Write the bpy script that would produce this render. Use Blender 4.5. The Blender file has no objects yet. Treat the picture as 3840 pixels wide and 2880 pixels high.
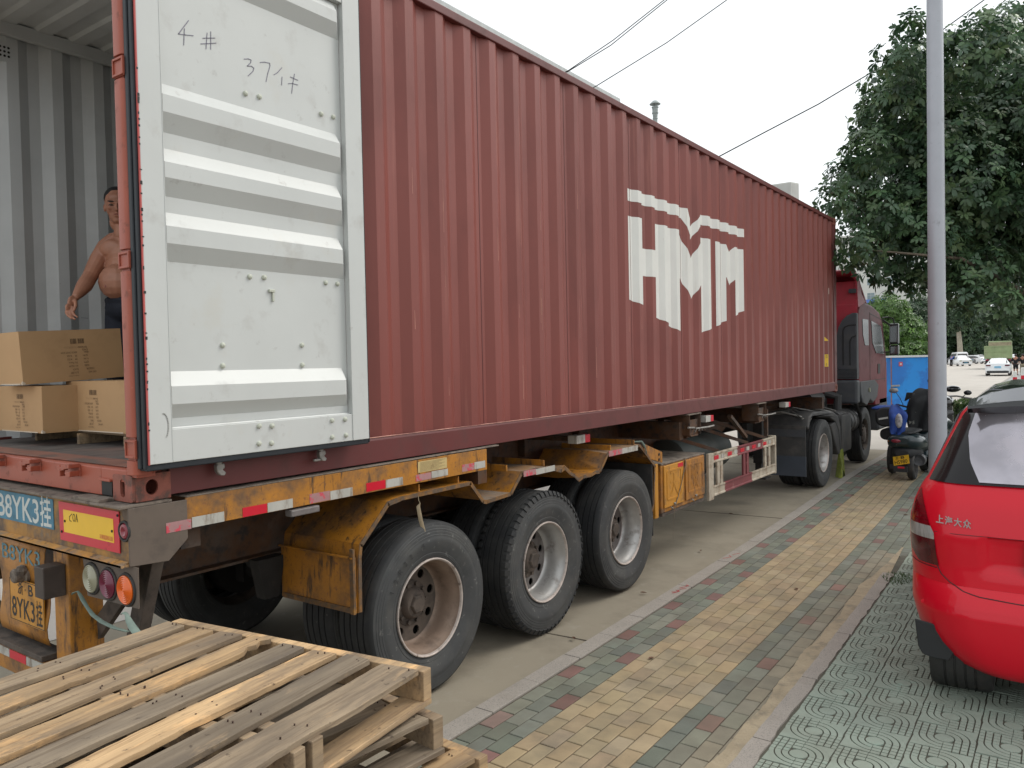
import bpy, bmesh, math, random
from math import sin, cos, pi
from mathutils import Vector, Matrix
from mathutils.geometry import tessellate_polygon
R = math.radians
random.seed(7)
sc = bpy.context.scene
COL = sc.collection

# ---------------------------------------------------------------- camera
cam_d = bpy.data.cameras.new('camera'); cam = bpy.data.objects.new('camera', cam_d); COL.objects.link(cam)
cam_d.sensor_width = 36; cam_d.lens = 27.6; cam_d.clip_start = .05; cam_d.clip_end = 1500
fw = Vector((-0.58583, 0.81004, -0.02523)); rt = Vector((0.81043, 0.58547, -0.02074)); up = Vector((0.00203, 0.03260, 0.99947))
cam.matrix_world = Matrix(((rt.x, up.x, -fw.x, 3.3157), (rt.y, up.y, -fw.y, -1.7743), (rt.z, up.z, -fw.z, 2.0267), (0, 0, 0, 1)))
sc.camera = cam
# ---------------------------------------------------------------- overcast daylight
W = bpy.data.worlds.new('World'); sc.world = W; W.use_nodes = True
wn = W.node_tree; bg = wn.nodes['Background']
sky = wn.nodes.new('ShaderNodeTexSky'); sky.sky_type = 'NISHITA'; sky.sun_disc = False
sky.sun_elevation = R(46); sky.sun_rotation = R(38); sky.air_density = 1.4; sky.dust_density = 6; sky.ozone_density = 1
hs = wn.nodes.new('ShaderNodeHueSaturation'); hs.inputs['Saturation'].default_value = .22
mx = wn.nodes.new('ShaderNodeMix'); mx.data_type = 'RGBA'; mx.inputs[0].default_value = .72
mx.inputs[7].default_value = (11.5, 12.0, 12.3, 1)     # an even white cloud sheet mixed over the sky
wn.links.new(sky.outputs[0], hs.inputs['Color']); wn.links.new(hs.outputs[0], mx.inputs[6]); wn.links.new(mx.outputs[2], bg.inputs[0])
bg.inputs[1].default_value = .10
sun_d = bpy.data.lights.new('sun', 'SUN'); sun = bpy.data.objects.new('sun', sun_d); COL.objects.link(sun)
sun_d.energy = 1.0; sun_d.angle = R(24); sun_d.color = (1, .94, .84)
el, az = R(46), R(38)      # a veiled sun ahead and to the right
sdir = Vector((sin(az) * cos(el), cos(az) * cos(el), sin(el)))
sun.rotation_euler = sdir.to_track_quat('Z', 'Y').to_euler()
sc.view_settings.view_transform = 'Standard'; sc.view_settings.look = 'None'; sc.view_settings.exposure = 0.30; sc.view_settings.gamma = 1
sc.cycles.max_bounces = 8; sc.cycles.diffuse_bounces = 3; sc.cycles.transparent_max_bounces = 8

# ---------------------------------------------------------------- materials
def mat(name, c, rough=.5, metal=0., var=.12, vs=4., dirt=(), bump=None, spec=.5, coat=0., rnd=0., obj=False, stretch=(1, 1, 1), attr=None, trans=0., grain=None):
    m = bpy.data.materials.new(name); m.use_nodes = True
    t = m.node_tree; N = t.nodes; L = t.links; b = N['Principled BSDF']
    if obj:
        tc = N.new('ShaderNodeTexCoord').outputs['Object']
        oi = N.new('ShaderNodeObjectInfo'); ad = N.new('ShaderNodeVectorMath'); ad.operation = 'MULTIPLY_ADD'
        cb = N.new('ShaderNodeCombineXYZ')
        for i in range(3): L.new(oi.outputs['Random'], cb.inputs[i])
        L.new(cb.outputs[0], ad.inputs[0]); ad.inputs[1].default_value = (37, 53, 71); L.new(tc, ad.inputs[2]); src = ad.outputs[0]
    else:
        src = N.new('ShaderNodeNewGeometry').outputs['Position']; oi = None
    def noise(scale, st=(1, 1, 1), det=4, off=0., rgh=.6):
        mp = N.new('ShaderNodeMapping'); mp.inputs['Scale'].default_value = st; mp.inputs['Location'].default_value = (off, off * 1.7, off * .6)
        L.new(src, mp.inputs[0]); n = N.new('ShaderNodeTexNoise'); n.inputs['Scale'].default_value = scale; n.inputs['Detail'].default_value = det
        n.inputs['Roughness'].default_value = rgh
        L.new(mp.outputs[0], n.inputs['Vector']); return n.outputs[0]
    def rng(s, a, b_, c0=0., d=1.):
        r = N.new('ShaderNodeMapRange'); L.new(s, r.inputs[0])
        for i, v in zip((1, 2, 3, 4), (a, b_, c0, d)): r.inputs[i].default_value = v
        return r.outputs[0]
    if attr:
        an = N.new('ShaderNodeAttribute'); an.attribute_name = attr; cur = an.outputs['Color']
    else:
        rg = N.new('ShaderNodeRGB'); rg.outputs[0].default_value = (*c, 1); cur = rg.outputs[0]
    def mixc(fac, a, bcol, mode='MIX'):
        x = N.new('ShaderNodeMix'); x.data_type = 'RGBA'; x.blend_type = mode
        if isinstance(fac, float): x.inputs[0].default_value = fac
        else: L.new(fac, x.inputs[0])
        L.new(a, x.inputs[6])
        if isinstance(bcol, tuple): x.inputs[7].default_value = (*bcol, 1)
        else: L.new(bcol, x.inputs[7])
        return x.outputs[2]
    if var or rnd:
        h = N.new('ShaderNodeHueSaturation'); L.new(cur, h.inputs['Color'])
        v = rng(noise(vs, stretch), .3, .7, 1 - var, 1 + var)
        if rnd:
            if oi is None: oi = N.new('ShaderNodeObjectInfo')
            v2 = rng(oi.outputs['Random'], 0, 1, 1 - rnd, 1 + rnd); mm = N.new('ShaderNodeMath'); mm.operation = 'MULTIPLY'
            L.new(v, mm.inputs[0]); L.new(v2, mm.inputs[1]); v = mm.outputs[0]
        L.new(v, h.inputs['Value']); cur = h.outputs[0]
    if grain:          # wood: fine dark lines along the board (local x)
        g = noise(grain[1], (grain[3] if len(grain) > 3 else .08, 1, 1), 6, 2.)
        cur = mixc(rng(g, .50, .66, 0, grain[2]), cur, grain[0])
        g2 = noise(9, (.12, 1.2, 1), 3, 5.5); cur = mixc(rng(g2, .52, .70, 0, .5), cur, tuple(v * .8 for v in grain[0]))
    rv = rough
    k = 0
    for d in dirt:     # (colour, scale, lo, hi, amount, stretch)
        k += 1
        f = rng(noise(d[1], d[5] if len(d) > 5 else (1, 1, 1), 6, 3.1 * k, .65), d[2], d[3], 0, d[4])
        cur = mixc(f, cur, d[0])
        if k == 1: lf = f
    L.new(cur, b.inputs['Base Color'])
    if dirt and rough < .6:
        L.new(rng(lf, 0, 1, rough, .8), b.inputs['Roughness'])
    else: b.inputs['Roughness'].default_value = rough
    b.inputs['Metallic'].default_value = metal; b.inputs['Specular IOR Level'].default_value = spec
    if coat: b.inputs['Coat Weight'].default_value = coat; b.inputs['Coat Roughness'].default_value = .05
    if trans: b.inputs['Transmission Weight'].default_value = trans
    if bump:
        bp = N.new('ShaderNodeBump'); bp.inputs['Strength'].default_value = bump[1]; bp.inputs['Distance'].default_value = bump[2] if len(bump) > 2 else .01
        L.new(noise(bump[0], bump[3] if len(bump) > 3 else stretch, 5, 9.), bp.inputs['Height']); L.new(bp.outputs[0], b.inputs['Normal'])
    return m
def flat(name, c, rough=.5, metal=0., spec=.5): return mat(name, c, rough, metal, var=0, spec=spec)
BROWN = (.085, .06, .045); SOOT = (.018, .017, .017); RUST = (.16, .065, .03)
M = {}
M['cont'] = mat('container red paint', (.215, .058, .046), .42, var=.10, vs=1.3, stretch=(1, 1, .35), dirt=(((.10, .035, .032), 1.6, .46, .74, .45, (1, 1, .4)), ((.34, .13, .10), 9, .60, .70, .35, (1, 1, .06)), ((.075, .03, .022), 26, .66, .74, .55, (1, 1, .035)), ((.30, .11, .08), 38, .70, .76, .5, (1, 1, .25))), bump=(6, .12, .01), spec=.38)
M['contrail'] = mat('container rail paint', (.12, .026, .024), .5, var=.1, vs=2, dirt=(((.06, .035, .03), 5, .5, .75, .5),), bump=(30, .1, .003))  # shade along the rail is put into this darker copy of the red
M['sill'] = mat('container sill paint', (.34, .080, .045), .45, var=.1, vs=3, dirt=(((.14, .06, .045), 14, .58, .68, .6), ((.46, .2, .14), 40, .66, .72, .5)), bump=(40, .15, .003))
M['casting'] = mat('worn casting paint', (.25, .075, .05), .6, var=.2, vs=12, dirt=(((.07, .045, .035), 16, .5, .62, .8), ((.50, .30, .16), 24, .66, .72, .7)), bump=(60, .3, .004))
M['inner'] = mat('light grey interior paint', (.50, .515, .515), .55, var=.06, vs=2, dirt=(((.16, .15, .14), 9, .68, .76, .55, (1, 1, 1)), ((.30, .31, .31), 2, .5, .8, .4)), bump=(20, .06, .004))
M['door'] = mat('pale grey door paint', (.53, .545, .53), .38, var=.035, vs=2, dirt=(((.33, .31, .285), 5, .58, .76, .45), ((.30, .28, .26), 11, .64, .74, .5), ((.5, .46, .38), 3, .6, .8, .4), ((.18, .17, .17), 55, .74, .78, .6)), bump=(9, .06, .006))
M['gasket'] = mat('black rubber gasket', (.010, .014, .019), .55, var=.15, vs=8, dirt=(((.05, .05, .05), 14, .6, .75, .3),))
M['floor_wood'] = mat('worn container floor', (.13, .115, .105), .8, var=.25, vs=6, stretch=(3, .6, 1), dirt=(((.05, .045, .045), 20, .52, .62, .7, (1, .2, 1)), ((.27, .15, .12), 2.5, .5, .7, .45)), bump=(30, .4, .006, (1, .2, 1)))
M['logo'] = mat('white logo paint', (.66, .67, .63), .42, var=.04, vs=3, dirt=(((.45, .42, .33), 8, .6, .72, .4, (1, 1, .08)), ((.33, .18, .14), 30, .72, .76, .5, (1, 1, .15))))
M['marker'] = flat('marker ink', (.22, .21, .26), .8)
M['bolt'] = mat('bolt cap paint', (.50, .52, .44), .5, var=.1, vs=40)
M['cam'] = mat('galvanised steel', (.28, .27, .25), .5, .5, var=.2, vs=30)
M['orange'] = mat('weathered orange paint', (.40, .165, .018), .5, var=.16, vs=5, dirt=((BROWN, 4, .46, .66, .85), (SOOT, 21, .56, .66, .85, (1, 1, .16)), (RUST, 34, .58, .68, .8), ((.10, .06, .03), 60, .60, .68, .7)), bump=(35, .25, .004))
M['orange_deep'] = mat('grimy orange underside paint', (.085, .034, .010), .65, var=.2, vs=5, dirt=((BROWN, 4, .42, .62, .9), (SOOT, 12, .5, .65, .85)), bump=(30, .3, .004))  # darker copy of the orange; underside shade is put into the colour, beside grime
M['dust_orange'] = mat('dust covered orange plate', (.26, .13, .045), .85, var=.2, vs=7, dirt=(((.20, .16, .125), 5, .38, .58, .85), ((.08, .06, .05), 16, .58, .68, .7)), bump=(30, .4, .006))
M['lip_rust'] = mat('rusted orange rim', (.20, .095, .025), .7, var=.25, vs=12, dirt=(((.08, .06, .045), 16, .40, .56, .85), ((.40, .20, .04), 9, .60, .70, .6)), bump=(50, .4, .004))
M['orange_bright'] = mat('toolbox orange paint', (.50, .225, .022), .5, var=.08, vs=4, dirt=((BROWN, 6, .55, .72, .7), (SOOT, 25, .66, .72, .8)), bump=(12, .15, .006))
M['grime'] = mat('mud coated steel', (.085, .066, .053), .85, var=.25, vs=6, dirt=(((.030, .025, .022), 9, .48, .62, .8), ((.19, .14, .10), 4, .6, .75, .5)), bump=(45, .4, .005))
M['grime_top'] = mat('dusty steel top', (.19, .155, .125), .9, var=.2, vs=8, dirt=(((.07, .055, .045), 14, .5, .62, .8),), bump=(60, .5, .005))
M['plate_steel'] = mat('brown corner plate', (.120, .092, .072), .6, var=.12, vs=4, dirt=(((.06, .048, .04), 7, .5, .7, .7), ((.25, .21, .17), 40, .68, .74, .5)), bump=(20, .1, .003))
M['dark'] = mat('oily dark steel', (.012, .011, .010), .75, var=.3, vs=8, dirt=(((.035, .025, .02), 8, .55, .7, .6),), bump=(30, .3, .005))  # near black because the shade under the trailer is put into the colour
M['tyre'] = mat('tyre rubber', (.016, .017, .018), .75, var=.15, vs=9, dirt=(((.045, .043, .040), 5, .45, .7, .6), ((.13, .125, .11), 24, .64, .72, .5)), bump=(50, .12, .003))
M['tyre_side'] = mat('dusty sidewall rubber', (.044, .046, .047), .72, var=.15, vs=7, dirt=(((.085, .083, .076), 4, .45, .7, .6), ((.20, .20, .185), 22, .60, .70, .55)), bump=(30, .1, .003))
M['rim_rust'] = mat('brown dusty rim', (.22, .155, .115), .6, .1, var=.15, vs=8, dirt=(((.10, .07, .055), 10, .5, .68, .7), ((.33, .25, .19), 5, .55, .7, .5)), bump=(30, .1, .003))
M['rim_disc'] = mat('dark wheel disc', (.10, .078, .062), .7, .1, var=.2, vs=10, dirt=(((.04, .034, .03), 8, .5, .65, .7),))
M['rim_silver'] = mat('silver rim paint', (.40, .39, .375), .40, .5, var=.12, vs=8, dirt=(((.15, .12, .10), 8, .55, .7, .7),))
M['rim_edge'] = mat('bare rim lip', (.46, .40, .36), .5, .3, var=.2, vs=25, dirt=(((.12, .08, .06), 20, .58, .68, .8),))
M['red_ref'] = mat('red reflective tape', (.55, .010, .028), .35, var=.05, dirt=(((.22, .05, .05), 14, .62, .7, .6),))
M['white_ref'] = mat('silver reflective tape', (.42, .41, .37), .5, var=.1, vs=9, dirt=(((.18, .13, .09), 16, .52, .64, .75, (1, 1, .3)),))
M['pink_ref'] = mat('worn pink tape', (.36, .19, .19), .6, var=.1, vs=20, dirt=(((.55, .05, .08), 26, .54, .58, .9),))
M['sign_yellow'] = mat('yellow reflective plate', (.80, .48, .015), .4, var=.06, dirt=(((.35, .22, .05), 11, .64, .72, .5),))
M['sign_blue'] = mat('faded blue paint', (.055, .19, .28), .6, var=.25, vs=14, dirt=(((.20, .13, .05), 18, .60, .68, .8), ((.30, .36, .38), 8, .62, .72, .6)))
M['ink'] = flat('black lettering', (.012, .012, .012), .6)
M['stencil_white'] = mat('stencil white', (.55, .58, .56), .7, var=.1, dirt=(((.10, .2, .26), 30, .6, .66, .8),))
M['stencil_blue'] = mat('stencil blue', (.09, .20, .24), .7, var=.2, dirt=(((.4, .19, .04), 30, .56, .62, .8),))
M['lens_red'] = mat('dusty red lens', (.22, .012, .03), .3, var=.1, coat=.4, dirt=(((.14, .07, .06), 9, .5, .8, .5),))
M['lens_dark'] = mat('magenta lens', (.15, .006, .035), .3, var=.1, coat=.4)
M['lens_orange'] = mat('orange lens', (.75, .13, .006), .3, var=.06, coat=.4)
M['lens_white'] = mat('clear ribbed lens', (.32, .31, .22), .35, var=.1, coat=.4)
M['rubber'] = mat('black rubber', (.03, .029, .028), .7, var=.2, dirt=(((.10, .08, .07), 7, .5, .7, .5),))
M['strap_green'] = mat('faded green strap', (.15, .20, .17), .7, var=.2, vs=20)
M['strap_tan'] = mat('frayed tan strap', (.28, .22, .14), .8, var=.2, vs=20)
M['card'] = mat('corrugated cardboard', (.47, .29, .145), .8, var=.05, vs=3, dirt=(((.33, .19, .09), 5, .55, .75, .4),), bump=(8, .08, .006))
M['card_edge'] = mat('cardboard edge', (.55, .38, .22), .85, var=.1, vs=20)
M['tape'] = mat('clear packing tape', (.62, .52, .40), .2, var=.05)
M['card_ink'] = mat('printed grey ink', (.12, .075, .04), .8, var=.1)
M['skin'] = mat('sun tanned skin', (.38, .175, .11), .45, var=.12, vs=9, dirt=(((.26, .10, .06), 4, .5, .7, .5),), bump=(120, .08, .002))
M['hair'] = mat('black hair', (.010, .010, .011), .55, var=.2, vs=60)
M['pants'] = mat('navy work trousers', (.012, .016, .028), .8, var=.25, vs=12, bump=(20, .4, .01))
M['lip'] = flat('lips', (.25, .075, .06), .5); M['eye'] = flat('dark eye', (.012, .010, .010), .2)
WOOD = ((.44, .29, .15), (.37, .265, .16), (.56, .375, .20), (.23, .18, .125), (.32, .24, .155))
for i, c in enumerate(WOOD):
    M['wood%d' % i] = mat('pallet wood %s' % ('straw', 'sand', 'fresh', 'grey', 'weathered')[i], c, .8, var=.22, vs=3.5, obj=True, stretch=(.4, 2.2, 1), rnd=.10,
        grain=((c[0] * .55, c[1] * .50, c[2] * .46), 70, .85, .035), dirt=(((.115, .09, .068), 5, .42, .66, .78, (.3, 1.4, 1)), ((.06, .040, .028), 24, .63, .70, .75), ((c[0] * 1.5, c[1] * 1.35, c[2] * 1.15), 9, .57, .66, .6, (.35, 1, 1)), ((.10, .07, .05), 80, .62, .70, .5, (.2, 1, 1))), bump=(40, .5, .004, (.06, 1, 1)))
M['concrete'] = mat('road concrete', (.262, .228, .172), .85, var=.10, vs=.7, dirt=(((.15, .128, .095), 2.3, .50, .72, .5), ((.34, .31, .26), 6, .58, .7, .35), ((.12, .11, .09), 60, .64, .7, .35)), bump=(120, .25, .004))
M['kerb'] = mat('granite kerb', (.31, .28, .245), .8, var=.08, vs=3, dirt=(((.14, .13, .125), 130, .55, .60, .65), ((.44, .41, .38), 100, .60, .66, .5), ((.2, .17, .13), 4, .55, .75, .4)), bump=(90, .3, .003))
M['paver'] = mat('concrete pavers', (1, 1, 1), .85, var=.14, vs=5, attr='Col', dirt=(((.12, .105, .08), 3.2, .48, .72, .55), ((.45, .45, .40), 150, .70, .72, .7), ((.05, .045, .04), 28, .70, .74, .6)), bump=(120, .35, .003))
M['joint'] = mat('dirty sand joints', (.085, .070, .050), .95, var=.3, vs=20, dirt=(((.20, .16, .11), 3, .5, .7, .6),), bump=(80, .5, .006))
M['sand'] = mat('cement smear', (.34, .28, .19), .9, var=.14, vs=4, dirt=(((.17, .15, .115), 8, .5, .66, .6), ((.42, .36, .26), 15, .58, .68, .5)), bump=(50, .6, .01))
M['tile'] = mat('green patterned tile', (.275, .325, .27), .8, var=.14, vs=3, dirt=(((.22, .235, .19), 2.5, .45, .7, .7), ((.28, .44, .36), 6, .62, .74, .5), ((.07, .07, .055), 50, .68, .73, .5)), bump=(90, .25, .003))
M['tile_base'] = mat('tile grooves', (.085, .08, .06), .9, var=.2, vs=8, bump=(60, .3, .004))
M['pole'] = mat('galvanised pole paint', (.40, .42, .46), .42, .15, var=.05, vs=3, dirt=(((.20, .20, .205), 8, .62, .72, .5), ((.10, .10, .10), 26, .72, .76, .6)), bump=(25, .05, .003))
M['leaf'] = mat('glossy leaves', (1, 1, 1), .40, var=0, attr='Col', spec=.55)
_t = M['leaf'].node_tree; _b = _t.nodes['Principled BSDF']; _o = _t.nodes['Material Output']; _tr = _t.nodes.new('ShaderNodeBsdfTranslucent'); _ms = _t.nodes.new('ShaderNodeMixShader'); _ms.inputs[0].default_value = .28
_t.links.new(_t.nodes['Attribute'].outputs['Color'], _tr.inputs[0]); _t.links.new(_b.outputs[0], _ms.inputs[1]); _t.links.new(_tr.outputs[0], _ms.inputs[2]); _t.links.new(_ms.outputs[0], _o.inputs[0])
M['bark'] = mat('bark', (.12, .095, .07), .9, var=.3, vs=9, bump=(20, .6, .02))
M['carred'] = mat('red car paint', (.66, .002, .018), .38, var=.0, coat=.42, spec=.25, dirt=(((.60, .05, .07), 9, .60, .8, .25, (1, 1, .12)),))
M['glass_dark'] = mat('dark tinted glass', (.020, .017, .018), .05, var=0, spec=.8)
M['black_gloss'] = mat('black gloss plastic', (.010, .011, .013), .15, var=0, coat=.5)
M['black_plastic'] = mat('black plastic', (.020, .021, .023), .6, var=.1)
M['chrome'] = flat('chrome', (.62, .62, .62), .15, 1.)
M['steel'] = mat('bare steel', (.35, .34, .33), .4, .7, var=.15, vs=20)

# ---------------------------------------------------------------- mesh collector
def nv(v): return Vector(v)
class MB:
    def __init__(s): s.v = []; s.f = []; s.m = []; s.sm = []; s.c = []
    def add(s, vs, fs, mi=0, smooth=False, c=None):
        o = len(s.v); s.v += [tuple(v) for v in vs]
        for f in fs: s.f.append([i + o for i in f]); s.m.append(mi); s.sm.append(smooth); s.c.append(c)
        return s
    def box(s, x0, x1, y0, y1, z0, z1, mi=0, c=None):
        return s.hexa([(x0, y0, z0), (x1, y0, z0), (x1, y1, z0), (x0, y1, z0), (x0, y0, z1), (x1, y0, z1), (x1, y1, z1), (x0, y1, z1)], mi, c)
    def hexa(s, p, mi=0, c=None):
        return s.add(p, [(0, 3, 2, 1), (4, 5, 6, 7), (0, 1, 5, 4), (1, 2, 6, 5), (2, 3, 7, 6), (3, 0, 4, 7)], mi, False, c)
    def bar(s, a, b, w, h, mi=0, roll=0., upv=(0, 0, 1)):
        a, b = nv(a), nv(b); d = (b - a).normalized(); u = nv(upv)
        if abs(d.dot(u)) > .98: u = Vector((0, 1, 0))
        x = d.cross(u).normalized(); z = x.cross(d).normalized()
        if roll: q = Matrix.Rotation(roll, 3, d); x = q @ x; z = q @ z
        P = []
        for e in (a, b):
            for sx, sz in ((-1, -1), (1, -1), (1, 1), (-1, 1)): P.append(e + x * sx * w / 2 + z * sz * h / 2)
        return s.add(P, [(0, 1, 2, 3), (7, 6, 5, 4), (0, 4, 5, 1), (1, 5, 6, 2), (2, 6, 7, 3), (3, 7, 4, 0)], mi)
    def prism(s, pts, axis, a, b, mi=0, smooth=False):
        # pts: closed outline (u,v); extruded along axis from a to b
        def P(u, v, w): return {'x': (w, u, v), 'y': (u, w, v), 'z': (u, v, w)}[axis]
        n = len(pts); V = [P(u, v, a) for u, v in pts] + [P(u, v, b) for u, v in pts]
        s.add(V, [(i, (i + 1) % n, n + (i + 1) % n, n + i) for i in range(n)], mi, smooth)
        tri = tessellate_polygon([[Vector((u, v, 0)) for u, v in pts]])
        o = len(s.v) - 2 * n
        for t in tri:
            s.f.append([o + t[0], o + t[2], o + t[1]]); s.m.append(mi); s.sm.append(False); s.c.append(None)
            s.f.append([o + n + i for i in t]); s.m.append(mi); s.sm.append(False); s.c.append(None)
        return s
    def holed(s, outer, holes, axis, a, b, mi=0):
        # plate with holes, thickness a..b along axis
        def P(u, v, w): return {'x': (w, u, v), 'y': (u, w, v), 'z': (u, v, w)}[axis]
        loops = [outer] + list(holes)
        flatp = [p for l in loops for p in l]; n = len(flatp)
        tri = tessellate_polygon([[Vector((u, v, 0)) for u, v in l] for l in loops])
        V = [P(u, v, a) for u, v in flatp] + [P(u, v, b) for u, v in flatp]
        F = [(t[0], t[2], t[1]) for t in tri] + [tuple(n + i for i in t) for t in tri]
        o = 0
        for l in loops:
            k = len(l)
            F += [(o + i, o + (i + 1) % k, n + o + (i + 1) % k, n + o + i) for i in range(k)]; o += k
        return s.add(V, F, mi)
    def lathe(s, prof, c, n=32, axis='x', mi=0, smooth=True, mis=None, caps=False, a0=0., a1=2 * pi):
        # prof: (offset along axis, radius)
        full = abs(a1 - a0 - 2 * pi) < 1e-6; V = []; k = len(prof); m_ = n if full else n + 1
        for j in range(m_):
            t = a0 + (a1 - a0) * j / n
            for o, r in prof:
                u, v = r * cos(t), r * sin(t)
                p = {'x': (o, u, v), 'y': (u, o, v), 'z': (u, v, o)}[axis]
                V.append((p[0] + c[0], p[1] + c[1], p[2] + c[2]))
        base = len(s.v)
        s.v += V
        for j in range(n):
            j2 = (j + 1) % m_
            for i in range(k - 1):
                s.f.append([base + j * k + i, base + j * k + i + 1, base + j2 * k + i + 1, base + j2 * k + i])
                s.m.append(mis[i] if mis else mi); s.sm.append(smooth); s.c.append(None)
        if caps:
            for i in (0, k - 1):
                s.f.append([base + j * k + i for j in range(n)]); s.m.append(mi); s.sm.append(False); s.c.append(None)
        return s
    def tube(s, pts, r, n=8, mi=0, closed=False, flatten=1.):
        pts = [nv(p) for p in pts]; K = len(pts); rs = r if isinstance(r, (list, tuple)) else [r] * K
        prev = None; V = []
        for i, p in enumerate(pts):
            d = (pts[min(i + 1, K - 1)] - pts[max(i - 1, 0)])
            if d.length < 1e-9: d = Vector((0, 0, 1))
            d.normalize()
            if prev is None:
                u = d.cross(Vector((0, 0, 1)))
                if u.length < .1: u = d.cross(Vector((0, 1, 0)))
            else: u = prev - d * prev.dot(d)
            u.normalize(); prev = u; w = d.cross(u)
            for j in range(n):
                a = 2 * pi * j / n; V.append(p + u * cos(a) * rs[i] + w * sin(a) * rs[i] * flatten)
        F = []
        for i in range(K - 1):
            for j in range(n): F.append((i * n + j, i * n + (j + 1) % n, (i + 1) * n + (j + 1) % n, (i + 1) * n + j))
        s.add(V, F, mi, True)
        s.add(V[:n], [tuple(range(n))[::-1]], mi); s.add(V[-n:], [tuple(range(n))], mi)
        return s
    def cyl(s, a, b, r, r2=None, n=20, mi=0): return s.tube([a, b], [r, r if r2 is None else r2], n, mi)
    def ball(s, c, r, n=12, mi=0, sc_=(1, 1, 1), half=False):
        V = []; F = []; m_ = n // 2
        for i in range(m_ + 1):
            th = pi * i / m_ * (.5 if half else 1)
            for j in range(n):
                ph = 2 * pi * j / n
                V.append((c[0] + r * sc_[0] * sin(th) * cos(ph), c[1] + r * sc_[1] * sin(th) * sin(ph), c[2] + r * sc_[2] * cos(th)))
        for i in range(m_):
            for j in range(n): F.append((i * n + j, (i + 1) * n + j, (i + 1) * n + (j + 1) % n, i * n + (j + 1) % n))
        return s.add(V, F, mi, True)
    def quad(s, p, mi=0, c=None): return s.add(p, [tuple(range(len(p)))], mi, False, c)
    def stroke(s, pts, w, h=.0008, nrm=(1, 0, 0), mi=0):
        # ribbon lying on a surface of the given normal
        n = nv(nrm); P = [nv(p) for p in pts]
        for a, b in zip(P, P[1:]):
            d = (b - a).normalized(); x = d.cross(n).normalized() * w / 2; e = d * w * .3
            q = [a - e - x, a - e + x, b + e + x, b + e - x]
            s.add(q + [v + n * h for v in q], [(0, 1, 2, 3), (7, 6, 5, 4), (0, 4, 5, 1), (1, 5, 6, 2), (2, 6, 7, 3), (3, 7, 4, 0)], mi)
        return s
    def text(s, body, size, o, ux, uy, mi=0, ext=.0006, width=None, bold=0., align='LEFT', space=1.):
        # size = capital height in metres; baseline starts at o
        cu = bpy.data.curves.new('lettering', 'FONT'); cu.body = body; cu.resolution_u = 3; cu.size = 1; cu.offset = bold; cu.space_character = space
        ob = bpy.data.objects.new('lettering', cu); COL.objects.link(ob); bpy.context.view_layer.update()
        me = bpy.data.meshes.new_from_object(ob.evaluated_get(bpy.context.evaluated_depsgraph_get()))
        ux, uy = nv(ux).normalized(), nv(uy).normalized(); n = ux.cross(uy)
        k = size / .69; xs = [v.co.x for v in me.vertices]; x0, x1 = min(xs), max(xs)
        kx = (width / (x1 - x0)) if width else k
        off = -(x0 + x1) / 2 if align == 'CENTER' else -x0
        o = nv(o)
        V = [o + ux * (v.co.x + off) * kx + uy * v.co.y * k + n * ext for v in me.vertices]
        s.add(V, [tuple(p.vertices) for p in me.polygons], mi)
        bpy.data.objects.remove(ob); bpy.data.curves.remove(cu); bpy.data.meshes.remove(me)
        return s
    def build(s, name, mats, parent=None, smooth=None, bevel=0., segs=2, angle=35, solid=0.):
        me = bpy.data.meshes.new(name)
        off = Vector((0, 0, 0))
        pp = parent; loc_ = False
        while pp is not None:
            loc_ = loc_ or bool(pp.get('_local')); pp = pp.parent
        if parent is not None and not loc_: off = world_of(parent)
        me.from_pydata([(v[0] - off.x, v[1] - off.y, v[2] - off.z) for v in s.v], [], s.f)
        if not isinstance(mats, (list, tuple)): mats = [mats]
        for m_ in mats: me.materials.append(m_ if not isinstance(m_, str) else M[m_])
        me.polygons.foreach_set('material_index', s.m)
        me.polygons.foreach_set('use_smooth', [bool(x) or bool(smooth) for x in s.sm])
        if any(c is not None for c in s.c):
            ca = me.color_attributes.new('Col', 'FLOAT_COLOR', 'CORNER')
            buf = []
            for p, c in zip(s.f, s.c): buf += ([*(c or (.2, .2, .2)), 1.] * len(p))
            ca.data.foreach_set('color', buf)
        me.update()
        if any(s.sm) or smooth: me.set_sharp_from_angle(angle=R(angle))
        ob = bpy.data.objects.new(name, me); COL.objects.link(ob)
        if parent is not None: ob.parent = parent
        if solid:
            so = ob.modifiers.new('thickness', 'SOLIDIFY'); so.thickness = solid; so.offset = 0
        if bevel:
            bv = ob.modifiers.new('bevel', 'BEVEL'); bv.width = bevel; bv.segments = segs; bv.limit_method = 'ANGLE'; bv.angle_limit = R(40); bv.use_clamp_overlap = True
            bv.harden_normals = False
        return ob
def world_of(o):
    v = Vector((0, 0, 0))
    while o is not None: v += Vector(o.location); o = o.parent
    return v
def tag(o, label=None, cat=None, group=None, kind=None):
    if label: o['label'] = label
    if cat: o['category'] = cat
    if group: o['group'] = group
    if kind: o['kind'] = kind
    return o
def thing(name, label, cat, loc=(0, 0, 0), group=None):
    o = bpy.data.objects.new(name, None); COL.objects.link(o); o.location = loc; o.empty_display_size = .2
    return tag(o, label, cat, group)
def kids(o): return [c for c in bpy.data.objects if c.parent == o]
def copy_tree(o, parent=None):
    c = o.copy(); COL.objects.link(c); c.parent = parent
    for ch in kids(o): copy_tree(ch, c)
    return c
def ring(cx, cy, r, n=16, a0=0., ry=None): return [(cx + r * cos(a0 + 2 * pi * i / n), cy + (ry or r) * sin(a0 + 2 * pi * i / n)) for i in range(n)]
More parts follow.
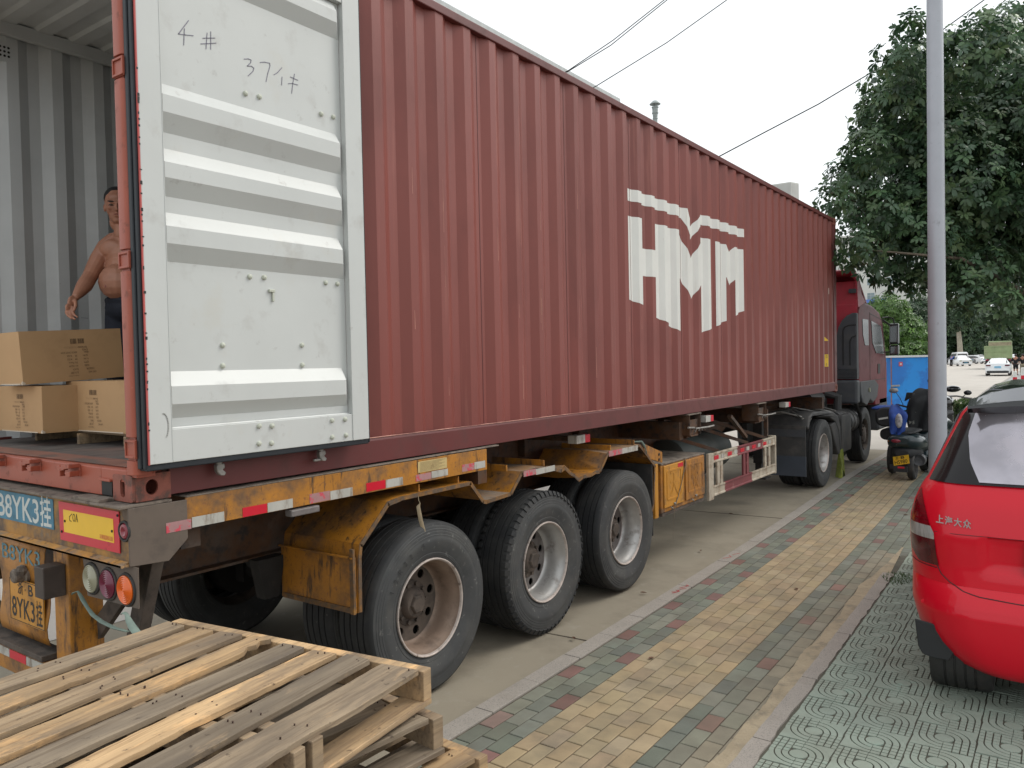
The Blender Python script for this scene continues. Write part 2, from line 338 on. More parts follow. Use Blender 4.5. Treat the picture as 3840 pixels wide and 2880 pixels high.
def rrect(x0, x1, y0, y1, r, n=4):
    P = []
    for cx, cy, a in ((x1 - r, y1 - r, 0), (x0 + r, y1 - r, 90), (x0 + r, y0 + r, 180), (x1 - r, y0 + r, 270)):
        for i in range(n + 1): t = R(a + 90 * i / n); P.append((cx + r * cos(t), cy + r * sin(t)))
    return P
# ================================================================ GROUND
def zt(Y): return 0. if Y < 30 else min(.0055 * (Y - 30), .44)
def sh(Y):
    if Y < .5: return 0.
    if Y < 12: return -.0026 * (Y - .5) ** 2
    return -.344 - .02 * (Y - 12)
def struct(o): o['kind'] = 'structure'; return o
def sheet(name, x0, x1, ys, dz, m, follow=False):
    b = MB(); V = []
    for y in ys:
        s_ = sh(y) if follow else 0
        V += [(x0 + (s_ if follow else 0), y, zt(y) + dz), (x1 + s_, y, zt(y) + dz)]
    return struct(b.add(V, [(2 * i, 2 * i + 1, 2 * i + 3, 2 * i + 2) for i in range(len(ys) - 1)]).build(name, m))
sheet('ground', -900, 900, (-300, 0, 30, 110, 1400), -.045, mat('far ground', (.27, .25, .21), .9, var=.1, vs=.1))
b = MB(); ysr = [-60, 0] + [i for i in range(2, 30, 2)] + [30, 40, 50, 60, 70, 80, 90, 110, 400]
V = []
for y in ysr: V += [(-48, y, zt(y) - .013), (.46 + sh(y), y, zt(y) - .013)]
struct(b.add(V, [(2 * i, 2 * i + 1, 2 * i + 3, 2 * i + 2) for i in range(len(ysr) - 1)]).build('road', 'concrete'))
mb_ = MB(); V = []; ys3 = [-60, -20, 0, 15, 30, 50, 70, 90, 110, 400]
for y in ys3: V += [(-48, y, zt(y) - .009), (-3.05, y, zt(y) - .009)]
struct(mb_.add(V, [(2 * i, 2 * i + 1, 2 * i + 3, 2 * i + 2) for i in range(len(ys3) - 1)]).build('forecourt', mat('pale forecourt concrete', (.47, .43, .385), .85, var=.06, vs=.5, dirt=(((.36, .33, .29), 1.5, .5, .7, .5),), bump=(120, .2, .004))))  # paler copy of the road concrete; open daylight is put into its colour
mb_ = MB(); V = []; ys3 = [16.8, 20, 24, 30, 40, 50, 60, 70, 80, 90, 110, 400]
for y in ys3: V += [(-3.05, y, zt(y) - .009), (.45 + sh(y), y, zt(y) - .009)]
struct(mb_.add(V, [(2 * i, 2 * i + 1, 2 * i + 3, 2 * i + 2) for i in range(len(ys3) - 1)]).build('far_road', bpy.data.materials['pale forecourt concrete']))  # same pale colour carries the daylight on the open far road
# expansion joints sawn in the road concrete
b = MB()
for y in (3.15, 8.3, 13.4): b.bar((-3, y - .2, -.0105), (.40 + sh(y), y, -.0105), .012, .003)
struct(b.build('road_joints', 'joint'))
# sidewalk bed + individual pavers
b = MB(); ys = [-4 + .5 * i for i in range(46)] + [19, 25, 30, 50, 70, 90]
ys = sorted(set(ys)); V = []
for y in ys: V += [(.55 + sh(y), y, zt(y) - .007), (9.5, y, zt(y) - .007)]
struct(b.add(V, [(2 * i, 2 * i + 1, 2 * i + 3, 2 * i + 2) for i in range(len(ys) - 1)]).build('sidewalk_bed', 'joint'))
b = MB(); rp = random.Random(5)
def paver(x, y, l, w, c, tilt=.0012):
    g = .0032; h = [rp.uniform(-tilt, tilt) for _ in range(4)]; e = .004
    cs = [(x + g, y + g), (x + w - g, y + g), (x + w - g, y + l - g), (x + g, y + l - g)]
    ci = [(x + g + e, y + g + e), (x + w - g - e, y + g + e), (x + w - g - e, y + l - g - e), (x + g + e, y + l - g - e)]
    sx = [sh(p[1]) for p in cs]
    V = [(p[0] + s_, p[1], -.012) for p, s_ in zip(cs, sx)] + [(p[0] + s_, p[1], -.003 + q) for p, s_, q in zip(cs, sx, h)] + [(p[0] + s_, p[1], q) for p, s_, q in zip(ci, sx, h)]
    b.add(V, [(0, 1, 5, 4), (1, 2, 6, 5), (2, 3, 7, 6), (3, 0, 4, 7), (4, 5, 9, 8), (5, 6, 10, 9), (6, 7, 11, 10), (7, 4, 8, 11), (8, 9, 10, 11)], 0, False, c)
def jit(c, a=.19):
    k = 1 + rp.uniform(-a, a); return (c[0] * k * (1 + rp.uniform(-.04, .04)), c[1] * k, c[2] * k * (1 + rp.uniform(-.05, .05)))
GREEN = (.155, .165, .132); YEL = (.315, .245, .150); REDP = (.19, .105, .090)
for i in range(40):
    x = .56 + i * .1035
    y0 = 6.9 if i >= 13 else .3
    n0 = int(y0 / .206)
    for j in range(n0, 92):
        y = j * .206 + (.103 if i % 2 else 0)
        c = GREEN
        if 3 <= i <= 8: c = YEL
        elif (i == 0 and j % 4 == 0) or (i == 2 and j % 4 == 2) or (i == 10 and j % 5 == 1) or (i > 12 and (i * 3 + j * 5) % 23 == 0): c = REDP
        c = jit(c, .10 if c is YEL else .19)
        if i in (10, 11, 12) and y < 7: q = (.25, .60, .75)[i - 10] * rp.uniform(.6, 1.2); c = tuple(a * (1 - q) + s_ * q for a, s_ in zip(c, (.28, .235, .165)))
        elif rp.random() < .06: c = tuple(a * .75 + s_ * .25 for a, s_ in zip(c, (.30, .27, .21)))
        paver(x, y, .206, .1035, c)
struct(b.build('sidewalk', 'paver'))
# granite kerb stones
b = MB(); rk = random.Random(2); y = -1.2
while y < 90:
    l = 1.0 if y < 20 else 2.0
    a0, a1 = y + .004, y + l - .004; d = rk.uniform(-.0015, .0015); p = rk.uniform(-.003, .003)
    for q0, q1 in ((a0, (a0 + a1) / 2), ((a0 + a1) / 2, a1)):
        s0, s1 = sh(q0), sh(q1)
        b.hexa([(.418 + s0 + p, q0, zt(q0) - .12), (.548 + s0 + p, q0, zt(q0) - .12), (.548 + s1 + p, q1, zt(q1) - .12), (.418 + s1 + p, q1, zt(q1) - .12),
                (.418 + s0 + p, q0, zt(q0) + .004 + d), (.548 + s0 + p, q0, zt(q0) + .004 + d), (.548 + s1 + p, q1, zt(q1) + .004 + d), (.418 + s1 + p, q1, zt(q1) + .004 + d)])
    y += l
struct(b.build('kerb', 'kerb', bevel=.004))
# second, chipped granite edging + cement smear
b = MB(); y = .4
while y < 5.6:
    n = 12; l = .95; row = []
    for k in range(n + 1):
        yy = y + l * k / n; e = 1.905 + sh(yy) + rk.uniform(-.003, .003); w = .098 + rk.uniform(-.012, .004)
        row.append((e, e + w, yy))
    V = []
    for e, w, yy in row: V += [(e, yy, -.03), (e, yy, .012), (w, yy, .012), (w + .002, yy, -.03)]
    F = []
    for k in range(n):
        for q in range(3): F.append((k * 4 + q, (k + 1) * 4 + q, (k + 1) * 4 + q + 1, k * 4 + q + 1))
    F += [(0, 1, 2, 3), (n * 4 + 3, n * 4 + 2, n * 4 + 1, n * 4)]
    b.add(V, F); y += l + .008
struct(b.build('edging_kerb', 'kerb'))
b = MB(); V = []; n = 150
for k in range(n + 1):
    yy = .3 + 7.0 * k / n; s_ = sh(yy); wob = .025 * sin(yy * 3.1) + .018 * sin(yy * 9.7) + rk.uniform(-.008, .008)
    e_ = max(0, min(1, (7.2 - yy) / 1.6)); wob = wob * e_ + (1 - e_) * .11 * 2.2
    V += [(min(1.92, 1.812 + wob * .45) + s_ , yy, .0038), (min(1.925, 1.835 + wob * .3) + s_, yy, .0055), (1.87 + .058 * (1 - e_) + s_, yy, .008 + .002 * sin(yy * 13)), (1.93 + s_ + (.06 * e_ if yy > 5.5 else 0), yy, .009)]
struct(b.add(V, [(k * 4 + q, k * 4 + q + 1, (k + 1) * 4 + q + 1, (k + 1) * 4 + q) for k in range(n) for q in range(3)], 0, False).build('cement_strip', 'sand'))
b = MB()
for pts in ([(.44, 4.52), (.47, 4.60), (.43, 4.62)], [(.45, 4.66), (.48, 4.72)], [(.43, 4.70), (.47, 4.80), (.44, 4.82)], [(.42, 4.55), (.46, 4.58), (.45, 4.64)], [(.37, 5.9), (.42, 6.0), (.38, 6.05)], [(.40, 6.1), (.44, 6.2)]): b.stroke([(p[0], p[1], .0062) for p in pts], .009, .0006, nrm=(0, 0, 1))
struct(b.build('kerb_spray_marks', mat('red spray paint', (.40, .06, .06), .8, var=.2)))
# patterned green tiles
b = MB(); bb = MB(); T = .295; rt_ = random.Random(9)
def tile(ox, oy, flip):
    c = T / 2; g = .0024; zb = rt_.uniform(-.002, .002); tl = (rt_.uniform(-.003, .003), rt_.uniform(-.003, .003))
    def Z(u, v): return .0085 + zb + tl[0] * (u / T - .5) + tl[1] * (v / T - .5)
    def piece(pts):
        pts = [(min(max(u, .003), T - .003), min(max(v, .003), T - .003)) for u, v in pts]
        if flip: pts = [(T - u, v) for u, v in pts][::-1]
        m_ = len(pts); V = [(ox + u + sh(oy + v), oy + v, .001) for u, v in pts] + [(ox + u + sh(oy + v), oy + v, Z(u, v)) for u, v in pts]
        b.add(V, [(i, (i + 1) % m_, m_ + (i + 1) % m_, m_ + i) for i in range(m_)] + [tuple(range(m_, 2 * m_))])
    piece(ring(c, c, .045, 16))
    for q0, q1 in ((.051, .078), (.085, .112), (.119, .144)):
        piece([(c - .046, c + q0), (c - .003, c + q0), (c - .003, c + q1), (c - .046, c + q1)]); piece([(c + .003, c - q1), (c + .046, c - q1), (c + .046, c - q0), (c + .003, c - q0)])
    rs = [(.052, .080), (.087, .115), (.122, .146)]
    for r0, r1 in rs:
        for a in (0, 180):
            for q in range(2):
                P = [(c + r1 * cos(R(a + q * 45 + 45 * k / 4)), c + r1 * sin(R(a + q * 45 + 45 * k / 4))) for k in range(5)] + [(c + r0 * cos(R(a + q * 45 + 45 - 45 * k / 4)), c + r0 * sin(R(a + q * 45 + 45 - 45 * k / 4))) for k in range(5)]
                piece(P)
        for sgn in (1, -1):            # straight strips cut into bars
            for k in range(4):
                v0 = .003 + k * .0365; v1 = v0 + .0305
                if sgn > 0: P = [(c - r1, c + v0), (c - r0, c + v0), (c - r0, c + v1), (c - r1, c + v1)]
                else: P = [(c + r0, c - v1), (c + r1, c - v1), (c + r1, c - v0), (c + r0, c - v0)]
                piece(P)
    for sgn in (1, -1):
        P = [(c + sgn * .1455, c + sgn * .1455)] + [(c + sgn * .145 * cos(R(t)), c + sgn * .145 * sin(R(t))) for t in (75, 60, 45, 30, 15)][::1]
        piece(P[::sgn] if sgn < 0 else P)
for i in range(-0, 9):
    for j in range(0, 23):
        ox = 2.01 + i * T; oy = .35 + j * T + (.06 if i % 2 else 0)
        if ox + sh(oy) > 4.5: continue
        tile(ox, oy, False)
struct(b.build('patterned_tiles', 'tile'))
V = []
for k in range(28): yy = .2 + k * .25; V += [(1.95 + sh(yy), yy, .002), (4.8, yy, .002)]
struct(bb.add(V, [(2 * i, 2 * i + 1, 2 * i + 3, 2 * i + 2) for i in range(27)]).build('tile_bed', 'tile_base'))
# grass growing where the edging has broken away
b = MB()
for k in range(420):
    a = rk.random() * 2 * pi; r = .13 * rk.random() ** .5; x = 1.98 + r * cos(a); y = 6.0 + r * 1.6 * sin(a); h = rk.uniform(.01, .04); w = .004; d = rk.random() * pi
    g = rk.uniform(.6, 1.3); ex, ey = cos(d) * w, sin(d) * w
    b.quad([(x - ex, y - ey, 0), (x + ex, y + ey, 0), (x + rk.uniform(-.02, .02), y + rk.uniform(-.02, .02), h)], 0, (.06 * g, .12 * g, .03 * g))
tag(b.build('weeds', 'leaf'), 'small green weeds sprouting from the broken edging kerb', 'weeds', kind='stuff')
# fallen leaves
lf0 = None
for i, (x, y, a, c) in enumerate([(1.52, 9.2, .3, 0), (.95, 3.05, 1.2, 0), (1.30, 5.2, 2.2, 0), (.22, 4.4, .4, 0), (.05, 6.1, 1.9, 0), (.62, 10.4, 2.8, 0), (1.05, 7.9, .9, 0), (-.4, 8.2, .2, 0), (.3, 3.1, 2.5, 0)]):
    if lf0 is None:
        lb = MB(); P = [(-.03, 0, .006), (-.012, -.012, .012), (.012, -.011, .010), (.034, 0, .004), (.012, .011, .010), (-.012, .012, .012)]
        lb.add(P + [(0, 0, .003)], [(6, k, (k + 1) % 6) for k in range(6)], 0, True)
        lf0 = lb.build('fallen_leaf', mat('dry leaf', (.12, .06, .035), .8, var=.3, vs=30)); o = lf0
    else: o = lf0.copy(); COL.objects.link(o)
    o.location = (x, y, .002); o.rotation_euler = (0, 0, a); tag(o, 'small dry brown leaf lying on the ground between the trailer and the red car', 'leaf', 'fallen leaves on the paving')

# ================================================================ SHIPPING CONTAINER
ZB = 1.46; CT = ZB + 2.896; XL = -2.438; YE = 12.192
ct = thing('shipping_container', 'long red corrugated shipping container with white logo and its rear door folded open', 'container', (-1.219, 0, ZB))
# wall line: corrugation profile as list of (y, depth)
def corr(y0, y1, p0=1.792, per=.2815):
    P = []; k = math.floor((y0 - p0) / per) - 1
    while True:
        a = p0 + k * per
        if a > y1: break
        for dy, d in ((0, 0), (.072, 0), (.140, -.036), (.2115, -.036)):
            P.append((a + dy, d))
        k += 1
    out = []
    for (ya, da), (yb, db) in zip(P, P[1:]):
        if yb <= y0 or ya >= y1: continue
        if ya < y0: da += (db - da) * (y0 - ya) / (yb - ya); ya = y0
        if not out: out.append((ya, da))
        if yb > y1: db = da + (db - da) * (y1 - ya) / (yb - ya); yb = y1
        out.append((yb, db))
    return out
XW = -.012
prof = corr(.12, YE - .06)
def wall(name, xf, m_out, m_in, z0, z1):
    b = MB(); t = .003; n = len(prof)
    for side, mi in ((0, 0), (1, 1)):
        V = []
        for y, d in prof: 
            x = xf(d) - (0 if side == 0 else t) * (1 if xf(0) > -1 else -1)
            V += [(x, y, z0), (x, y, z1)]
        b.add(V, [(2 * i, 2 * i + 2, 2 * i + 3, 2 * i + 1) if side == 0 else (2 * i, 2 * i + 1, 2 * i + 3, 2 * i + 2) for i in range(n - 1)], mi)
    return b.build(name, [m_out, m_in], ct)
wall('side_panel', lambda d: XW + d, 'cont', 'inner', 1.605, 4.30)
wall('side_panel', lambda d: XL + .012 - d, 'cont', 'inner', 1.605, 4.30)
# faint bright edges where the paint is rubbed: weld seams between sheets
b = MB()
for k in (4, 8, 12, 16, 20, 24, 28, 32, 36):
    y = 1.792 + .2815 * k - .2815 * 2 + .175
    b.box(XW - .0365, XW - .034, y, y + .006, 1.61, 4.29)
b.build('weld_seam', 'contrail', ct)
# rails
b = MB()
b.prism([(0.0, 1.4725), (0.0, 1.6), (-.006, 1.618), (-.03, 1.618), (-.03, 1.61), (-.008, 1.60), (-.008, 1.482), (-.06, 1.482), (-.06, 1.4725)], 'y', .17, YE - .17)
b.build('bottom_rail', 'contrail', ct, bevel=.002)
b = MB(); b.prism([(-1 * 2.438, 1.4725), (-2.438, 1.618), (-2.408, 1.618), (-2.42, 1.48), (-2.378, 1.4725)], 'y', .17, YE - .17); b.build('bottom_rail', 'contrail', ct)
for x0, x1 in ((-.060, .0), (XL, XL + .06)):
    b = MB(); b.box(x0, x1, .10, YE - .1, 4.288, 4.346); b.build('top_rail', 'contrail', ct, bevel=.006)
b = MB()
b.tube([(-.003, .2 + k * .06, 1.6175) for k in range(198)], [rk.choice((.0012, .002, .003, .0034)) for k in range(198)], 5)
b.build('weld_bead', mat('pale primer bead', (.46, .22, .17), .6, var=.3, vs=40), ct)
# floor, roof, front wall
b = MB(); b.box(XL + .05, -.05, .03, YE - .1, 1.57, 1.603); b.build('floor', 'floor_wood', ct)
b = MB(); nn = 0; V = []; y = .15; zs = (4.335, 4.335, 4.315, 4.315)
pr_ = []
while y < YE - .1: pr_ += [(y, 4.340), (y + .09, 4.340), (y + .11, 4.320), (y + .20, 4.320)]; y += .22
for y, z in pr_: V += [(XL + .06, y, z), (-.06, y, z)]
n0 = len(pr_)
b.add(V, [(2 * i, 2 * i + 1, 2 * i + 3, 2 * i + 2) for i in range(n0 - 1)], 1)
b.add([(v[0], v[1], v[2] + .003) for v in V], [(2 * i, 2 * i + 1, 2 * i + 3, 2 * i + 2) for i in range(n0 - 1)], 0)
b.build('roof', ['contrail', 'inner'], ct)
b = MB(); b.box(XL + .03, -.03, YE - .05, YE - .02, 1.6, 4.3, 1); b.box(XL + .03, -.03, YE - .02, YE - .005, 1.6, 4.3, 0); b.build('front_wall', ['cont', 'inner'], ct)
for x0, x1 in ((-.12, -.001), (XL + .001, XL + .12)):
    b = MB(); b.box(x0, x1, YE - .16, YE, 1.575, 4.24); b.build('corner_post', 'contrail', ct, bevel=.01)
# interior rails along the top of the far wall, with a small vent and lashing rings
b = MB(); b.box(XL + .062, XL + .10, .1, YE - .1, 4.24, 4.33); b.build('inner_rail', 'inner', ct, bevel=.004)
b = MB(); b.box(XL + .046, XL + .052, .47, .56, 4.08, 4.20)
for i in range(3):
    for j in range(3): b.cyl((XL + .051, .49 + i * .025, 4.115 + j * .028), (XL + .0545, .49 + i * .025, 4.115 + j * .028), .008, n=8, mi=1)
b.build('wall_vent', ['inner', 'ink'], ct)
# scuff marks on the far interior wall
b = MB(); rs = random.Random(11)
for k in range(26):
    y = .5 + rs.random() * 2.2; z = rs.choice((2.42, 2.46, 2.2, 2.25, 2.75, 1.95)) + rs.uniform(-.02, .02)
    ph = (y - 1.792) / .2815 % 1 * .2815
    if ph > .072: continue
    l = min(rs.uniform(.01, .05), .071 - ph)
    b.stroke([(XL + .0165, y, z), (XL + .0165, y + l, z + rs.uniform(-.004, .004))], rs.uniform(.003, .007))
if b.v: b.build('scuff_mark', 'marker', ct)
# rear frame: sill, keepers, castings, hinge post, far post, header
b = MB()
b.prism([(0.0, 1.474), (0.0, 1.597), (.012, 1.603), (.16, 1.606), (.16, 1.59), (.02, 1.585), (.02, 1.474)], 'x', XL + .17, -.27)
b.prism([(0.0, 1.545), (0.0, 1.597), (.012, 1.603), (.16, 1.606), (.16, 1.55)], 'x', -.27, -.045)
b.box(XL + .045, XL + .17, 0, .15, 1.54, 1.604)
b.build('rear_sill', 'sill', ct, bevel=.003)
b = MB(); b.box(XL + .17, -.05, .03, .17, 1.6065, 1.609); b.build('threshold_plate', mat('rusty threshold plate', (.27, .12, .085), .75, var=.25, vs=7, dirt=(((.13, .105, .09), 12, .48, .62, .8, (.3, 1, 1)),), bump=(60, .4, .003)), ct)
b = MB(); b.box(-.27, -.18, .001, .16, 1.477, 1.54); b.build('pocket', 'ink', ct)
b = MB(); b.box(-.275, -.175, -.012, .03, 1.540, 1.552); b.build('pocket_lip', 'sill', ct, bevel=.003)
def keeper(x):
    b = MB()
    b.box(x, x + .10, -.006, 0, 1.545, 1.605)
    b.prism([(x + .02, 1.600), (x + .10, 1.607), (x + .10, 1.588), (x + .055, 1.583), (x + .02, 1.588)], 'y', -.055, -.004)
    b.prism([(x + .04, 1.565), (x + .10, 1.575), (x + .095, 1.548), (x + .07, 1.545), (x + .055, 1.558)], 'y', -.05, -.004)
    b.prism([(x - .03, 1.585), (x - .005, 1.598), (x + .012, 1.585), (x + .004, 1.575), (x + .004, 1.545), (x - .012, 1.548), (x - .016, 1.572)], 'y', -.052, -.026)
    b.bar((x, -.04, 1.580), (x + .04, -.04, 1.585), .022, .018)
    return b.build('lock_keeper', 'sill', ct, bevel=.003)
for x in (-.555, -.955, -1.36, -1.76, -2.1): keeper(x)
def casting(x0, x1, y0, y1, z0, hole_rear, name='corner_casting'):
    b = MB(); z1 = z0 + .118; zm = z0 + .059
    o = rrect(x0, x1, z0, z1, .012, 2); h = [(x0 + (x1 - x0) * .5 + .020 * cos(t) , zm + (.020 if sin(t) >= 0 else -.020) + .020 * sin(t)) for t in [2 * pi * i / 20 for i in range(20)]]
    fl = y0 if hole_rear else y1
    s_ = 1 if hole_rear else -1
    b.holed(o, [h], 'y', min(fl, fl + s_ * .013), max(fl, fl + s_ * .013))
    xs = x1 if x1 > -1 else x0; sg = -1 if x1 > -1 else 1
    ym = (y0 + y1) / 2
    o2 = rrect(y0 + .0135, y1 - .0005 if hole_rear else y1 - .0135, z0, z1, .002, 1)
    h2 = [(ym + .030 * cos(t), zm + .034 * sin(t)) for t in [2 * pi * i / 20 for i in range(20)]]
    b.holed(o2, [h2], 'x', min(xs, xs + sg * .013), max(xs, xs + sg * .013))
    b.box(x0 + .002, x1 - .002, y0 + .013, y1, z1 - .013, z1 - .001); b.box(x0 + .002, x1 - .002, y0 + .013, y1, z0 + .001, z0 + .013)
    xi = x0 if x1 > -1 else x1; b.box(min(xi, xi - sg * .012), max(xi, xi - sg * .012), y0 + .013, y1, z0 + .002, z1 - .002)
    ye = y1 if hole_rear else y0; b.box(x0 + .013, x1 - .013, min(ye, ye - s_ * .013), max(ye, ye - s_ * .013), z0 + .003, z1 - .003)
    return b.build(name, 'casting', ct, bevel=.003)
casting(-.162, .002, -.004, .174, ZB, True); casting(XL - .002, XL + .160, -.004, .174, ZB, True)
casting(-.162, .002, YE - .178, YE, ZB, False); casting(-.162, .002, YE - .178, YE, CT - .118, False)
casting(-.162, .002, -.004, .174, CT - .118, True)
# hinge post: rounded column broken by hinge lugs
def hinge_post(side):
    cx = .004 if side > 0 else XL - .004
    b = MB(); zs = [(1.578, 1.648), (1.742, 2.462), (2.548, 3.276), (3.369, 4.23)]
    for z0, z1 in zs: b.prism(rrect(cx - .043, cx + .043, -.012, .082, .024, 4), 'z', z0 + .004, z1 - .004, smooth=True)
    b.box(cx - .035, cx + .030, .0, .085, 1.57, 4.24)
    p = b.build('corner_post', 'sill', ct, bevel=.006)
    for z0, z1 in ((1.648, 1.742), (2.462, 2.548), (3.276, 3.369)):
        h = MB(); h.box(cx - .038, cx + .048, -.008, .0, z0 + .006, z1 - .006)
        h.box(cx - .038, cx - .030, -.014, -.007, z0 + .008, z1 - .008); h.box(cx + .040, cx + .050, -.016, -.007, z0 + .008, z1 - .008)
        h.box(cx - .030, cx + .040, -.016, -.0075, z0 + .008, z0 + .018); h.box(cx - .030, cx + .040, -.016, -.0075, z1 - .018, z1 - .008)
        h.build('hinge', 'sill', p, bevel=.002)
hinge_post(1); hinge_post(-1)
b = MB(); b.box(XL + .04, -.04, .0, .12, 4.20, 4.35); b.build('door_header', 'sill', ct, bevel=.006)
# inner jamb behind the post
b = MB(); b.box(-.060, -.032, .02, .12, 1.603, 4.2); b.box(XL + .032, XL + .06, .02, .12, 1.603, 4.2); b.build('door_jamb', 'inner', ct)

# ---- the right hand door, swung 270 degrees back against the side
D0, D1, DX = .015, 1.285, .118; zD0, zD1 = 1.630, 4.19
dr = MB()
dr.box(.062, DX, D0, D0 + .105, zD0, zD1); dr.box(.062, DX, D1 - .118, D1, zD0, zD1)
dr.box(.062, DX - .002, D0 + .105, D1 - .118, zD0, zD0 + .145); dr.box(.062, DX - .002, D0 + .105, D1 - .118, 3.98, zD1)
door = dr.build('door', 'door', ct, bevel=.003)
b = MB()   # pressed panel
zs = [1.777, 1.820, 1.883, 1.961, 2.026, 2.507, 2.582, 2.657, 2.721, 2.791, 2.866, 2.933, 2.999, 3.069, 3.148, 3.223, 3.279, 3.79, 3.86, 3.92, 3.979]
xr_, xo = .082, .120
pat = [xr_, xr_, xo, xo, xr_, xr_, xo, xo, xr_, xr_, xo, xo, xr_, xr_, xo, xo, xr_, xr_, xo, xo, xr_]
ya, yb = D0 + .1065, D1 - .1195
# ridges end with tapered ends near the frame: columns ya, ya+.002, yb-.045, yb
V = []
for z, x in zip(zs, pat):
    V += [(x, ya, z), (x, yb - .042, z), (xr_ + (x - xr_) * .0, yb - .004, z), (xr_, yb, z)]
F = []
for i in range(len(zs) - 1):
    for q in range(3): F.append((i * 4 + q, i * 4 + q + 1, (i + 1) * 4 + q + 1, (i + 1) * 4 + q))
b.add(V, F); b.build('pressed_panel', 'door', door, bevel=.010, segs=3)
b = MB(); b.tube([(xr_ + .012, ya, 1.7765), (xr_ + .012, yb, 1.7765)], .006, 6); b.tube([(DX, D0 + .104, 1.64), (DX, D0 + .104, 4.1)], .0022, 5); b.tube([(DX, D1 - .118, 1.64), (DX, D1 - .118, 4.1)], .003, 5)
b.build('weld_bead', 'door', door)
b = MB(); b.box(.108, .1185, D0 - .004, D0 + .0, zD0 - .001, zD1); b.build('frame_edge', mat('red door edge', (.52, .10, .09), .5, var=.1, dirt=(((.2, .15, .14), 40, .62, .68, .8),)), door)
b = MB()
for x0, x1, w in ((.050, .078, .020), (.080, .106, .014)):
    b.box(x0, x1, D0 - w, D0 - .0005, zD0 - .02, zD1)
    b.box(x0, x1 + .004, D0 - .01, D1 + .004, zD0 - .028, zD0 - .0008)
b.box(.06, .114, D1 + .0005, D1 + .010, zD0 - .02, zD1)
b.build('door_gasket', 'gasket', door, bevel=.005)
b = MB(); b.box(.062, .0815, D0 + .1, D1 - .11, zD0 + .01, zD1 - .01); b.build('door_skin', 'contrail', door)
for (y, z) in [(.567, 3.348), (.646, 3.353), (1.031, 3.364), (1.113, 3.368), (.561, 2.473), (.644, 2.476), (1.031, 2.478), (1.112, 2.478), (.403, 2.143), (.863, 2.147), (.40, 2.047), (.862, 2.045), (.562, 1.671), (.634, 1.666), (1.018, 1.662), (1.114, 1.664), (.565, 1.755), (.64, 1.75), (1.02, 1.75), (1.11, 1.75)]:
    x = xr_ if 1.79 < z < 3.9 else .116
    b = MB(); b.lathe([(x - .002, .013), (x + .005, .013), (x + .011, .0095), (x + .014, .003), (x + .0142, .0)], (0, y, z), 12); b.build('bolt', 'bolt', door)
b = MB(); b.box(xr_, xr_ + .014, .665, .70, 2.405, 2.42); b.box(xr_, xr_ + .012, .685, .695, 2.36, 2.406); b.build('retainer_clip', 'bolt', door, bevel=.003)
# marker writing on the door panel
b = MB(); x = xr_ + .0012; k = (x - DX)
hand = [[(0.258, 3.59), (0.207, 3.514), (0.242, 3.521), (0.279, 3.53)], [(0.237, 3.547), (0.231, 3.473)], [(0.35, 3.565), (0.342, 3.49)], [(0.369, 3.577), (0.366, 3.496)], [(0.327, 3.534), (0.39, 3.555)], [(0.316, 3.505), (0.394, 3.533)], [(0.544, 3.505), (0.567, 3.513), (0.584, 3.512), (0.581, 3.499), (0.561, 3.477), (0.585, 3.483), (0.598, 3.478), (0.593, 3.462), (0.579, 3.446), (0.564, 3.431)], [(0.635, 3.516), (0.66, 3.525), (0.691, 3.529), (0.693, 3.516), (0.679, 3.477), (0.667, 3.432)], [(0.765, 3.529), (0.736, 3.495), (0.715, 3.479)], [(0.764, 3.482), (0.76, 3.44)], [(0.842, 3.519), (0.83, 3.468), (0.821, 3.416)], [(0.815, 3.497), (0.863, 3.493)], [(0.801, 3.459), (0.825, 3.467), (0.862, 3.469)]]
for s_ in hand: b.stroke([(x, y + .022, z + .006) for y, z in s_], .0034)
b.build('handwriting', 'marker', door)
b = MB(); rs = random.Random(4)
for k in range(30):   # chipped paint along the door's leading edge
    z = rs.uniform(1.7, 3.3); b.box(.1182, .1195, D0 - .0045, D0 + rs.uniform(.001, .006), z, z + rs.uniform(.004, .016))
b.build('paint_chip', 'ink', door)
b = MB()   # arc scuff near the foot of the stile
for a in range(0, 150, 12): b.stroke([(DX + .0008, D0 + .065 + .022 * cos(R(a - 60)), 1.79 + .055 * sin(R(a - 60))), (DX + .0008, D0 + .065 + .022 * cos(R(a - 48)), 1.79 + .055 * sin(R(a - 48)))], .005)
b.build('scuff', mat('grey scuff', (.42, .42, .40), .7, var=.3, vs=60), door)
for y in (.39, 1.00):   # lock rod cams sticking out below the door
    b = MB(); b.cyl((.045, y, 1.55), (.045, y, 1.64), .016, n=12); b.prism([(y - .02, 1.585), (y + .02, 1.59), (y + .025, 1.57), (y + .012, 1.56), (y + .03, 1.545), (y + .022, 1.532), (y - .004, 1.535), (y - .018, 1.555)], 'x', .032, .06)
    if y > .9: b.box(.035, .055, y - .05, y + .0, 1.535, 1.548)
    b.build('lock_cam', 'cam', door, bevel=.004)
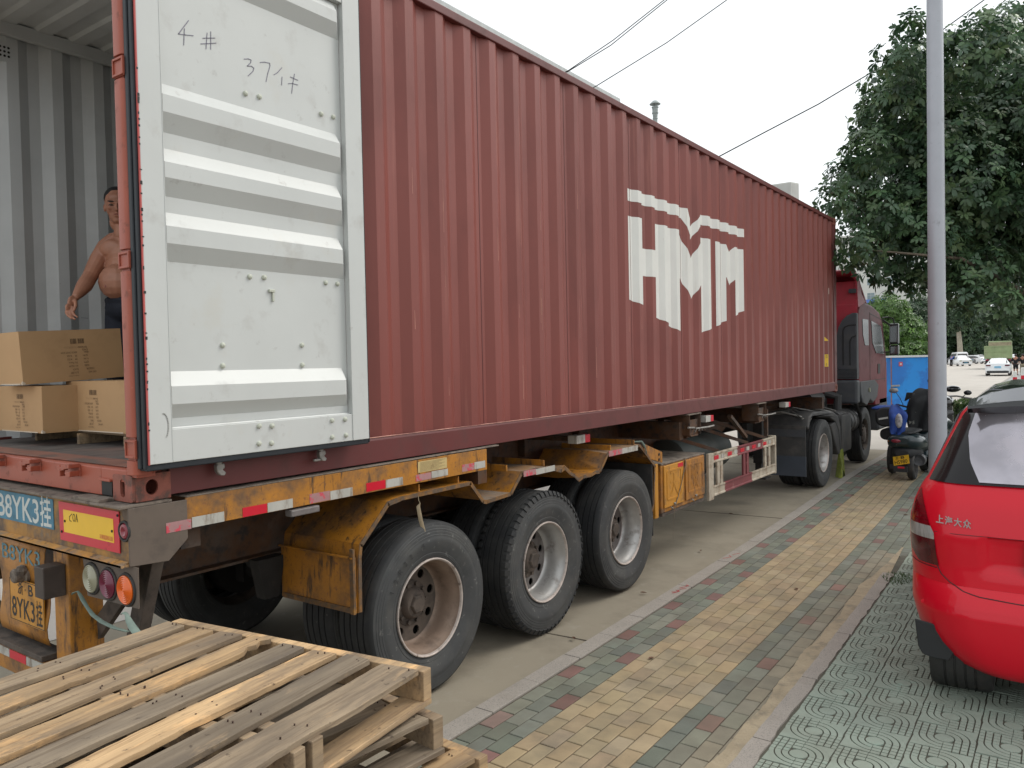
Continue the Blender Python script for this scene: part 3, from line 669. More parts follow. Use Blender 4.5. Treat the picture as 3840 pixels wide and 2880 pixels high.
# ---- white logo painted over the corrugations
LOGO = [[(4.70, 3.37), (5.0, 3.37), (5.0, 2.55), (4.70, 2.61)], [(5.0, 3.10), (5.26, 3.10), (5.26, 2.84), (5.0, 2.84)], [(5.26, 3.37), (5.535, 3.37), (5.535, 2.405), (5.26, 2.465)],
 [(5.59, 3.37), (5.85, 3.37), (5.85, 2.32), (5.59, 2.382)], [(5.85, 3.37), (6.13, 3.08), (6.13, 2.65), (5.85, 2.92)], [(6.13, 3.08), (6.40, 3.33), (6.40, 2.87), (6.13, 2.65)], [(6.40, 3.37), (6.69, 3.37), (6.69, 2.385), (6.40, 2.32)],
 [(6.83, 3.37), (7.13, 3.37), (7.13, 2.48), (6.83, 2.41)], [(7.13, 3.37), (7.25, 3.26), (7.25, 2.87), (7.13, 2.99)], [(7.25, 3.26), (7.42, 3.37), (7.42, 2.98), (7.25, 2.87)], [(7.42, 3.37), (7.71, 3.37), (7.71, 2.62), (7.42, 2.55)],
 [(4.71, 3.62), (6.03, 3.62), (5.94, 3.51), (4.71, 3.51)], [(6.03, 3.62), (6.14, 3.43), (6.14, 3.29), (5.94, 3.51)], [(6.14, 3.43), (6.41, 3.62), (6.41, 3.51), (6.14, 3.29)], [(6.41, 3.62), (7.74, 3.62), (7.74, 3.52), (6.41, 3.51)]]
def clip(poly, ymin, ymax):
    for lim, keep in ((ymin, 1), (ymax, -1)):
        out = []
        for i in range(len(poly)):
            p, q = poly[i - 1], poly[i]; ip, iq = keep * (p[0] - lim) >= 0, keep * (q[0] - lim) >= 0
            if ip != iq:
                t = (lim - p[0]) / (q[0] - p[0]); out.append((lim, p[1] + t * (q[1] - p[1])))
            if iq: out.append(q)
        poly = out
        if not poly: return []
    return poly
def on_wall(polys, name, m, e=.0012):
    b = MB()
    for P in polys:
        for (ya, da), (yb, db) in zip(prof, prof[1:]):
            c = clip(P, ya, yb)
            if len(c) < 3 or yb - ya < 1e-6: continue
            b.add([(XW + e + da + (db - da) * (y - ya) / (yb - ya), y, z) for y, z in c], [tuple(range(len(c)))[::-1]])
    return b.build(name, m, ct)
on_wall(LOGO, 'painted_logo', 'logo')
yl = mat('yellow sticker', (.72, .46, .03), .5, var=.05)
on_wall([[(11.47, 2.44), (11.67, 2.30), (11.47, 2.30)], [(11.47, 2.08), (11.665, 2.08), (11.665, 1.88), (11.47, 1.88)], [(11.81, 3.43), (11.84, 3.43), (11.84, 3.28), (11.81, 3.28)]], 'warning_sticker', yl, .0015)
on_wall([[(11.85, 3.175), (11.87, 3.175), (11.87, 3.075), (11.85, 3.075)], [(11.82, 3.175), (11.85, 3.175), (11.85, 3.165), (11.82, 3.165)], [(11.82, 3.085), (11.85, 3.085), (11.85, 3.075), (11.82, 3.075)]], 'sticker_outline', mat('pale outline', (.6, .5, .45), .6), .0015)
b = MB(); b.text('ON', .05, (XW + .003, 11.50, 2.02), (0, 1, 0), (0, 0, 1)); b.text('ER', .05, (XW + .003, 11.50, 1.89), (0, 1, 0), (0, 0, 1)); b.build('sticker_lettering', 'ink', ct)
# a few rub marks on the corrugations
b = []
rs = random.Random(21)
for k in range(46):
    y = rs.choice([1.792 + .2815 * q for q in range(0, 26)]) + rs.uniform(.01, .06); z = rs.uniform(1.75, 3.3); h = rs.uniform(.04, .35); w = rs.uniform(.002, .005)
    b.append([(y, z), (y + w, z), (y + w * .6, z + h), (y, z + h)])
on_wall(b, 'rub_mark', mat('pale rub marks', (.46, .21, .16), .6, var=.2), .0009)
# ================================================================ SEMI TRAILER
tr = thing('semi_trailer', 'rusty orange three axle skeletal trailer carrying the red container', 'trailer', (-1.219, 5, 0))
XC = -1.219
def both(f):   # mirror helper: f(sign, xfun)
    f(lambda x: x); f(lambda x: 2 * XC - x)
# ---- rear beam
b = MB()
b.box(-2.47, .03, -.04, -.028, 1.205, 1.445, 0)
b.build('rear_beam', mat('rear beam paint', (.34, .17, .035), .6, var=.2, vs=6, dirt=((BROWN, 5, .44, .6, .92), ((.16, .13, .10), 14, .56, .66, .7), (SOOT, 30, .66, .72, .7)), bump=(40, .3, .004)), tr)
b = MB(); b.box(-2.47, .03, -.075, .16, 1.445, 1.456); b.build('top_flange', 'grime_top', tr, bevel=.002)
b = MB(); b.box(-2.47, .03, -.075, -.0405, 1.196, 1.205); b.prism([(-.075, 1.196), (-.07, 1.196), (-.0405, 1.205), (-.0405, 1.215), (-.075, 1.206)], 'x', -2.46, .02)
b.build('bottom_flange', mat('rubbed orange lip', (.50, .25, .06), .6, var=.2, vs=14, dirt=(((.20, .17, .14), 8, .40, .58, .85), (BROWN, 22, .56, .64, .8)), bump=(50, .3, .003)), tr)
b = MB(); b.box(-.40, -.16, -.07, .05, 1.4565, 1.470); b.build('shim_plate', 'grime_top', tr, bevel=.002)
b = MB(); b.prism([(-.045, 1.445), (.226, 1.445), (.226, 1.270), (.131, 1.186), (-.045, 1.197)], 'x', .031, .040); b.build('corner_plate', 'plate_steel', tr, bevel=.002)
b = MB(); b.prism([(-.045, 1.445), (.226, 1.445), (.226, 1.270), (.131, 1.186), (-.045, 1.197)], 'x', -2.48, -2.471); b.build('corner_plate', 'plate_steel', tr, bevel=.002)
# plates on the rear beam
b = MB(); b.box(-1.85, -.650, -.0435, -.0405, 1.282, 1.428); pl = b.build('painted_number_panel', 'sign_blue', tr)
b = MB(); b.text('B8YK3', .115, (-1.27, -.0437, 1.297), (1, 0, 0), (0, 0, 1), width=.47, bold=.012); b.text('挂', .115, (-.785, -.0437, 1.300), (1, 0, 0), (0, 0, 1), width=.115, bold=.012); b.text('浙', .105, (-1.52, -.0437, 1.300), (1, 0, 0), (0, 0, 1), width=.11, bold=.012)
b.build('stencil_lettering', 'stencil_white', pl)
b = MB(); b.prism([(-.587, 1.426), (-.037, 1.427), (-.039, 1.246), (-.578, 1.245)], 'y', -.0465, -.0425); pl = b.build('reflector_plate', 'red_ref', tr)
b = MB(); b.prism([(-.541, 1.391), (-.085, 1.391), (-.083, 1.286), (-.538, 1.286)], 'y', -.0475, -.0466); b.build('reflector_centre', 'sign_yellow', pl)
b = MB(); b.stroke([(-.455, -.0477, 1.378), (-.480, -.0477, 1.362), (-.478, -.0477, 1.345), (-.462, -.0477, 1.343)], .003, nrm=(0, -1, 0)); b.stroke([(-.452 + .012 * cos(t / 10 * 2 * pi), -.0477, 1.362 + .016 * sin(t / 10 * 2 * pi)) for t in range(11)][:], .003, nrm=(0, -1, 0)) if False else None
b.stroke([(-.437 + .010 * cos(2 * pi * t / 10), -.0477, 1.362 + .017 * sin(2 * pi * t / 10)) for t in range(11)], .003, nrm=(0, -1, 0))
b.stroke([(-.420, -.0477, 1.345), (-.411, -.0477, 1.380), (-.401, -.0477, 1.346)], .003, nrm=(0, -1, 0)); b.stroke([(-.417, -.0477, 1.358), (-.404, -.0477, 1.358)], .0025, nrm=(0, -1, 0))
b.build('handwriting', 'ink', pl)
b = MB(); b.text('车辆尾部标志板', .016, (-.205, -.0477, 1.294), (1, 0, 0), (0, 0, 1), width=.115); b.build('plate_lettering', 'red_ref', pl)
b = MB()
for x, z in ((-.525, 1.338), (-.095, 1.337), (-.56, 1.285), (-.045, 1.41)): b.cyl((x, -.0505, z), (x, -.046, z), .006, n=8)
b.build('rivet', 'dark', pl)
b = MB(); b.lathe([(0, .0), (-.010, .020), (-.008, .030), (0, .036)], (.0, -.0405, 1.346), 20, 'y'); l = b.build('marker_lamp', 'lens_red', tr)
b = MB(); b.lathe([(0, .036), (-.008, .038), (-.008, .045), (0, .047)], (.0, -.0405, 1.346), 20, 'y'); b.build('lamp_ring', 'rubber', l)
# tail lamp bracket
b = MB(); b.prism([(-.409, 1.189), (.092 - .02, 1.194), (.070, 1.018), (-.373, 1.006)], 'y', -.030, -.024); br = b.build('lamp_bracket', 'plate_steel', tr, bevel=.002)
for x, z, m in ((-.321, 1.094, 'lens_white'), (-.170, 1.091, 'lens_dark'), (-.020, 1.088, 'lens_orange')):
    b = MB(); pr2 = [(-.0495, .0)]
    for i in range(7): r0 = .009 * i + .002; pr2 += [(-.0495 + .0001 * i * i, r0 + .002), (-.0455 + .0001 * i * i, r0 + .007)]
    pr2 += [(-.032, .063)]
    b.lathe(pr2, (x, 0, z), 28, 'y'); l = b.build('tail_lamp', m, br)
    b = MB(); b.lathe([(-.028, .076), (-.036, .074), (-.040, .068), (-.036, .062), (-.028, .061)], (x, 0, z), 28, 'y'); b.build('lamp_housing', 'rubber', l)
# rear posts, licence panel, underride bar
def posts(fx):
    b = MB(); x0, x1 = sorted((fx(-.700), fx(-.550))); b.box(x0, x1, -.03, .13, .50, 1.204); b.build('bumper_post', 'orange', tr, bevel=.006)
    b = MB(); b.bar((fx(-.78), .12, .60), (fx(-.30), .10, 1.00), .09, .03, upv=(0, 1, 0)); b.bar((fx(-.09), .14, 1.22), (fx(-.33), .14, .62), .09, .06, upv=(0, 1, 0)); b.build('brace', 'grime', tr, bevel=.004)
both(posts)
b = MB(); NP = 12; V = []
for i in range(NP + 1):
    z = 1.19 - .50 * i / NP; w = .30 - .05 * sin(pi * i / NP) * .6
    for x in (-1.32 + .015 * sin(i * .9), -.775 - .010 * sin(i * 1.3)): V.append((x, -.022 - .012 * sin(i * .8), z))
b.add(V, [(2 * i, 2 * i + 1, 2 * i + 3, 2 * i + 2) for i in range(NP)], 0, True)
lp = b.build('licence_panel', 'orange', tr, solid=.004)
b = MB(); b.text('B8YK3', .075, (-1.255, -.0365, 1.075), (1, 0, 0), (0, 0, 1), width=.43, bold=.006); b.build('stencil_lettering', 'stencil_blue', lp)
b = MB(); b.prism(rrect(-1.172, -.790, .765, .985, .01), 'y', -.040, -.036)
for p, q in (((-1.168, .770), (-1.168, .980)), ((-.794, .770), (-.794, .980)), ((-1.168, .980), (-.794, .980)), ((-1.168, .770), (-.794, .770))): b.stroke([(p[0], -.0402, p[1]), (q[0], -.0402, q[1])], .003, nrm=(0, -1, 0), mi=1)
pl = b.build('licence_plate', ['orange_bright', 'ink'], lp)
b = MB(); b.text('浙', .052, (-1.075, -.0405, .917), (1, 0, 0), (0, 0, 1), width=.058, bold=.01); b.text('·', .05, (-.995, -.0405, .915), (1, 0, 0), (0, 0, 1), width=.008, bold=.02); b.text('B', .055, (-.955, -.0405, .917), (1, 0, 0), (0, 0, 1), width=.05, bold=.01)
b.text('8YK3', .100, (-1.148, -.0405, .790), (1, 0, 0), (0, 0, 1), width=.255, bold=.008); b.text('挂', .095, (-.875, -.0405, .790), (1, 0, 0), (0, 0, 1), width=.065, bold=.008)
b.build('plate_lettering', 'ink', pl)
b = MB(); b.lathe([(-.02, .0), (-.085, .0), (-.085, .030), (-.078, .036), (-.040, .036), (-.035, .046), (-.02, .046)], (-1.02, 0, 1.015), 18, 'y', smooth=True); b.ball((-1.0, -.05, 1.04), .03, 8); b.build('socket', 'grime_top', tr)
b = MB(); b.box(-.667, -.571, -.131, -.0305, .978, 1.127)
b.build('tow_tube', mat('dark greasy steel', (.05, .036, .028), .6, var=.25, vs=9, dirt=(((.12, .09, .07), 7, .5, .7, .6),)), tr, bevel=.005)
b = MB(); b.box(-2.3, -.12 - .64, -.06, .03, .50, .625); ub = b.build('underride_bar', 'orange', tr, bevel=.005)
b = MB(); b.box(-2.3, -.765, -.07, .05, .626, .655); b.build('underride_ledge', 'grime', tr, bevel=.004)
b = MB()
for i in range(8): b.box(-2.28 + i * .19, -2.28 + i * .19 + .185, -.064, -.0605, .575, .618, i % 2)
b.build('reflector_strip', ['red_ref', 'white_ref'], ub)
# ---- side beams
def sidebeam(fx, det):
    x = lambda a, c: sorted((fx(a), fx(c)))
    b = MB(); x0, x1 = x(.020, .028); b.box(x0, x1, .2265, 2.46, 1.31, 1.452); b.build('side_beam', 'orange', tr, bevel=.002)
    b = MB(); x0, x1 = x(-.20, .030)
    b.add([(x0, .23, 1.452), (x1, .23, 1.452), (x1, 2.60, 1.458), (x0, 2.60, 1.458), (x0, .23, 1.458), (x1, .23, 1.458), (x1, 2.60, 1.466), (x0, 2.60, 1.466)], [(0, 3, 2, 1), (4, 5, 6, 7), (0, 1, 5, 4), (1, 2, 6, 5), (2, 3, 7, 6), (3, 0, 4, 7)])
    b.build('beam_cap', 'grime_top', tr, bevel=.002)
    b = MB(); x0, x1 = x(-.20, .019); b.box(x0, x1, 2.45, 2.458, 1.312, 1.451); b.build('beam_end', 'orange_deep', tr)
    if det:
        tapes = [(.12, .245, 1.310, 1.355, 'pink_ref', .0405), (.245, .415, 1.313, 1.360, 'white_ref', .0405), (.52, .665, 1.312, 1.358, 'red_ref', .0285), (.665, .823, 1.312, 1.359, 'white_ref', .0285),
                 (.929, 1.07, 1.314, 1.364, 'pink_ref', .0285), (1.07, 1.234, 1.312, 1.360, 'white_ref', .0285), (1.335, 1.49, 1.318, 1.367, 'red_ref', .0285), (1.49, 1.636, 1.318, 1.366, 'white_ref', .0285),
                 (1.746, 1.89, 1.322, 1.362, 'pink_ref', .0285), (1.89, 2.05, 1.324, 1.366, 'white_ref', .0285), (2.19, 2.32, 1.326, 1.372, 'pink_ref', .0285), (2.32, 2.44, 1.328, 1.374, 'white_ref', .0285)]
        for y0, y1, z0, z1, m, xx in tapes:
            b = MB(); b.box(xx, xx + .0012, y0 + .002, y1 - .002, z0, z1); b.build('reflective_tape', m, tr)
        b = MB(); b.box(.0285, .0297, 1.77, 2.04, 1.372, 1.440); st = b.build('notice_sticker', mat('yellowed notice', (.50, .38, .17), .7, var=.1, vs=12, dirt=(((.2, .12, .05), 14, .6, .7, .6),)), tr)
        b = MB()
        for i in range(9): b.stroke([(.0299, 1.785, 1.432 - i * .0066), (.0299, 2.02 - (i % 3) * .03, 1.432 - i * .0066)], .0012)
        b.build('fine_print', 'card_ink', st)
        b = MB(); b.box(-.01, .045, .80, .985, 1.265, 1.30); b.build('side_marker_lamp', mat('grubby grey lens', (.16, .145, .14), .4, var=.2, vs=20), tr, bevel=.006)
sidebeam(lambda x: x, True); sidebeam(lambda x: 2 * XC - x, False)
# ---- main beams and cross members
def main(fx):
    a, c = sorted((fx(-.70), fx(-.86))); m_ = (a + c) / 2
    b = MB(); b.box(a, c, .06, 11.9, 1.385, 1.40); b.box(m_ - .006, m_ + .006, .06, 8.6, .90, 1.385); b.box(a, c, .06, 8.6, .885, .90)
    b.prism([(8.6, .885), (9.4, 1.20), (9.4, 1.385), (8.6, 1.385)], 'x', m_ - .006, m_ + .006); b.box(m_ - .006, m_ + .006, 9.4, 11.9, 1.2, 1.385); b.box(a, c, 9.4, 11.9, 1.185, 1.2)
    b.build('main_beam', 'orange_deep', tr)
both(main)
for y in (.30, 1.2, 2.52, 3.3, 4.0, 4.95, 5.9, 6.9, 7.7, 8.35, 10.0, 11.5):
    full = y in (.30, 2.52, 5.9, 8.35, 11.5)
    x0, x1 = (-2.38, -.06) if full else (-1.74, -.70)
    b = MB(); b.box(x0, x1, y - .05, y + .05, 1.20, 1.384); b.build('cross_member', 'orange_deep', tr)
b = MB(); b.box(-1.74, -.70, .2, .28, .95, 1.2); b.build('cross_member', 'orange_deep', tr)
# bolsters with twist locks between axles and tractor
def bolster(y, fx):
    a, c = sorted((fx(-.20), fx(.02)))
    b = MB(); b.box(a, c, y - .17, y + .17, 1.453, 1.466); b.build('twist_lock_plate', 'grime_top', tr, bevel=.002)
    b = MB(); b.box(a, c, y - .15, y - .14, 1.24, 1.452); b.box(a, c, y + .14, y + .15, 1.24, 1.452); 
    a2, c2 = sorted((fx(-.02), fx(-.01))); b.box(a2, c2, y - .15, y + .15, 1.24, 1.40)
    a2, c2 = sorted((fx(-.12), fx(-.06))); b.box(a2, c2, y - .05, y + .05, 1.20, 1.46)
    b.box(*sorted((fx(-.14), fx(.01))), y - .10, y + .10, 1.225, 1.24)
    b.build('twist_lock_box', 'orange_deep', tr, bevel=.003)
    if fx(0) == 0:
        b = MB(); b.tube([(-.02, y + .02, 1.30), (.04, y - .08, 1.32), (.05, y - .26, 1.335)], .010, 7); b.tube([(.0, y + .05, 1.30), (.04, y + .3, 1.30), (.045, y + .45, 1.305)], .010, 7)
        b.tube([(.02, y - .06 + .03 * k, 1.31 - .02 * (k % 3)) for k in range(12)], .0022, 5)
        b.build('lock_handle', 'cam', tr)
for y in (6.08, 8.25):
    bolster(y, lambda x: x); bolster(y, lambda x: 2 * XC - x)
for y0, z0 in ((3.86, 1.345), (6.42, 1.345), (9.30, 1.345)):
    b = MB(); x1 = -.1 if y0 < 5 else 0.0
    b.box(x1 - .09, x1, y0, y0 + .14, z0, z0 + .07); b.box(x1 - .09, x1 + .001, y0 + .14, y0 + .22, z0, z0 + .068, 1); mk = b.build('side_marker', ['white_ref', 'red_ref'], tr, bevel=.003)
    b = MB(); b.box(-.75, x1 - .09, y0 + .05, y0 + .12, z0 + .015, z0 + .055); b.build('marker_arm', 'orange_deep', mk)
# diagonal stays and dark brackets glimpsed below
def stay(p, q, w):
    b = MB(); b.bar(p, q, w, .04); b.build('stay', 'orange_deep', tr)
for fx in (lambda x: x, lambda x: 2 * XC - x):
    for y in (6.9, 8.6, 7.9): stay((fx(-.72), y - .8, 1.32), (fx(-.06), y, .98), .04)
    stay((fx(-.1), 7.4, 1.35), (fx(-.1), 7.95, 1.05), .05); stay((fx(-.1), 8.75, 1.35), (fx(-.1), 8.75, .99), .05)
b = MB(); b.lathe([(6.7, .0), (6.7, .22), (6.72, .25), (8.2, .25), (8.22, .22), (8.22, .0)], (-.62, 0, .86), 28, 'y'); b.build('air_reservoir', mat('grey green tank', (.05, .06, .055), .6, var=.2, vs=3, dirt=(((.10, .09, .08), 4, .5, .7, .6),)), tr)
b = MB(); b.box(-1.5, -.9, 6.4, 8.9, .45, 1.15); b.build('equipment_box', 'dark', tr)  # added dark block that keeps the bright ground behind out of sight
# ---- mudguards
lipP = [(1.253, .647), (1.258, .95), (1.270, 1.03), (1.497, 1.235), (1.60, 1.248), (2.276, 1.250), (2.409, 1.108), (2.45, 1.100), (2.717, 1.112), (2.858, 1.245), (3.05, 1.243), (3.20, 1.236), (3.30, 1.220), (3.39, 1.196), (3.45, 1.212), (3.52, 1.165), (3.59, 1.135), (3.656, 1.088), (3.73, 1.108), (3.85, 1.104), (3.93, 1.120), (3.997, 1.114), (4.06, 1.17), (4.142, 1.250), (4.755, 1.262), (5.075, 1.03), (5.03, .66), (5.00, .60)]
def guard(fx, det):
    b = MB(); V = []; xs = [fx(.03), fx(-.20), fx(-.62)]
    for y, z in lipP:
        for x in xs: V.append((x, y, z + (rk.uniform(-.012, .012) if 3.0 < y < 4.2 else 0)))
    for i in range(len(lipP) - 1):
        ymid = (lipP[i][0] + lipP[i + 1][0]) / 2; b.add(V[3 * i:3 * i + 6], [(q, q + 1, q + 4, q + 3) for q in range(2)], 1 if det and (2.86 < ymid < 3.5 or 4.14 < ymid < 4.76 or 2.41 < ymid < 2.72) else 0)
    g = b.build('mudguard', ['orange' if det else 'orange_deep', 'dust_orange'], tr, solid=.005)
    b = MB()
    for (y0, z0), (y1, z1) in zip(lipP, lipP[1:]):
        d = Vector((y1 - y0, z1 - z0)).normalized(); n = Vector((d.y, -d.x)) * .022
        x0, x1 = sorted((fx(.029), fx(.036))); w0 = rk.uniform(.9, 1.15)
        jt = rk.uniform(-.004, .004) if 2.9 < y0 < 4.2 else 0
        P = [(y0, z0 + .003), (y1, z1 + .003), (y1 + n.x * w0, z1 + n.y * w0), (y0 + n.x * w0, z0 + n.y * w0)]
        V = [(x0 + jt, *p) for p in P] + [(x1 + jt, *p) for p in P]
        b.hexa([V[0], V[3], V[2], V[1], V[4], V[7], V[6], V[5]])
    b.build('mudguard_lip', 'lip_rust' if det else 'orange_deep', g)
    x0, x1 = sorted((fx(.0), fx(-.50)))
    for y, z in ((1.80, 1.252), (2.18, 1.252), (2.72, 1.262), (3.2, 1.245), (4.05, 1.115) , (4.25, 1.258), (4.7, 1.264)):
        b = MB(); b.box(x0, x1, y, y + .012, z, z + .045); b.build('stiffener', 'orange', g)
guard(lambda x: x, True); guard(lambda x: 2 * XC - x, False)
for y0, y1, z0, z1, m in ((2.88, 3.04, 1.205, 1.247, 0), (3.04, 3.30, 1.20, 1.243, 1), (4.16, 4.40, 1.215, 1.262, 0), (4.40, 4.70, 1.215, 1.262, 1)):
    b = MB(); b.box(.0365, .0385, y0, y1, z0, z1); b.build('reflective_tape', ('pink_ref', 'white_ref')[m], tr)
b = MB(); b.box(-.62, .026, 1.236, 1.2455, .645, .962); b.box(-.62, .026, 1.215, 1.236, .955, .965); bk = b.build('mudguard_rear_panel', 'orange', tr, bevel=.002)
b = MB(); b.box(.0, .030, 1.22, 1.2355, .643, 1.01); b.box(-.60, .02, 1.226, 1.2355, .645, .675); b.build('panel_edge', 'lip_rust', bk)
b = MB(); b.box(-.58, .030, 5.0, 5.012, .37, 1.05); b.build('mud_flap', 'rubber', tr)
# ---- wheels
M['rim_disc2'] = mat('grey wheel disc', (.17, .155, .145), .6, .2, var=.2, vs=10, dirt=(((.06, .05, .045), 8, .5, .65, .7),))
def tyre_mesh(c, sg, name='tyre', n=72):
    h = [(.112, .296), (.121, .306), (.124, .318), (.1265, .320), (.130, .335), (.128, .337), (.138, .372), (.1445, .405), (.1465, .430), (.1455, .432), (.1465, .448), (.1445, .450), (.1435, .468), (.1415, .470), (.1405, .484), (.1375, .487), (.137, .503), (.1355, .506), (.130, .518), (.120, .5255)]
    tread = []
    for gx in (.078, .028, -.028, -.078):
        tread += [(gx + .006, .530), (gx + .004, .517), (gx - .004, .517), (gx - .006, .530)]
    P = h + tread + [(-a, r) for a, r in h[::-1]]
    mis = []
    for i in range(len(P) - 1): mis.append(1 if (P[i][1] < .505 and P[i + 1][1] < .51) else 0)
    b = MB(); b.lathe([(a * sg, r) for a, r in P], c, n, 'x', mis=mis); return b
def lugs(b, c, sg, n=58, d=.006):
    for i in range(n):
        a0 = 2 * pi * (i + .1) / n; a1 = 2 * pi * (i + .75) / n
        for s2 in (1, -1):
            V = []
            for a in (a0, a1):
                for x, r in ((.10, .523), (.1225, .522), (.138, .498), (.10, .535), (.130, .5335), (.1475, .502)):
                    V.append((c[0] + x * sg * s2, c[1] + r * cos(a), c[2] + r * sin(a)))
            b.add(V, [(0, 1, 4, 3), (1, 2, 5, 4), (6, 9, 10, 7), (7, 10, 11, 8), (3, 4, 10, 9), (4, 5, 11, 10), (0, 3, 9, 6), (2, 8, 11, 5)], 0)
def wheel(y, z, fx, sg, style, outer=True, parent=tr, rs=1.):
    cx = fx(-.075) if outer else fx(-.405); c = (cx, y, z)
    b = tyre_mesh(c, sg)
    if style == 1 and outer: lugs(b, c, sg)
    ty = b.build('tyre', ['tyre', 'tyre_side'], parent)
    if not outer:
        b = MB(); b.lathe([(x * sg, r) for x, r in ((.12, .30), (.0, .26), (-.12, .30))], c, 32, 'x'); b.build('rim', 'rim_disc', ty); return ty
    RM = 'rim_rust' if style == 0 else 'rim_silver'
    b = MB(); pr3 = [(.122, .303), (.132, .302), (.134, .297), (.130, .290), (.118, .286), (.095, .281), (.085, .272), (.055, .266), (.045, .262), (.0, .259), (-.020, .256), (-.036, .250), (-.046, .243), (-.049, .236)]
    mis = [1, 1, 1, 1] + [0] * 9
    b.lathe([(x * sg, r) for x, r in pr3], c, 56, 'x', mis=mis)
    rim = b.build('rim', [RM, 'rim_edge'], ty)
    b = MB(); holes = [ring(y + .190 * cos(2 * pi * (i + .3) / 8), z + .190 * sin(2 * pi * (i + .3) / 8), .029, 16) for i in range(8)]
    x0, x1 = sorted((cx - .050 * sg, cx - .060 * sg))
    b.holed(ring(y, z, .2375, 56), holes, 'x', x0, x1); b.build('wheel_disc', 'rim_disc' if style == 0 else 'rim_disc2', rim)
    b = MB(); b.lathe([(-.051 * sg, .145), (-.045 * sg, .142), (-.040 * sg, .10), (-.010 * sg, .092), (.003 * sg, .08), (.006 * sg, .066), (.006 * sg, .05)], c, 28, 'x', caps=True)
    for i in range(10):
        a = 2 * pi * i / 10; b.cyl((cx - .052 * sg, y + .122 * cos(a), z + .122 * sin(a)), (cx - .024 * sg, y + .122 * cos(a), z + .122 * sin(a)), .014, n=6)
    b.lathe([(.005 * sg, .062), (.020 * sg, .060), (.026 * sg, .054), (.026 * sg, .0)], c, 6, 'x', smooth=False)
    b.build('hub', 'grime' if style == 0 else 'rim_disc', rim, bevel=.002)
    return ty
AX = (1.836, 3.134, 4.431)
for i, y in enumerate(AX):
    st = (0, 1, 2)[i]
    t_ = wheel(y, .53, lambda x: x, 1, st); wheel(y, .53, lambda x: x, 1, st, False)
    wheel(y, .53, lambda x: 2 * XC - x, -1, st); wheel(y, .53, lambda x: 2 * XC - x, -1, st, False)
    if i == 0:    # raised size mark on the first sidewall
        b = MB(); cc = (0, y, .53); s_ = '12R22.5'
        for k, ch in enumerate(s_):
            a = R(152 - k * 8.5); rr = .405; ry, rz = cos(a), sin(a)
            # reading direction is clockwise seen from +x ; view from +x has +y to the right
            o = Vector((.0715, y + ry * rr, .53 + rz * rr)); ux = Vector((0, rz, -ry)); uy = Vector((0, ry, rz))
            b.text(ch, .034, o - uy * .017 - ux * .012, ux, uy, ext=.0035)
        b.build('raised_lettering', 'tyre', t_)
    b = MB(); b.cyl((-2.3, y, .53), (-.14, y, .53), .065, n=16); b.build('axle', 'dark', tr)
def susp(fx):
    for i, y in enumerate(AX):
        b = MB(); a, c = sorted((fx(-.60), fx(-.68)))
        for k in range(5):
            L = .52 - k * .09; zz = .66 + k * .014
            b.box(a, c, y - L, y + L, zz, zz + .012)
        b.box(a - .01, c + .01, y - .08, y + .08, .44, .74); b.build('leaf_spring', 'dark', tr)
        b = MB(); b.cyl((fx(-.98), y - .22, .70), (fx(-.98), y - .05, .70), .085, n=16); b.cyl((fx(-.98), y - .05, .70), (fx(-.98), y + .06, .70), .065, n=14); b.build('brake_chamber', 'dark', tr)
        b = MB(); b.lathe([(fx(-.40) , .205), (fx(-.56), .205)], (0, y, .53), 24, 'x', caps=True); b.build('brake_drum', 'dark', tr)
    for y in (1.15, 2.48, 3.78, 5.1):
        a, c = sorted((fx(-.60), fx(-.68))); b = MB(); b.prism([(y - .10, .90), (y + .10, .90), (y + .05, .66), (y - .05, .66)], 'x', a, c); b.build('spring_hanger', 'dark', tr)
both(susp)
# ---- toolbox, splash panel and side guard
b = MB(); b.box(-.55, -.004, 5.27, 6.35, .53, 1.005); tb = b.build('toolbox', 'orange', tr, bevel=.008)
b = MB(); b.box(-.56, .004, 5.27, 6.36, 1.006, 1.020); b.build('toolbox_lid', 'grime_top', tb, bevel=.003)
b = MB(); b.box(-.54, .0, 5.28, 6.34, .500, .529); b.build('toolbox_sill', 'grime', tb)
for y0, y1, ch, m in ((5.315, 5.775, '天', 'orange_bright'), (5.835, 6.335, '骏', 'orange')):
    b = MB(); b.box(-.004, .010, y0, y1, .575, .995); dd = b.build('toolbox_door', m, tb, bevel=.006)
    b = MB(); o = rrect(y0 + .055, y1 - .055, .645, .945, .03, 3); i_ = rrect(y0 + .073, y1 - .073, .663, .927, .022, 3); b.holed(o, [i_], 'x', .009, .0145); b.build('pressed_rib', m, dd, bevel=.002)
    b = MB(); b.text(ch, .20, (.0105, y0 + .13, .70), (0, 1, 0), (0, 0, 1), width=.20, ext=.004, bold=-.01); b.build('embossed_character', m, dd)
    b = MB(); b.box(.010, .022, (y0 + y1) / 2 - .02, (y0 + y1) / 2 + .02, .585, .605); b.tube([(.02, y0 + .12, .575), (.03, y0 + .14, .560), (.02, y0 + .17, .555)], .008, 6); b.build('latch', 'cam', dd, bevel=.002)
b = MB(); b.box(.0105, .012, 5.64, 5.765, .945, .985); b.build('reflective_tape', 'red_ref', tb)
b = MB(); b.box(-.40, .0, 5.125, 5.20, .505, 1.03); b.build('splash_panel', 'orange_bright', tr, bevel=.004)
b = MB(); b.prism([(4.905, 1.255), (5.30, 1.135), (5.30, 1.03), (4.905, 1.13)], 'x', -.02, .0); b.cyl((-.021, 5.22, 1.12), (.006, 5.22, 1.12), .014, n=8, mi=1); b.cyl((-.021, 5.22, 1.07), (.006, 5.22, 1.07), .014, n=8, mi=1); b.build('hanger_plate', ['orange', 'dark'], tr, bevel=.003)
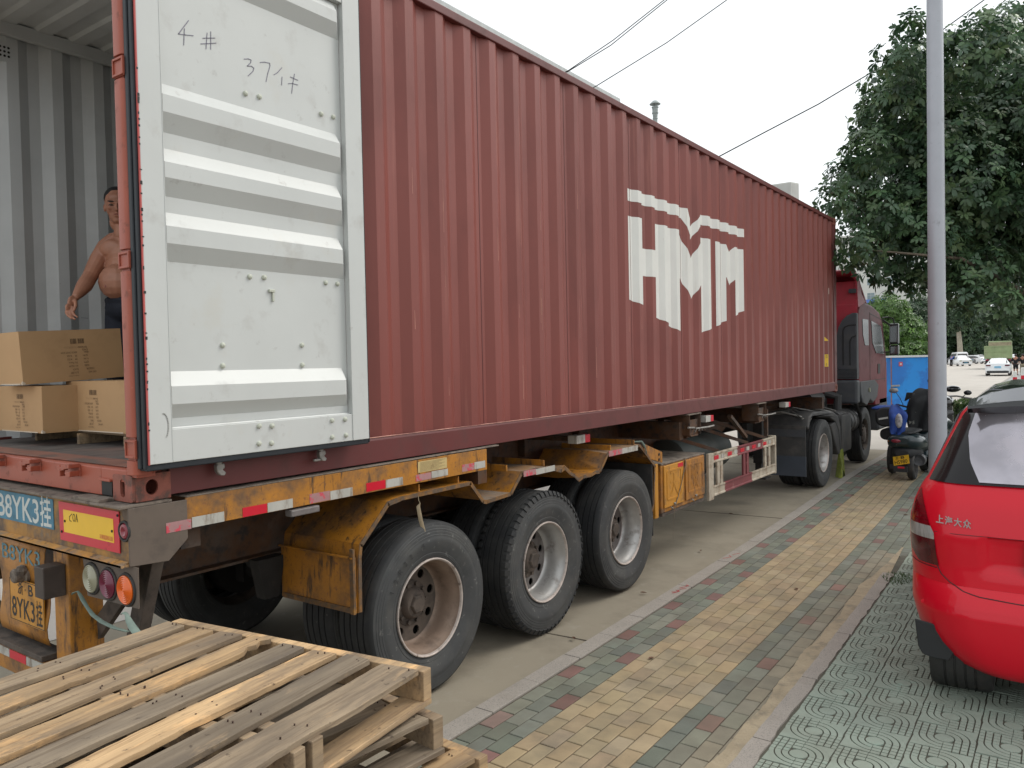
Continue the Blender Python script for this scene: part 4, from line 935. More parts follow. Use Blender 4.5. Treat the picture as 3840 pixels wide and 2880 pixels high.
def rail(z0, z1, name, splits):
    for (y0, y1, m) in splits:
        b = MB(); b.prism([(-.03, z0), (.0, z0), (.0, z0 + .018), (-.008, z0 + .022), (-.008, z1 - .022), (.0, z1 - .018), (.0, z1), (-.03, z1)], 'y', y0, y1); b.build(name, m, tr, bevel=.002)
PW = mat('chipped cream paint', (.42, .37, .29), .6, var=.15, vs=7, dirt=(((.20, .13, .08), 9, .48, .64, .75), ((.08, .06, .05), 28, .66, .72, .7)), bump=(40, .2, .003))
PR = mat('dull maroon paint', (.17, .035, .04), .6, var=.15, vs=6, dirt=(((.34, .18, .16), 9, .6, .72, .6),), bump=(40, .2, .003))
M['gw'] = PW; M['gr'] = PR
rail(.875, .985, 'guard_rail', ((6.62, 7.39, 'gw'), (7.39, 8.32, 'gr'), (8.32, 8.82, 'gw')))
rail(.500, .615, 'guard_rail', ((6.62, 6.98, 'gw'), (6.98, 7.9, 'gr'), (7.9, 8.82, 'gw')))
b = MB(); b.box(-.03, .002, 6.48, 6.62, .47, .99); b.build('guard_post', 'gw', tr, bevel=.003)
b = MB(); b.box(-.10, .0, 8.82, 8.87, .48, .995); b.build('guard_post', 'gw', tr, bevel=.012)
for y, m in ((6.75, 'gw'), (6.85, 'gw'), (7.60, 'gr'), (7.72, 'gr'), (8.40, 'gw'), (8.56, 'gw')):
    b = MB(); b.box(-.03, -.006, y, y + .075, .60, .89); b.build('guard_post', m, tr, bevel=.003)
for i in range(10):
    y = 6.66 + i * .21; b = MB(); b.box(-.0075, -.0045, y, y + (.10 if i % 2 else .13), .905, .950); b.build('reflector', ('red_ref', 'white_ref')[i % 2], tr)
# landing leg and spare wheel carrier
def leg(fx):
    a, c = sorted((fx(-.32), fx(-.45))); b = MB(); b.box(a, c, 9.25, 9.38, .55, 1.3); b.box(a + .02, c - .02, 9.27, 9.36, .35, .6); b.box(a - .06, c + .06, 9.2, 9.43, .33, .35)
    b.build('landing_leg', 'dark', tr, bevel=.004)
b = MB(); b.lathe([(-.12, .28), (-.14, .36), (-.14, .46), (-.10, .52), (.10, .52), (.14, .46), (.14, .36), (.12, .28)], (-1.2, 7.4, .72), 40, 'z'); b.build('spare_tyre', 'tyre', tr)
both(leg)
# straps tied to the trailer
tag(MB().tube([(.047, 1.747, 1.235), (.050, 1.745, 1.21), (.052, 1.755, 1.19), (.048, 1.742, 1.172), (.052, 1.756, 1.09), (.056, 1.772, 1.03), (.064, 1.79, .985)], [.002, .002, .003, .012, .013, .012, .004], 8, flatten=.3).build('hanging_strap', 'strap_tan'), 'frayed tan strap dangling from the mudguard over the rearmost tyre', 'strap')
tag(MB().tube([(.012, 5.79, 1.03), (.022, 5.80, 1.00), (.022, 5.80, .94), (.016, 5.77, .88), (.016, 5.70, .76), (.016, 5.63, .66), (.02, 5.55, .58), (.03, 5.49, .50), (.03, 5.46, .38), (.03, 5.455, .25)], [.006, .012, .013, .010, .010, .010, .009, .007, .004, .002], 8, flatten=.3).build('webbing_strap', mat('dirty webbing', (.30, .26, .20), .8, var=.2, vs=20)), 'dirty grey webbing strap hanging across the orange toolbox', 'strap')
tag(MB().tube([(-.40, -.085, 1.02), (-.37, -.09, 1.035), (-.345, -.085, 1.045), (-.335, -.08, 1.03), (-.31, -.08, 1.01), (-.26, -.085, .985), (-.20, -.09, .962), (-.12, -.09, .945), (-.03, -.085, .935), (.05, -.07, .93)], [.003, .010, .006, .010, .012, .010, .013, .015, .014, .010], 8, flatten=.35).build('plastic_strap', 'strap_green'), 'faded green plastic strap sagging from the left end of the tail lamp bracket', 'strap')
tag(MB().tube([(.02, -.08, 1.00), (.055, -.085, 1.015), (.075, -.085, 1.012), (.09, -.085, .99), (.12, -.085, .965), (.16, -.08, .935), (.20, -.07, .90)], [.004, .012, .008, .014, .018, .018, .016], 8, flatten=.3).build('plastic_strap', 'strap_green'), 'faded green plastic strap knotted below the orange tail lamp', 'strap')
tag(MB().tube([(-.05, 4.74, 1.285), (.03, 4.80, 1.285), (.042, 4.82, 1.25), (.045, 4.84, 1.22), (.05, 4.86, 1.17)], [.006, .010, .012, .007, .004], 7).build('knotted_string', 'strap_green'), 'green string knotted round the front corner of the mudguard', 'string')
# ================================================================ TRACTOR UNIT
tk = thing('truck_tractor', 'dark red tractor cab coupled to the front of the trailer', 'truck', (-1.219, 14, 0))
M['cabred'] = mat('cab red paint', (.16, .010, .018), .5, var=.08, vs=2, spec=.3, dirt=(((.06, .02, .02), 4, .5, .8, .4),))
M['cabred2'] = mat('cab rear red', (.40, .035, .055), .45, var=.08, vs=2, dirt=(((.20, .04, .045), 4, .5, .75, .5),))
M['cabgrey'] = mat('grey cab plastic', (.055, .060, .068), .55, var=.12, vs=4, dirt=(((.09, .085, .08), 5, .5, .7, .5),))
M['fender'] = mat('dusty black fender', (.045, .045, .045), .6, var=.15, vs=5, dirt=(((.11, .10, .09), 4, .45, .7, .7),))
# cab shell
side = [(13.92, 1.45), (13.92, 2.90), (14.05, 3.0), (14.5, 3.08), (15.2, 3.05), (15.85, 2.95), (16.2, 2.75), (16.5, 2.05), (16.58, 1.9), (16.6, 1.25), (16.55, 1.05), (15.35, 1.05), (15.2, 1.45)]
b = MB(); b.prism(side, 'x', -2.40, -.03); cab = b.build('cab', ['cabred'], tk, bevel=.05, segs=3)
b = MB(); b.box(-2.39, -.04, 13.895, 13.918, 1.62, 3.02); b.box(-2.39, -.04, 13.90, 13.925, 3.0, 3.45); b.build('cab_rear_panel', 'cabred2', cab, bevel=.01)
b = MB()   # roof air deflector, open at the back
for x0, x1 in ((-.075, -.03), (-2.40, -2.355)):
    b.prism([(13.55, 3.62), (13.70, 3.655), (13.78, 3.56), (13.95, 3.53), (14.12, 3.46), (14.25, 3.22), (14.6, 3.08), (13.93, 2.95), (13.88, 3.2), (13.86, 3.45), (13.6, 3.52)], 'x', x0, x1)
b.prism([(13.55, 3.62), (13.70, 3.655), (14.1, 3.60), (14.9, 3.10), (14.85, 3.06), (14.1, 3.54), (13.6, 3.58)], 'x', -2.355, -.075)
b.build('air_deflector', 'cabred2', cab, bevel=.01)
b = MB(); b.box(-.18, -.045, 13.84, 13.90, 3.22, 3.30); b.build('work_lamp', 'cabgrey', cab, bevel=.01)
b = MB(); b.cyl((-.05, 13.87, 2.80), (-.05, 13.86, 2.80), .02, n=10); b.build('bracket_bolt', 'cabgrey', cab)
b = MB()   # tall intake panel behind the cab
o = [(-.375, 1.80), (-.015, 1.80), (-.015, 2.845), (-.09, 2.845), (-.19, 2.80), (-.28, 2.71), (-.345, 2.58), (-.375, 2.42)]
b.prism(o, 'y', 13.72, 13.885); ip = b.build('intake_panel', 'cabgrey', tk, bevel=.02)
b = MB()
for w, h in ((.24, 2.62), (.12, 2.42)):
    x0 = -.015 - w; P = [(x0, 13.715, 1.88), (x0, 13.715, h - .10), (x0 + .03, 13.715, h - .03), (x0 + .10, 13.715, h), (-.02, 13.715, h + .005)]
    b.tube(P, .009, 6)
b.build('panel_groove', 'ink', ip)
b = MB()
for i in range(7): b.box(-.375, -.012, 13.71, 13.88, 1.66 + i * .024, 1.675 + i * .024)
b.box(-.37, -.02, 13.74, 13.88, 1.62, 1.80); b.build('bellows', 'cabgrey', ip)
b = MB(); b.box(-.38, -.0, 13.66, 13.90, 1.16, 1.60); b.build('side_box', 'cabgrey', tk, bevel=.04)
# door seam, windows, lower wing
b = MB()
for P in ([(-.0285, 14.9, 1.5), (-.0285, 14.9, 2.9)], [(-.0285, 16.3, 1.5), (-.0285, 16.42, 1.95), (-.0285, 16.05, 2.78)], [(-.0285, 14.9, 2.88), (-.0285, 16.0, 2.80)], [(-.0285, 14.05, 1.56), (-.0285, 16.4, 1.56)]): b.stroke(P, .012, .002)
b.build('door_seam', 'ink', cab)
b = MB(); b.prism([(14.25, 2.75), (14.75, 2.75), (14.78, 2.25), (14.45, 2.25), (14.28, 2.45)], 'x', -.029, -.022); b.build('quarter_window', mat('quarter glass', (.04, .055, .06), .25, var=0, spec=.35), cab)
b = MB(); b.prism([(15.02, 2.74), (15.93, 2.66), (16.12, 2.36), (16.22, 2.08), (15.45, 2.10), (15.12, 2.30)], 'x', -.029, -.020); dw = b.build('door_window', mat('door glass', (.035, .05, .05), .25, var=0, spec=.35), cab)
b = MB(); b.box(-2.2, -.2, 16.0, 16.2, 2.9, 2.96); b.build('sun_visor', 'black_plastic', cab)
b = MB(); b.prism([(16.2, 2.72), (16.46, 2.1), (16.48, 2.12), (16.22, 2.74)], 'x', -2.25, -.18); b.build('windscreen', 'glass_dark', cab)
b = MB(); b.prism([(14.0, 1.56), (15.35, 1.56), (15.7, 1.45), (15.55, 1.20), (15.15, 1.10), (14.85, 1.18), (14.6, 1.08), (14.2, 1.16), (14.05, 1.30)], 'x', -.30, -.02); b.build('wheel_wing', 'cabgrey', cab, bevel=.03)
b = MB(); b.box(-2.38, -.05, 16.5, 16.68, .55, 1.5); b.box(-.25, -.03, 15.75, 16.6, .50, 1.2); b.build('front_bumper', 'cabgrey', tk, bevel=.05)
b = MB(); b.box(-.03, -.022, 15.62, 15.85, 1.68, 1.88); b.build('door_handle', 'ink', cab)
b = MB(); b.cyl((-.02, 14.75, 1.38), (.0, 14.75, 1.38), .045, n=14); b.build('indicator', 'lens_white', cab)
rs = random.Random(5)
# mirrors
b = MB(); b.tube([(-.05, 16.2, 2.84), (.03, 16.4, 2.86), (.12, 16.42, 2.83), (.15, 16.42, 2.72)], .014, 8); b.tube([(-.05, 16.25, 2.80), (.05, 16.42, 2.70)], .02, 8); b.tube([(-.05, 16.25, 2.12), (.05, 16.4, 2.12)], .012, 8); ma = b.build('mirror_arm', 'black_plastic', tk)
b = MB(); b.box(.055, .235, 16.38, 16.47, 2.28, 2.72); b.box(.055, .235, 16.38, 16.47, 2.05, 2.26); b.build('mirror_housing', 'black_gloss', ma, bevel=.025, segs=3)
b = MB(); b.box(.075, .215, 16.372, 16.379, 2.33, 2.67); b.box(.08, .21, 16.372, 16.379, 2.08, 2.23); b.build('mirror_glass', mat('mirror glass', (.30, .31, .32), .1, 1., var=0), ma)
# chassis, fifth wheel
for x in (-.80, -1.64):
    b = MB(); b.box(x - .04, x + .04, 9.9, 16.4, .78, 1.05); b.build('chassis_rail', 'dark', tk)
b = MB(); b.lathe([(1.10, .0), (1.10, .45), (1.14, .46), (1.14, .0)], (XC, 11.1, 0), 28, 'z'); b.box(-1.6, -.84, 10.8, 11.5, 1.0, 1.12); b.build('fifth_wheel', 'dark', tk)
b = MB()
for i in range(14):
    y = 10.2 + i * .16; b.tube([(-.9, y, 1.12), (-.4 + rs.uniform(-.1, .1), y + rs.uniform(-.2, .2), 1.18 + rs.uniform(0, .05)), (-.05, y + rs.uniform(-.3, .3), 1.12)], .012, 5)
b.build('deck_grating', 'cam', tk)
b = MB(); b.cyl((-.55, 12.2, 1.28), (-.55, 13.0, 1.28), .15, n=18); b.box(-.9, -.5, 12.6, 13.5, 1.05, 1.35); b.tube([(-.30, 13.4, 1.0), (-.28, 13.4, 1.30), (-.5, 13.4, 1.36)], .08, 10)
b.cyl((-.25, 12.75, .86), (-.25, 14.0, .83), .22, n=24)
for i in range(5): b.lathe([(12.85 + i * .24, .222), (12.86 + i * .24, .232), (12.90 + i * .24, .222)], (-.25, 0, .845), 24, 'y')
b.build('air_reservoir', 'fender', tk)
# rear wheel wing, mud flap, front wheel
b = MB(); cy, cz = 11.07, .53; P = []
for a in range(25, 176, 10): P.append((cy - .68 * cos(R(a)), cz + .64 * sin(R(a))))
P = [(10.33, .98)] + [(10.42, 1.14), (10.62, 1.20), (11.2, 1.18), (11.85, 1.13), (12.15, 1.04), (12.30, .86), (12.36, .44)]
Q = [(12.28, .44), (12.16, .80), (11.95, .96), (11.6, 1.05), (10.9, 1.10), (10.6, 1.12), (10.45, 1.05), (10.38, .94)]
b.prism(P + Q, 'x', -.62, .02); b.prism([(11.66, .92), (12.05, .96), (12.30, .80), (12.36, .40), (12.16, .38), (12.0, .55), (11.78, .80)], 'x', -.55, .012)
b.build('wheel_wing', 'fender', tk, bevel=.03, segs=3)
b = MB(); b.box(-.62, .015, 10.20, 10.215, .55, 1.02); b.box(-.62, .018, 10.19, 10.20, .85, .96, 1); b.box(-.62, .02, 10.185, 10.21, .262, .56, 2); b.build('mud_flap', ['fender', 'cabgrey', mat('bluish flap', (.045, .055, .072), .6, var=.1)], tk)
b = MB(); b.prism(rrect(12.5, 13.2, .38, 1.02, .08), 'x', -.55, -.01); b.build('fuel_tank', 'fender', tk, bevel=.02)
b = MB(); b.tube([(-.05, 13.7, 1.2), (-.02, 13.95, .95), (-.04, 14.05, .55)], .035, 7); b.lathe([(-.42, .33), (-.45, .36), (-.44, .45)], (0, 14.5, .53), 24, 'x') ; b.build('bracket', 'dark', tk)
wheel(11.07, .53, lambda x: x, 1, 2, True, tk); wheel(11.07, .53, lambda x: x, 1, 2, False, tk); wheel(11.07, .53, lambda x: 2 * XC - x, -1, 2, True, tk)
for cx, sg in ((-.18, 1), (2 * XC + .18, -1)):
    t_ = tyre_mesh((cx, 14.5, .53), sg).build('tyre', ['tyre', 'tyre_side'], tk)
    b = MB(); b.lathe([(.132 * sg, .30), (.10 * sg, .27), (.05 * sg, .26), (.08 * sg, .20), (.12 * sg, .15), (.13 * sg, .0)], (cx, 14.5, .53), 32, 'x')
    for i in range(10): a = 2 * pi * i / 10; b.cyl((cx + .09 * sg, 14.5 + .17 * cos(a), .53 + .17 * sin(a)), (cx + .13 * sg, 14.5 + .17 * cos(a), .53 + .17 * sin(a)), .014, n=6)
    b.build('rim', 'grime', t_)
tag(MB().add([(-.0, 12.24, .46), (.03, 12.40, .46), (.05, 12.20, .2), (.03, 12.36, .22), (.07, 12.10, -.008), (.04, 12.48, -.010), (-.06, 12.25, -.010)], [(0, 1, 3, 2), (2, 3, 5, 4), (0, 2, 4, 6), (1, 0, 6, 5), (1, 6, 5, 3)], 0, True).build('cloth_rag', mat('yellow green rag', (.20, .23, .035), .8, var=.3, vs=14), solid=.012), 'yellow green rag hanging to the ground behind the tractor drive wheel', 'rag')

# ================================================================ CARTONS INSIDE
def on_face(mb, o, ux, uz, items, ext=.0006):
    pass
def carton(x0, x1, y0, y1, z0, z1, label, print_x=False, side_print=None, pf=.36):
    # base frame local so that it can be tilted
    t = thing('cardboard_box', label, 'box', (x0, y0, z0), 'cartons stacked inside the container')
    w, d, h = x1 - x0, y1 - y0, z1 - z0
    n = 8; bx = MB(); rw = random.Random(int(w * 1e4 + x0 * 1e3)); t['_local'] = 1
    def grid(o, a, c, bulge):
        o, a, c = nv(o), nv(a), nv(c); nn = a.cross(c).normalized(); V = []
        for i in range(n + 1):
            for j in range(n + 1):
                u, v = i / n, j / n; V.append(o + a * u + c * v + nn * bulge * sin(pi * u) * sin(pi * v))
        bx.add(V, [(i * (n + 1) + j, (i + 1) * (n + 1) + j, (i + 1) * (n + 1) + j + 1, i * (n + 1) + j + 1) for i in range(n) for j in range(n)], 0, True)
    grid((0, 0, 0), (w, 0, 0), (0, 0, h), .0045); grid((w, 0, 0), (0, d, 0), (0, 0, h), .0035); grid((w, d, 0), (-w, 0, 0), (0, 0, h), .004); grid((0, d, 0), (0, -d, 0), (0, 0, h), .003)
    grid((0, 0, h), (w, 0, 0), (0, d, 0), .003); grid((0, 0, 0), (0, d, 0), (w, 0, 0), .001)
    ob = bx.build('carton', 'card', t, angle=50)
    if side_print == 'front': o, a = Vector((w, -.0052, h)), Vector((-1, 0, 0)); L = w
    else: o, a = Vector((w + .0042, d, h)), Vector((0, -1, 0)); L = d
    dn = Vector((0, 0, -1)); N = a.cross(dn)
    # everything is printed upside down: text runs along a, its top points down
    def at(s, r): return o + a * s + dn * r
    mb = MB(); s0 = L * pf
    def line(txt, s, r, size, wd): mb.text(txt, size, at(s, r), a, dn, width=wd, ext=.0004)
    k = h / .30
    rows = [('ART NO:', 'JLX-287', -.040, .272), ('COLOR:', 'BLACK', -.028, .252), ('SIZE:', '65-155CM', 0, .232), ('QTY:', '35 Pairs', .002, .212), ('N.W:', '29    KGS', .002, .192), ('G.W:', '30    KGS', .004, .172), ('MEAS:', '60X31.5X27.5CM', -.004, .152)]
    for p, q, ds, r in rows:
        r = (r - .012) * k; line(p, s0 + ds, r - .012, .0105, .048 if len(p) > 5 else .030); line(q, s0 + .066, r - .012, .0105, .0066 * len(q))
    line('Made in China', s0 + .066, .276 * k - .008, .007, .060)
    line('C/NO:', s0, .122 * k - .008, .0105, .036)
    mb.box(0, 0, 0, 0, 0, 0) if False else None
    for q in range(3): line('----------------', s0 + .04, (.105 - .004 * q) * k, .004, .10)
    line('Sportspecter', s0 + .005, .100 * k, .010, .055)
    # bar codes
    for s1 in (.020, .064):
        s_ = s0 + s1; e = s_ + .036
        while s_ < e:
            wd = rw.choice((.0008, .0014, .002)); P = [at(s_, .052 * k), at(s_ + wd, .052 * k), at(s_ + wd, .082 * k), at(s_, .082 * k)]
            mb.quad([p + N * .0005 for p in P]); s_ += wd + rw.choice((.0009, .0014))
    line('00 12345', s0 + .03, .049 * k - .003, .004, .07) if False else None
    mb.build('printed_lettering', 'card_ink', ob)
    mb = MB()   # scuffed tape on edges
    mb.hexa([(w - .004, -.006, h * .0), (w + .004, -.006, .0), (w + .004, .010, .0), (w - .004, .002, 0), (w - .016, -.0055, .005), (w + .0045, -.0055, .022), (w + .0045, .012, .008), (w - .010, .0, .006)])
    mb.stroke([(w * .1, -.003, .003), (w * .9, -.003, .004)], .006, .001, nrm=(0, -1, 0))
    mb.build('tape_piece', 'tape', ob)
    return t
carton(-2.125, -1.527, .30, .615, 1.683, 1.956, 'plain carton lying lowest at the left, text side facing the open doors', side_print='front')
carton(-1.668, -.94, .50, .815, 1.683, 1.979, 'carton low beside the hinge post, right of the other bottom carton', side_print='front', pf=.46)
tb_ = carton(-1.915, -1.60, .235, .825, 1.966, 2.272, 'topmost carton with torn tape, its long printed side turned to the street', side_print='side')
tb_.rotation_euler = (R(3.2), 0, 0)
ipal = thing('wooden_pallet', 'low wooden pallet under the cartons on the container floor', 'pallet', (-1.5, .9, 1.604))
for x in (-2.085, -1.535, -1.0):
    b = MB(); b.box(x, x + .028, .49, 1.55, 1.604, 1.668); b.build('stringer', 'wood1', ipal, bevel=.002)
for y in (.53, .80, 1.1, 1.4):
    b = MB(); b.box(-2.085, -.97, y, y + .09, 1.668, 1.682); b.build('deck_board', 'wood1', ipal)

# ================================================================ WORKER
def evald(ob):
    bpy.context.view_layer.update(); return bpy.data.meshes.new_from_object(ob.evaluated_get(bpy.context.evaluated_depsgraph_get()))
def skin(nodes, chains, sub=2):
    names = list(nodes); idx = {n: i for i, n in enumerate(names)}; E = []
    for c in chains:
        for p, q in zip(c, c[1:]): E.append((idx[p], idx[q]))
    me = bpy.data.meshes.new('s'); me.from_pydata([nodes[n][:3] for n in names], E, []); ob = bpy.data.objects.new('s', me); COL.objects.link(ob)
    sm = ob.modifiers.new('s', 'SKIN')
    if not me.skin_vertices:
        bm = bmesh.new(); bm.from_mesh(me); bm.verts.layers.skin.verify(); bm.to_mesh(me); bm.free()
    for i, n in enumerate(names):
        r = nodes[n][3]; me.skin_vertices[0].data[i].radius = r if isinstance(r, tuple) else (r, r)
    me.skin_vertices[0].data[0].use_root = True; sm.use_smooth_shade = True
    ss = ob.modifiers.new('u', 'SUBSURF'); ss.levels = ss.render_levels = sub
    m2 = evald(ob); out = ([tuple(v.co) for v in m2.vertices], [tuple(p.vertices) for p in m2.polygons])
    bpy.data.objects.remove(ob); bpy.data.meshes.remove(me); bpy.data.meshes.remove(m2); return out
def fuse(mb, name, m, parent, voxel=.006, smooth=2):
    o = mb.build('tmp', m); rm = o.modifiers.new('r', 'REMESH'); rm.mode = 'VOXEL'; rm.voxel_size = voxel; rm.use_smooth_shade = True
    s_ = o.modifiers.new('s', 'SMOOTH'); s_.factor = .5; s_.iterations = smooth
    m2 = evald(o); V = [tuple(v.co) for v in m2.vertices]; F = [tuple(p.vertices) for p in m2.polygons]; mm = o.data
    bpy.data.objects.remove(o); bpy.data.meshes.remove(mm); bpy.data.meshes.remove(m2)
    return MB().add(V, F, 0, True).build(name, m, parent, angle=80)
def ell(mb, O, Fw, c, r, n=16):
    # ellipsoid in a head frame: (side, forward, up)
    Fw = nv(Fw).normalized(); S = Fw.cross(Vector((0, 0, 1))).normalized(); U = S.cross(Fw)
    t = MB(); t.ball((0, 0, 0), 1, n); V = [nv(O) + S * (c[0] + v[0] * r[0]) + Fw * (c[1] + v[1] * r[1]) + U * (c[2] + v[2] * r[2]) for v in t.v]
    mb.add(V, t.f, 0, True)
wk = thing('person', 'shirtless worker in dark trousers reaching towards the cartons inside the container', 'person', (-2.0, 1.07, 1.604))
Nn = {'pelvis': (-1.965, 1.10, 2.50, (.150, .125)), 'belly': (-1.975, 1.055, 2.635, (.158, .150)), 'ribs': (-1.975, 1.08, 2.766, (.158, .125)), 'chest': (-1.980, 1.085, 2.875, (.165, .118)), 'neckb': (-1.990, 1.075, 2.968, (.085, .075)), 'neck': (-1.990, 1.055, 3.045, .058),
 'clav': (-2.065, 1.035, 2.925, .066), 'sh': (-2.108, 1.000, 2.885, .064), 'ua': (-2.108, .946, 2.800, .060), 'ua2': (-2.09, .90, 2.73, .054), 'el': (-2.066, .859, 2.672, .048), 'fa': (-2.02, .80, 2.606, .050), 'fa2': (-1.99, .755, 2.562, .038), 'wr': (-1.965, .718, 2.526, .027), 'palm': (-1.955, .688, 2.487, (.040, .020)), 'kn': (-1.944, .664, 2.446, (.042, .018)),
 'clav2': (-1.905, 1.120, 2.935, .068), 'sh2': (-1.845, 1.165, 2.895, .068), 'ub': (-1.80, 1.17, 2.77, .055), 'el2': (-1.775, 1.15, 2.65, .046), 'fb': (-1.74, 1.06, 2.52, .040), 'wr2': (-1.72, .98, 2.42, .027), 'palm2': (-1.71, .95, 2.36, (.038, .02)),
 'hipR': (-2.06, 1.07, 2.44, .095), 'knR': (-2.08, 1.03, 2.07, .062), 'anR': (-2.09, 1.08, 1.70, .042), 'toR': (-2.06, .97, 1.635, .035),
 'hipL': (-1.88, 1.16, 2.44, .095), 'knL': (-1.86, 1.14, 2.07, .062), 'anL': (-1.86, 1.20, 1.70, .042), 'toL': (-1.82, 1.09, 1.635, .035)}
mb = MB()
def limb(names):
    P = [Nn[n][:3] for n in names]; r = [(Nn[n][3] if not isinstance(Nn[n][3], tuple) else sum(Nn[n][3]) / 2) for n in names]
    Q, q = [], []
    for k in range(len(P) - 1):
        for t in range(4): f = t / 4; Q.append(nv(P[k]).lerp(nv(P[k + 1]), f)); q.append(r[k] + (r[k + 1] - r[k]) * f)
    mb.tube(Q + [P[-1]], q + [r[-1]], 14)
    for p, r_ in zip(P, r): mb.ball(p, r_ * .99, 12)
limb(['clav', 'sh', 'ua', 'ua2', 'el', 'fa', 'fa2', 'wr']); limb(['clav2', 'sh2', 'ub', 'el2', 'fb', 'wr2'])
limb(['neckb', 'neck']); limb(['hipR', 'knR', 'anR', 'toR']); limb(['hipL', 'knL', 'anL', 'toL'])
TF = (.5, -.86, 0)
for c_, r_ in (((-1.965, 1.10, 2.49), (.165, .125, .13)), ((-1.970, 1.085, 2.60), (.158, .130, .13)), ((-1.975, 1.085, 2.72), (.155, .120, .13)), ((-1.980, 1.085, 2.83), (.170, .118, .12)), ((-1.985, 1.085, 2.90), (.165, .090, .075)), ((-1.988, 1.078, 2.955), (.105, .070, .060))): ell(mb, c_, TF, (0, 0, 0), r_, 20)
ell(mb, Nn['palm'][:3], (.15, -.35, -.75), (0, 0, 0), (.018, .046, .038), 12); ell(mb, Nn['kn'][:3], (.15, -.35, -.75), (0, 0, 0), (.016, .028, .036), 12)
ell(mb, Nn['palm2'][:3], (.0, -.2, -.9), (0, 0, 0), (.018, .05, .036), 12)
fing = [([(-1.962, .668, 2.468), (-1.960, .655, 2.440), (-1.944, .643, 2.415), (-1.917, .640, 2.394)], .0105), ([(-1.950, .664, 2.455), (-1.942, .655, 2.425), (-1.924, .645, 2.398), (-1.890, .647, 2.378)], .0105),
        ([(-1.938, .668, 2.450), (-1.930, .662, 2.420), (-1.908, .655, 2.392), (-1.876, .662, 2.372)], .0100), ([(-1.928, .676, 2.452), (-1.922, .674, 2.428), (-1.908, .674, 2.404), (-1.884, .681, 2.386)], .0088),
        ([(-1.945, .700, 2.500), (-1.917, .690, 2.482), (-1.897, .680, 2.455), (-1.893, .668, 2.430)], .0125)]
for P, r in fing: mb.tube(P, [r * 1.0, r * .95, r * .9, r * .7], 8); mb.ball(P[-1], r * .8, 8); mb.ball(P[0], r * 1.1, 8)
for k in range(4): a = Vector((-1.715 - .012 * k + .02, .945 + .006 * k, 2.33)); mb.tube([a + Vector((0, 0, .03)), a + Vector((0, -.01, -.02)), a + Vector((-.01, -.03, -.045))], [.011, .010, .008], 8)
H0 = Vector((-2.000, 1.027, 3.152)); HF = Vector((.86, -.50, -.08))
for c, r in (((0, -.018, .035), (.073, .092, .085)), ((0, .012, .000), (.066, .078, .085)), ((0, .025, -.055), (.050, .058, .050)), ((0, .055, -.082), (.024, .024, .020)), ((0, .070, .048), (.050, .020, .030)),
             ((0, .083, .020), (.042, .012, .009)), ((.036, .066, -.010), (.020, .016, .018)), ((-.036, .066, -.010), (.020, .016, .018)), ((0, .092, -.008), (.0085, .014, .022)), ((0, .101, -.022), (.013, .012, .010)), ((0, .083, -.050), (.022, .010, .007)), ((0, .080, -.060), (.018, .011, .006)),
             ((.070, -.028, -.004), (.010, .014, .026)), ((-.070, -.028, -.004), (.010, .014, .026)), ((0, -.03, -.09), (.050, .050, .060))):
    ell(mb, H0, HF, tuple(q * 1.10 for q in c), tuple(q * 1.10 for q in r))
ell(mb, (-1.955, 1.01, 2.625), (.5, -.86, 0), (0, .040, .010), (.125, .100, .120)); ell(mb, (-1.98, 1.08, 2.87), (.5, -.86, 0), (-.075, .075, -.0), (.085, .035, .060)); ell(mb, (-1.98, 1.08, 2.87), (.5, -.86, 0), (.075, .075, -.0), (.085, .035, .060)); ell(mb, (-1.98, 1.08, 2.74), (.5, -.86, 0), (0, .05, 0), (.135, .075, .10))
body_o = fuse(mb, 'body', 'skin', wk, .0045, 2)
mb = MB(); ell(mb, H0, HF, (0, -.036, .060), (.0855, .098, .085), 20)
hair = fuse(mb, 'hair', 'hair', wk, .008, 1)
mb = MB()
for s_ in (-.030, .030):
    ell(mb, H0, HF, (s_ * 1.1, .0935, .004), (.016, .007, .0052), 10)
mb.build('eye', 'eye', wk)
mb = MB()
for s_ in (-.032, .032): ell(mb, H0, HF, (s_ * 1.1, .1005, .027), (.022, .007, .0052), 10)
mb.build('eyebrow', 'hair', wk)
mb = MB(); ell(mb, H0, HF, (0, .1015, -.0565), (.021, .004, .0034), 10); mb.build('mouth', 'lip', wk)
mb = MB(); ell(mb, (-1.98, 1.08, 2.87), (.5, -.86, 0), (-.085, .126, -.01), (.012, .004, .010), 8); ell(mb, (-1.955, 1.01, 2.625), (.5, -.86, 0), (.01, .1585, -.03), (.006, .004, .008), 8); mb.build('nipple', 'lip', wk)
PN = {k: Nn[k] for k in ('pelvis', 'hipR', 'knR', 'anR', 'hipL', 'knL', 'anL')}
PN['pelvis'] = (-1.968, 1.085, 2.480, (.168, .150)); PN['top'] = (-1.970, 1.075, 2.545, (.165, .155))
for k in ('hipR', 'hipL'): PN[k] = (*PN[k][:3], .112)
for k in ('knR', 'knL'): PN[k] = (*PN[k][:3], .082)
for k in ('anR', 'anL'): PN[k] = (*PN[k][:3], .065)
mb = MB(); Nn.update(PN)
limb(['hipR', 'knR', 'anR']); limb(['hipL', 'knL', 'anL']); ell(mb, (-1.966, 1.090, 2.465), TF, (0, 0, 0), (.182, .150, .105), 20); ell(mb, (-1.968, 1.082, 2.515), TF, (0, 0, 0), (.172, .150, .055), 20)
fuse(mb, 'trousers', 'pants', wk, .010, 1)
mb = MB()
for c in ((-2.065, 1.0, 1.632), (-1.83, 1.12, 1.632)): mb.ball(c, 1, 14, sc_=(.05, .12, .030)); mb.ball((c[0], c[1] + .06, c[2] + .03), 1, 12, sc_=(.045, .06, .05))
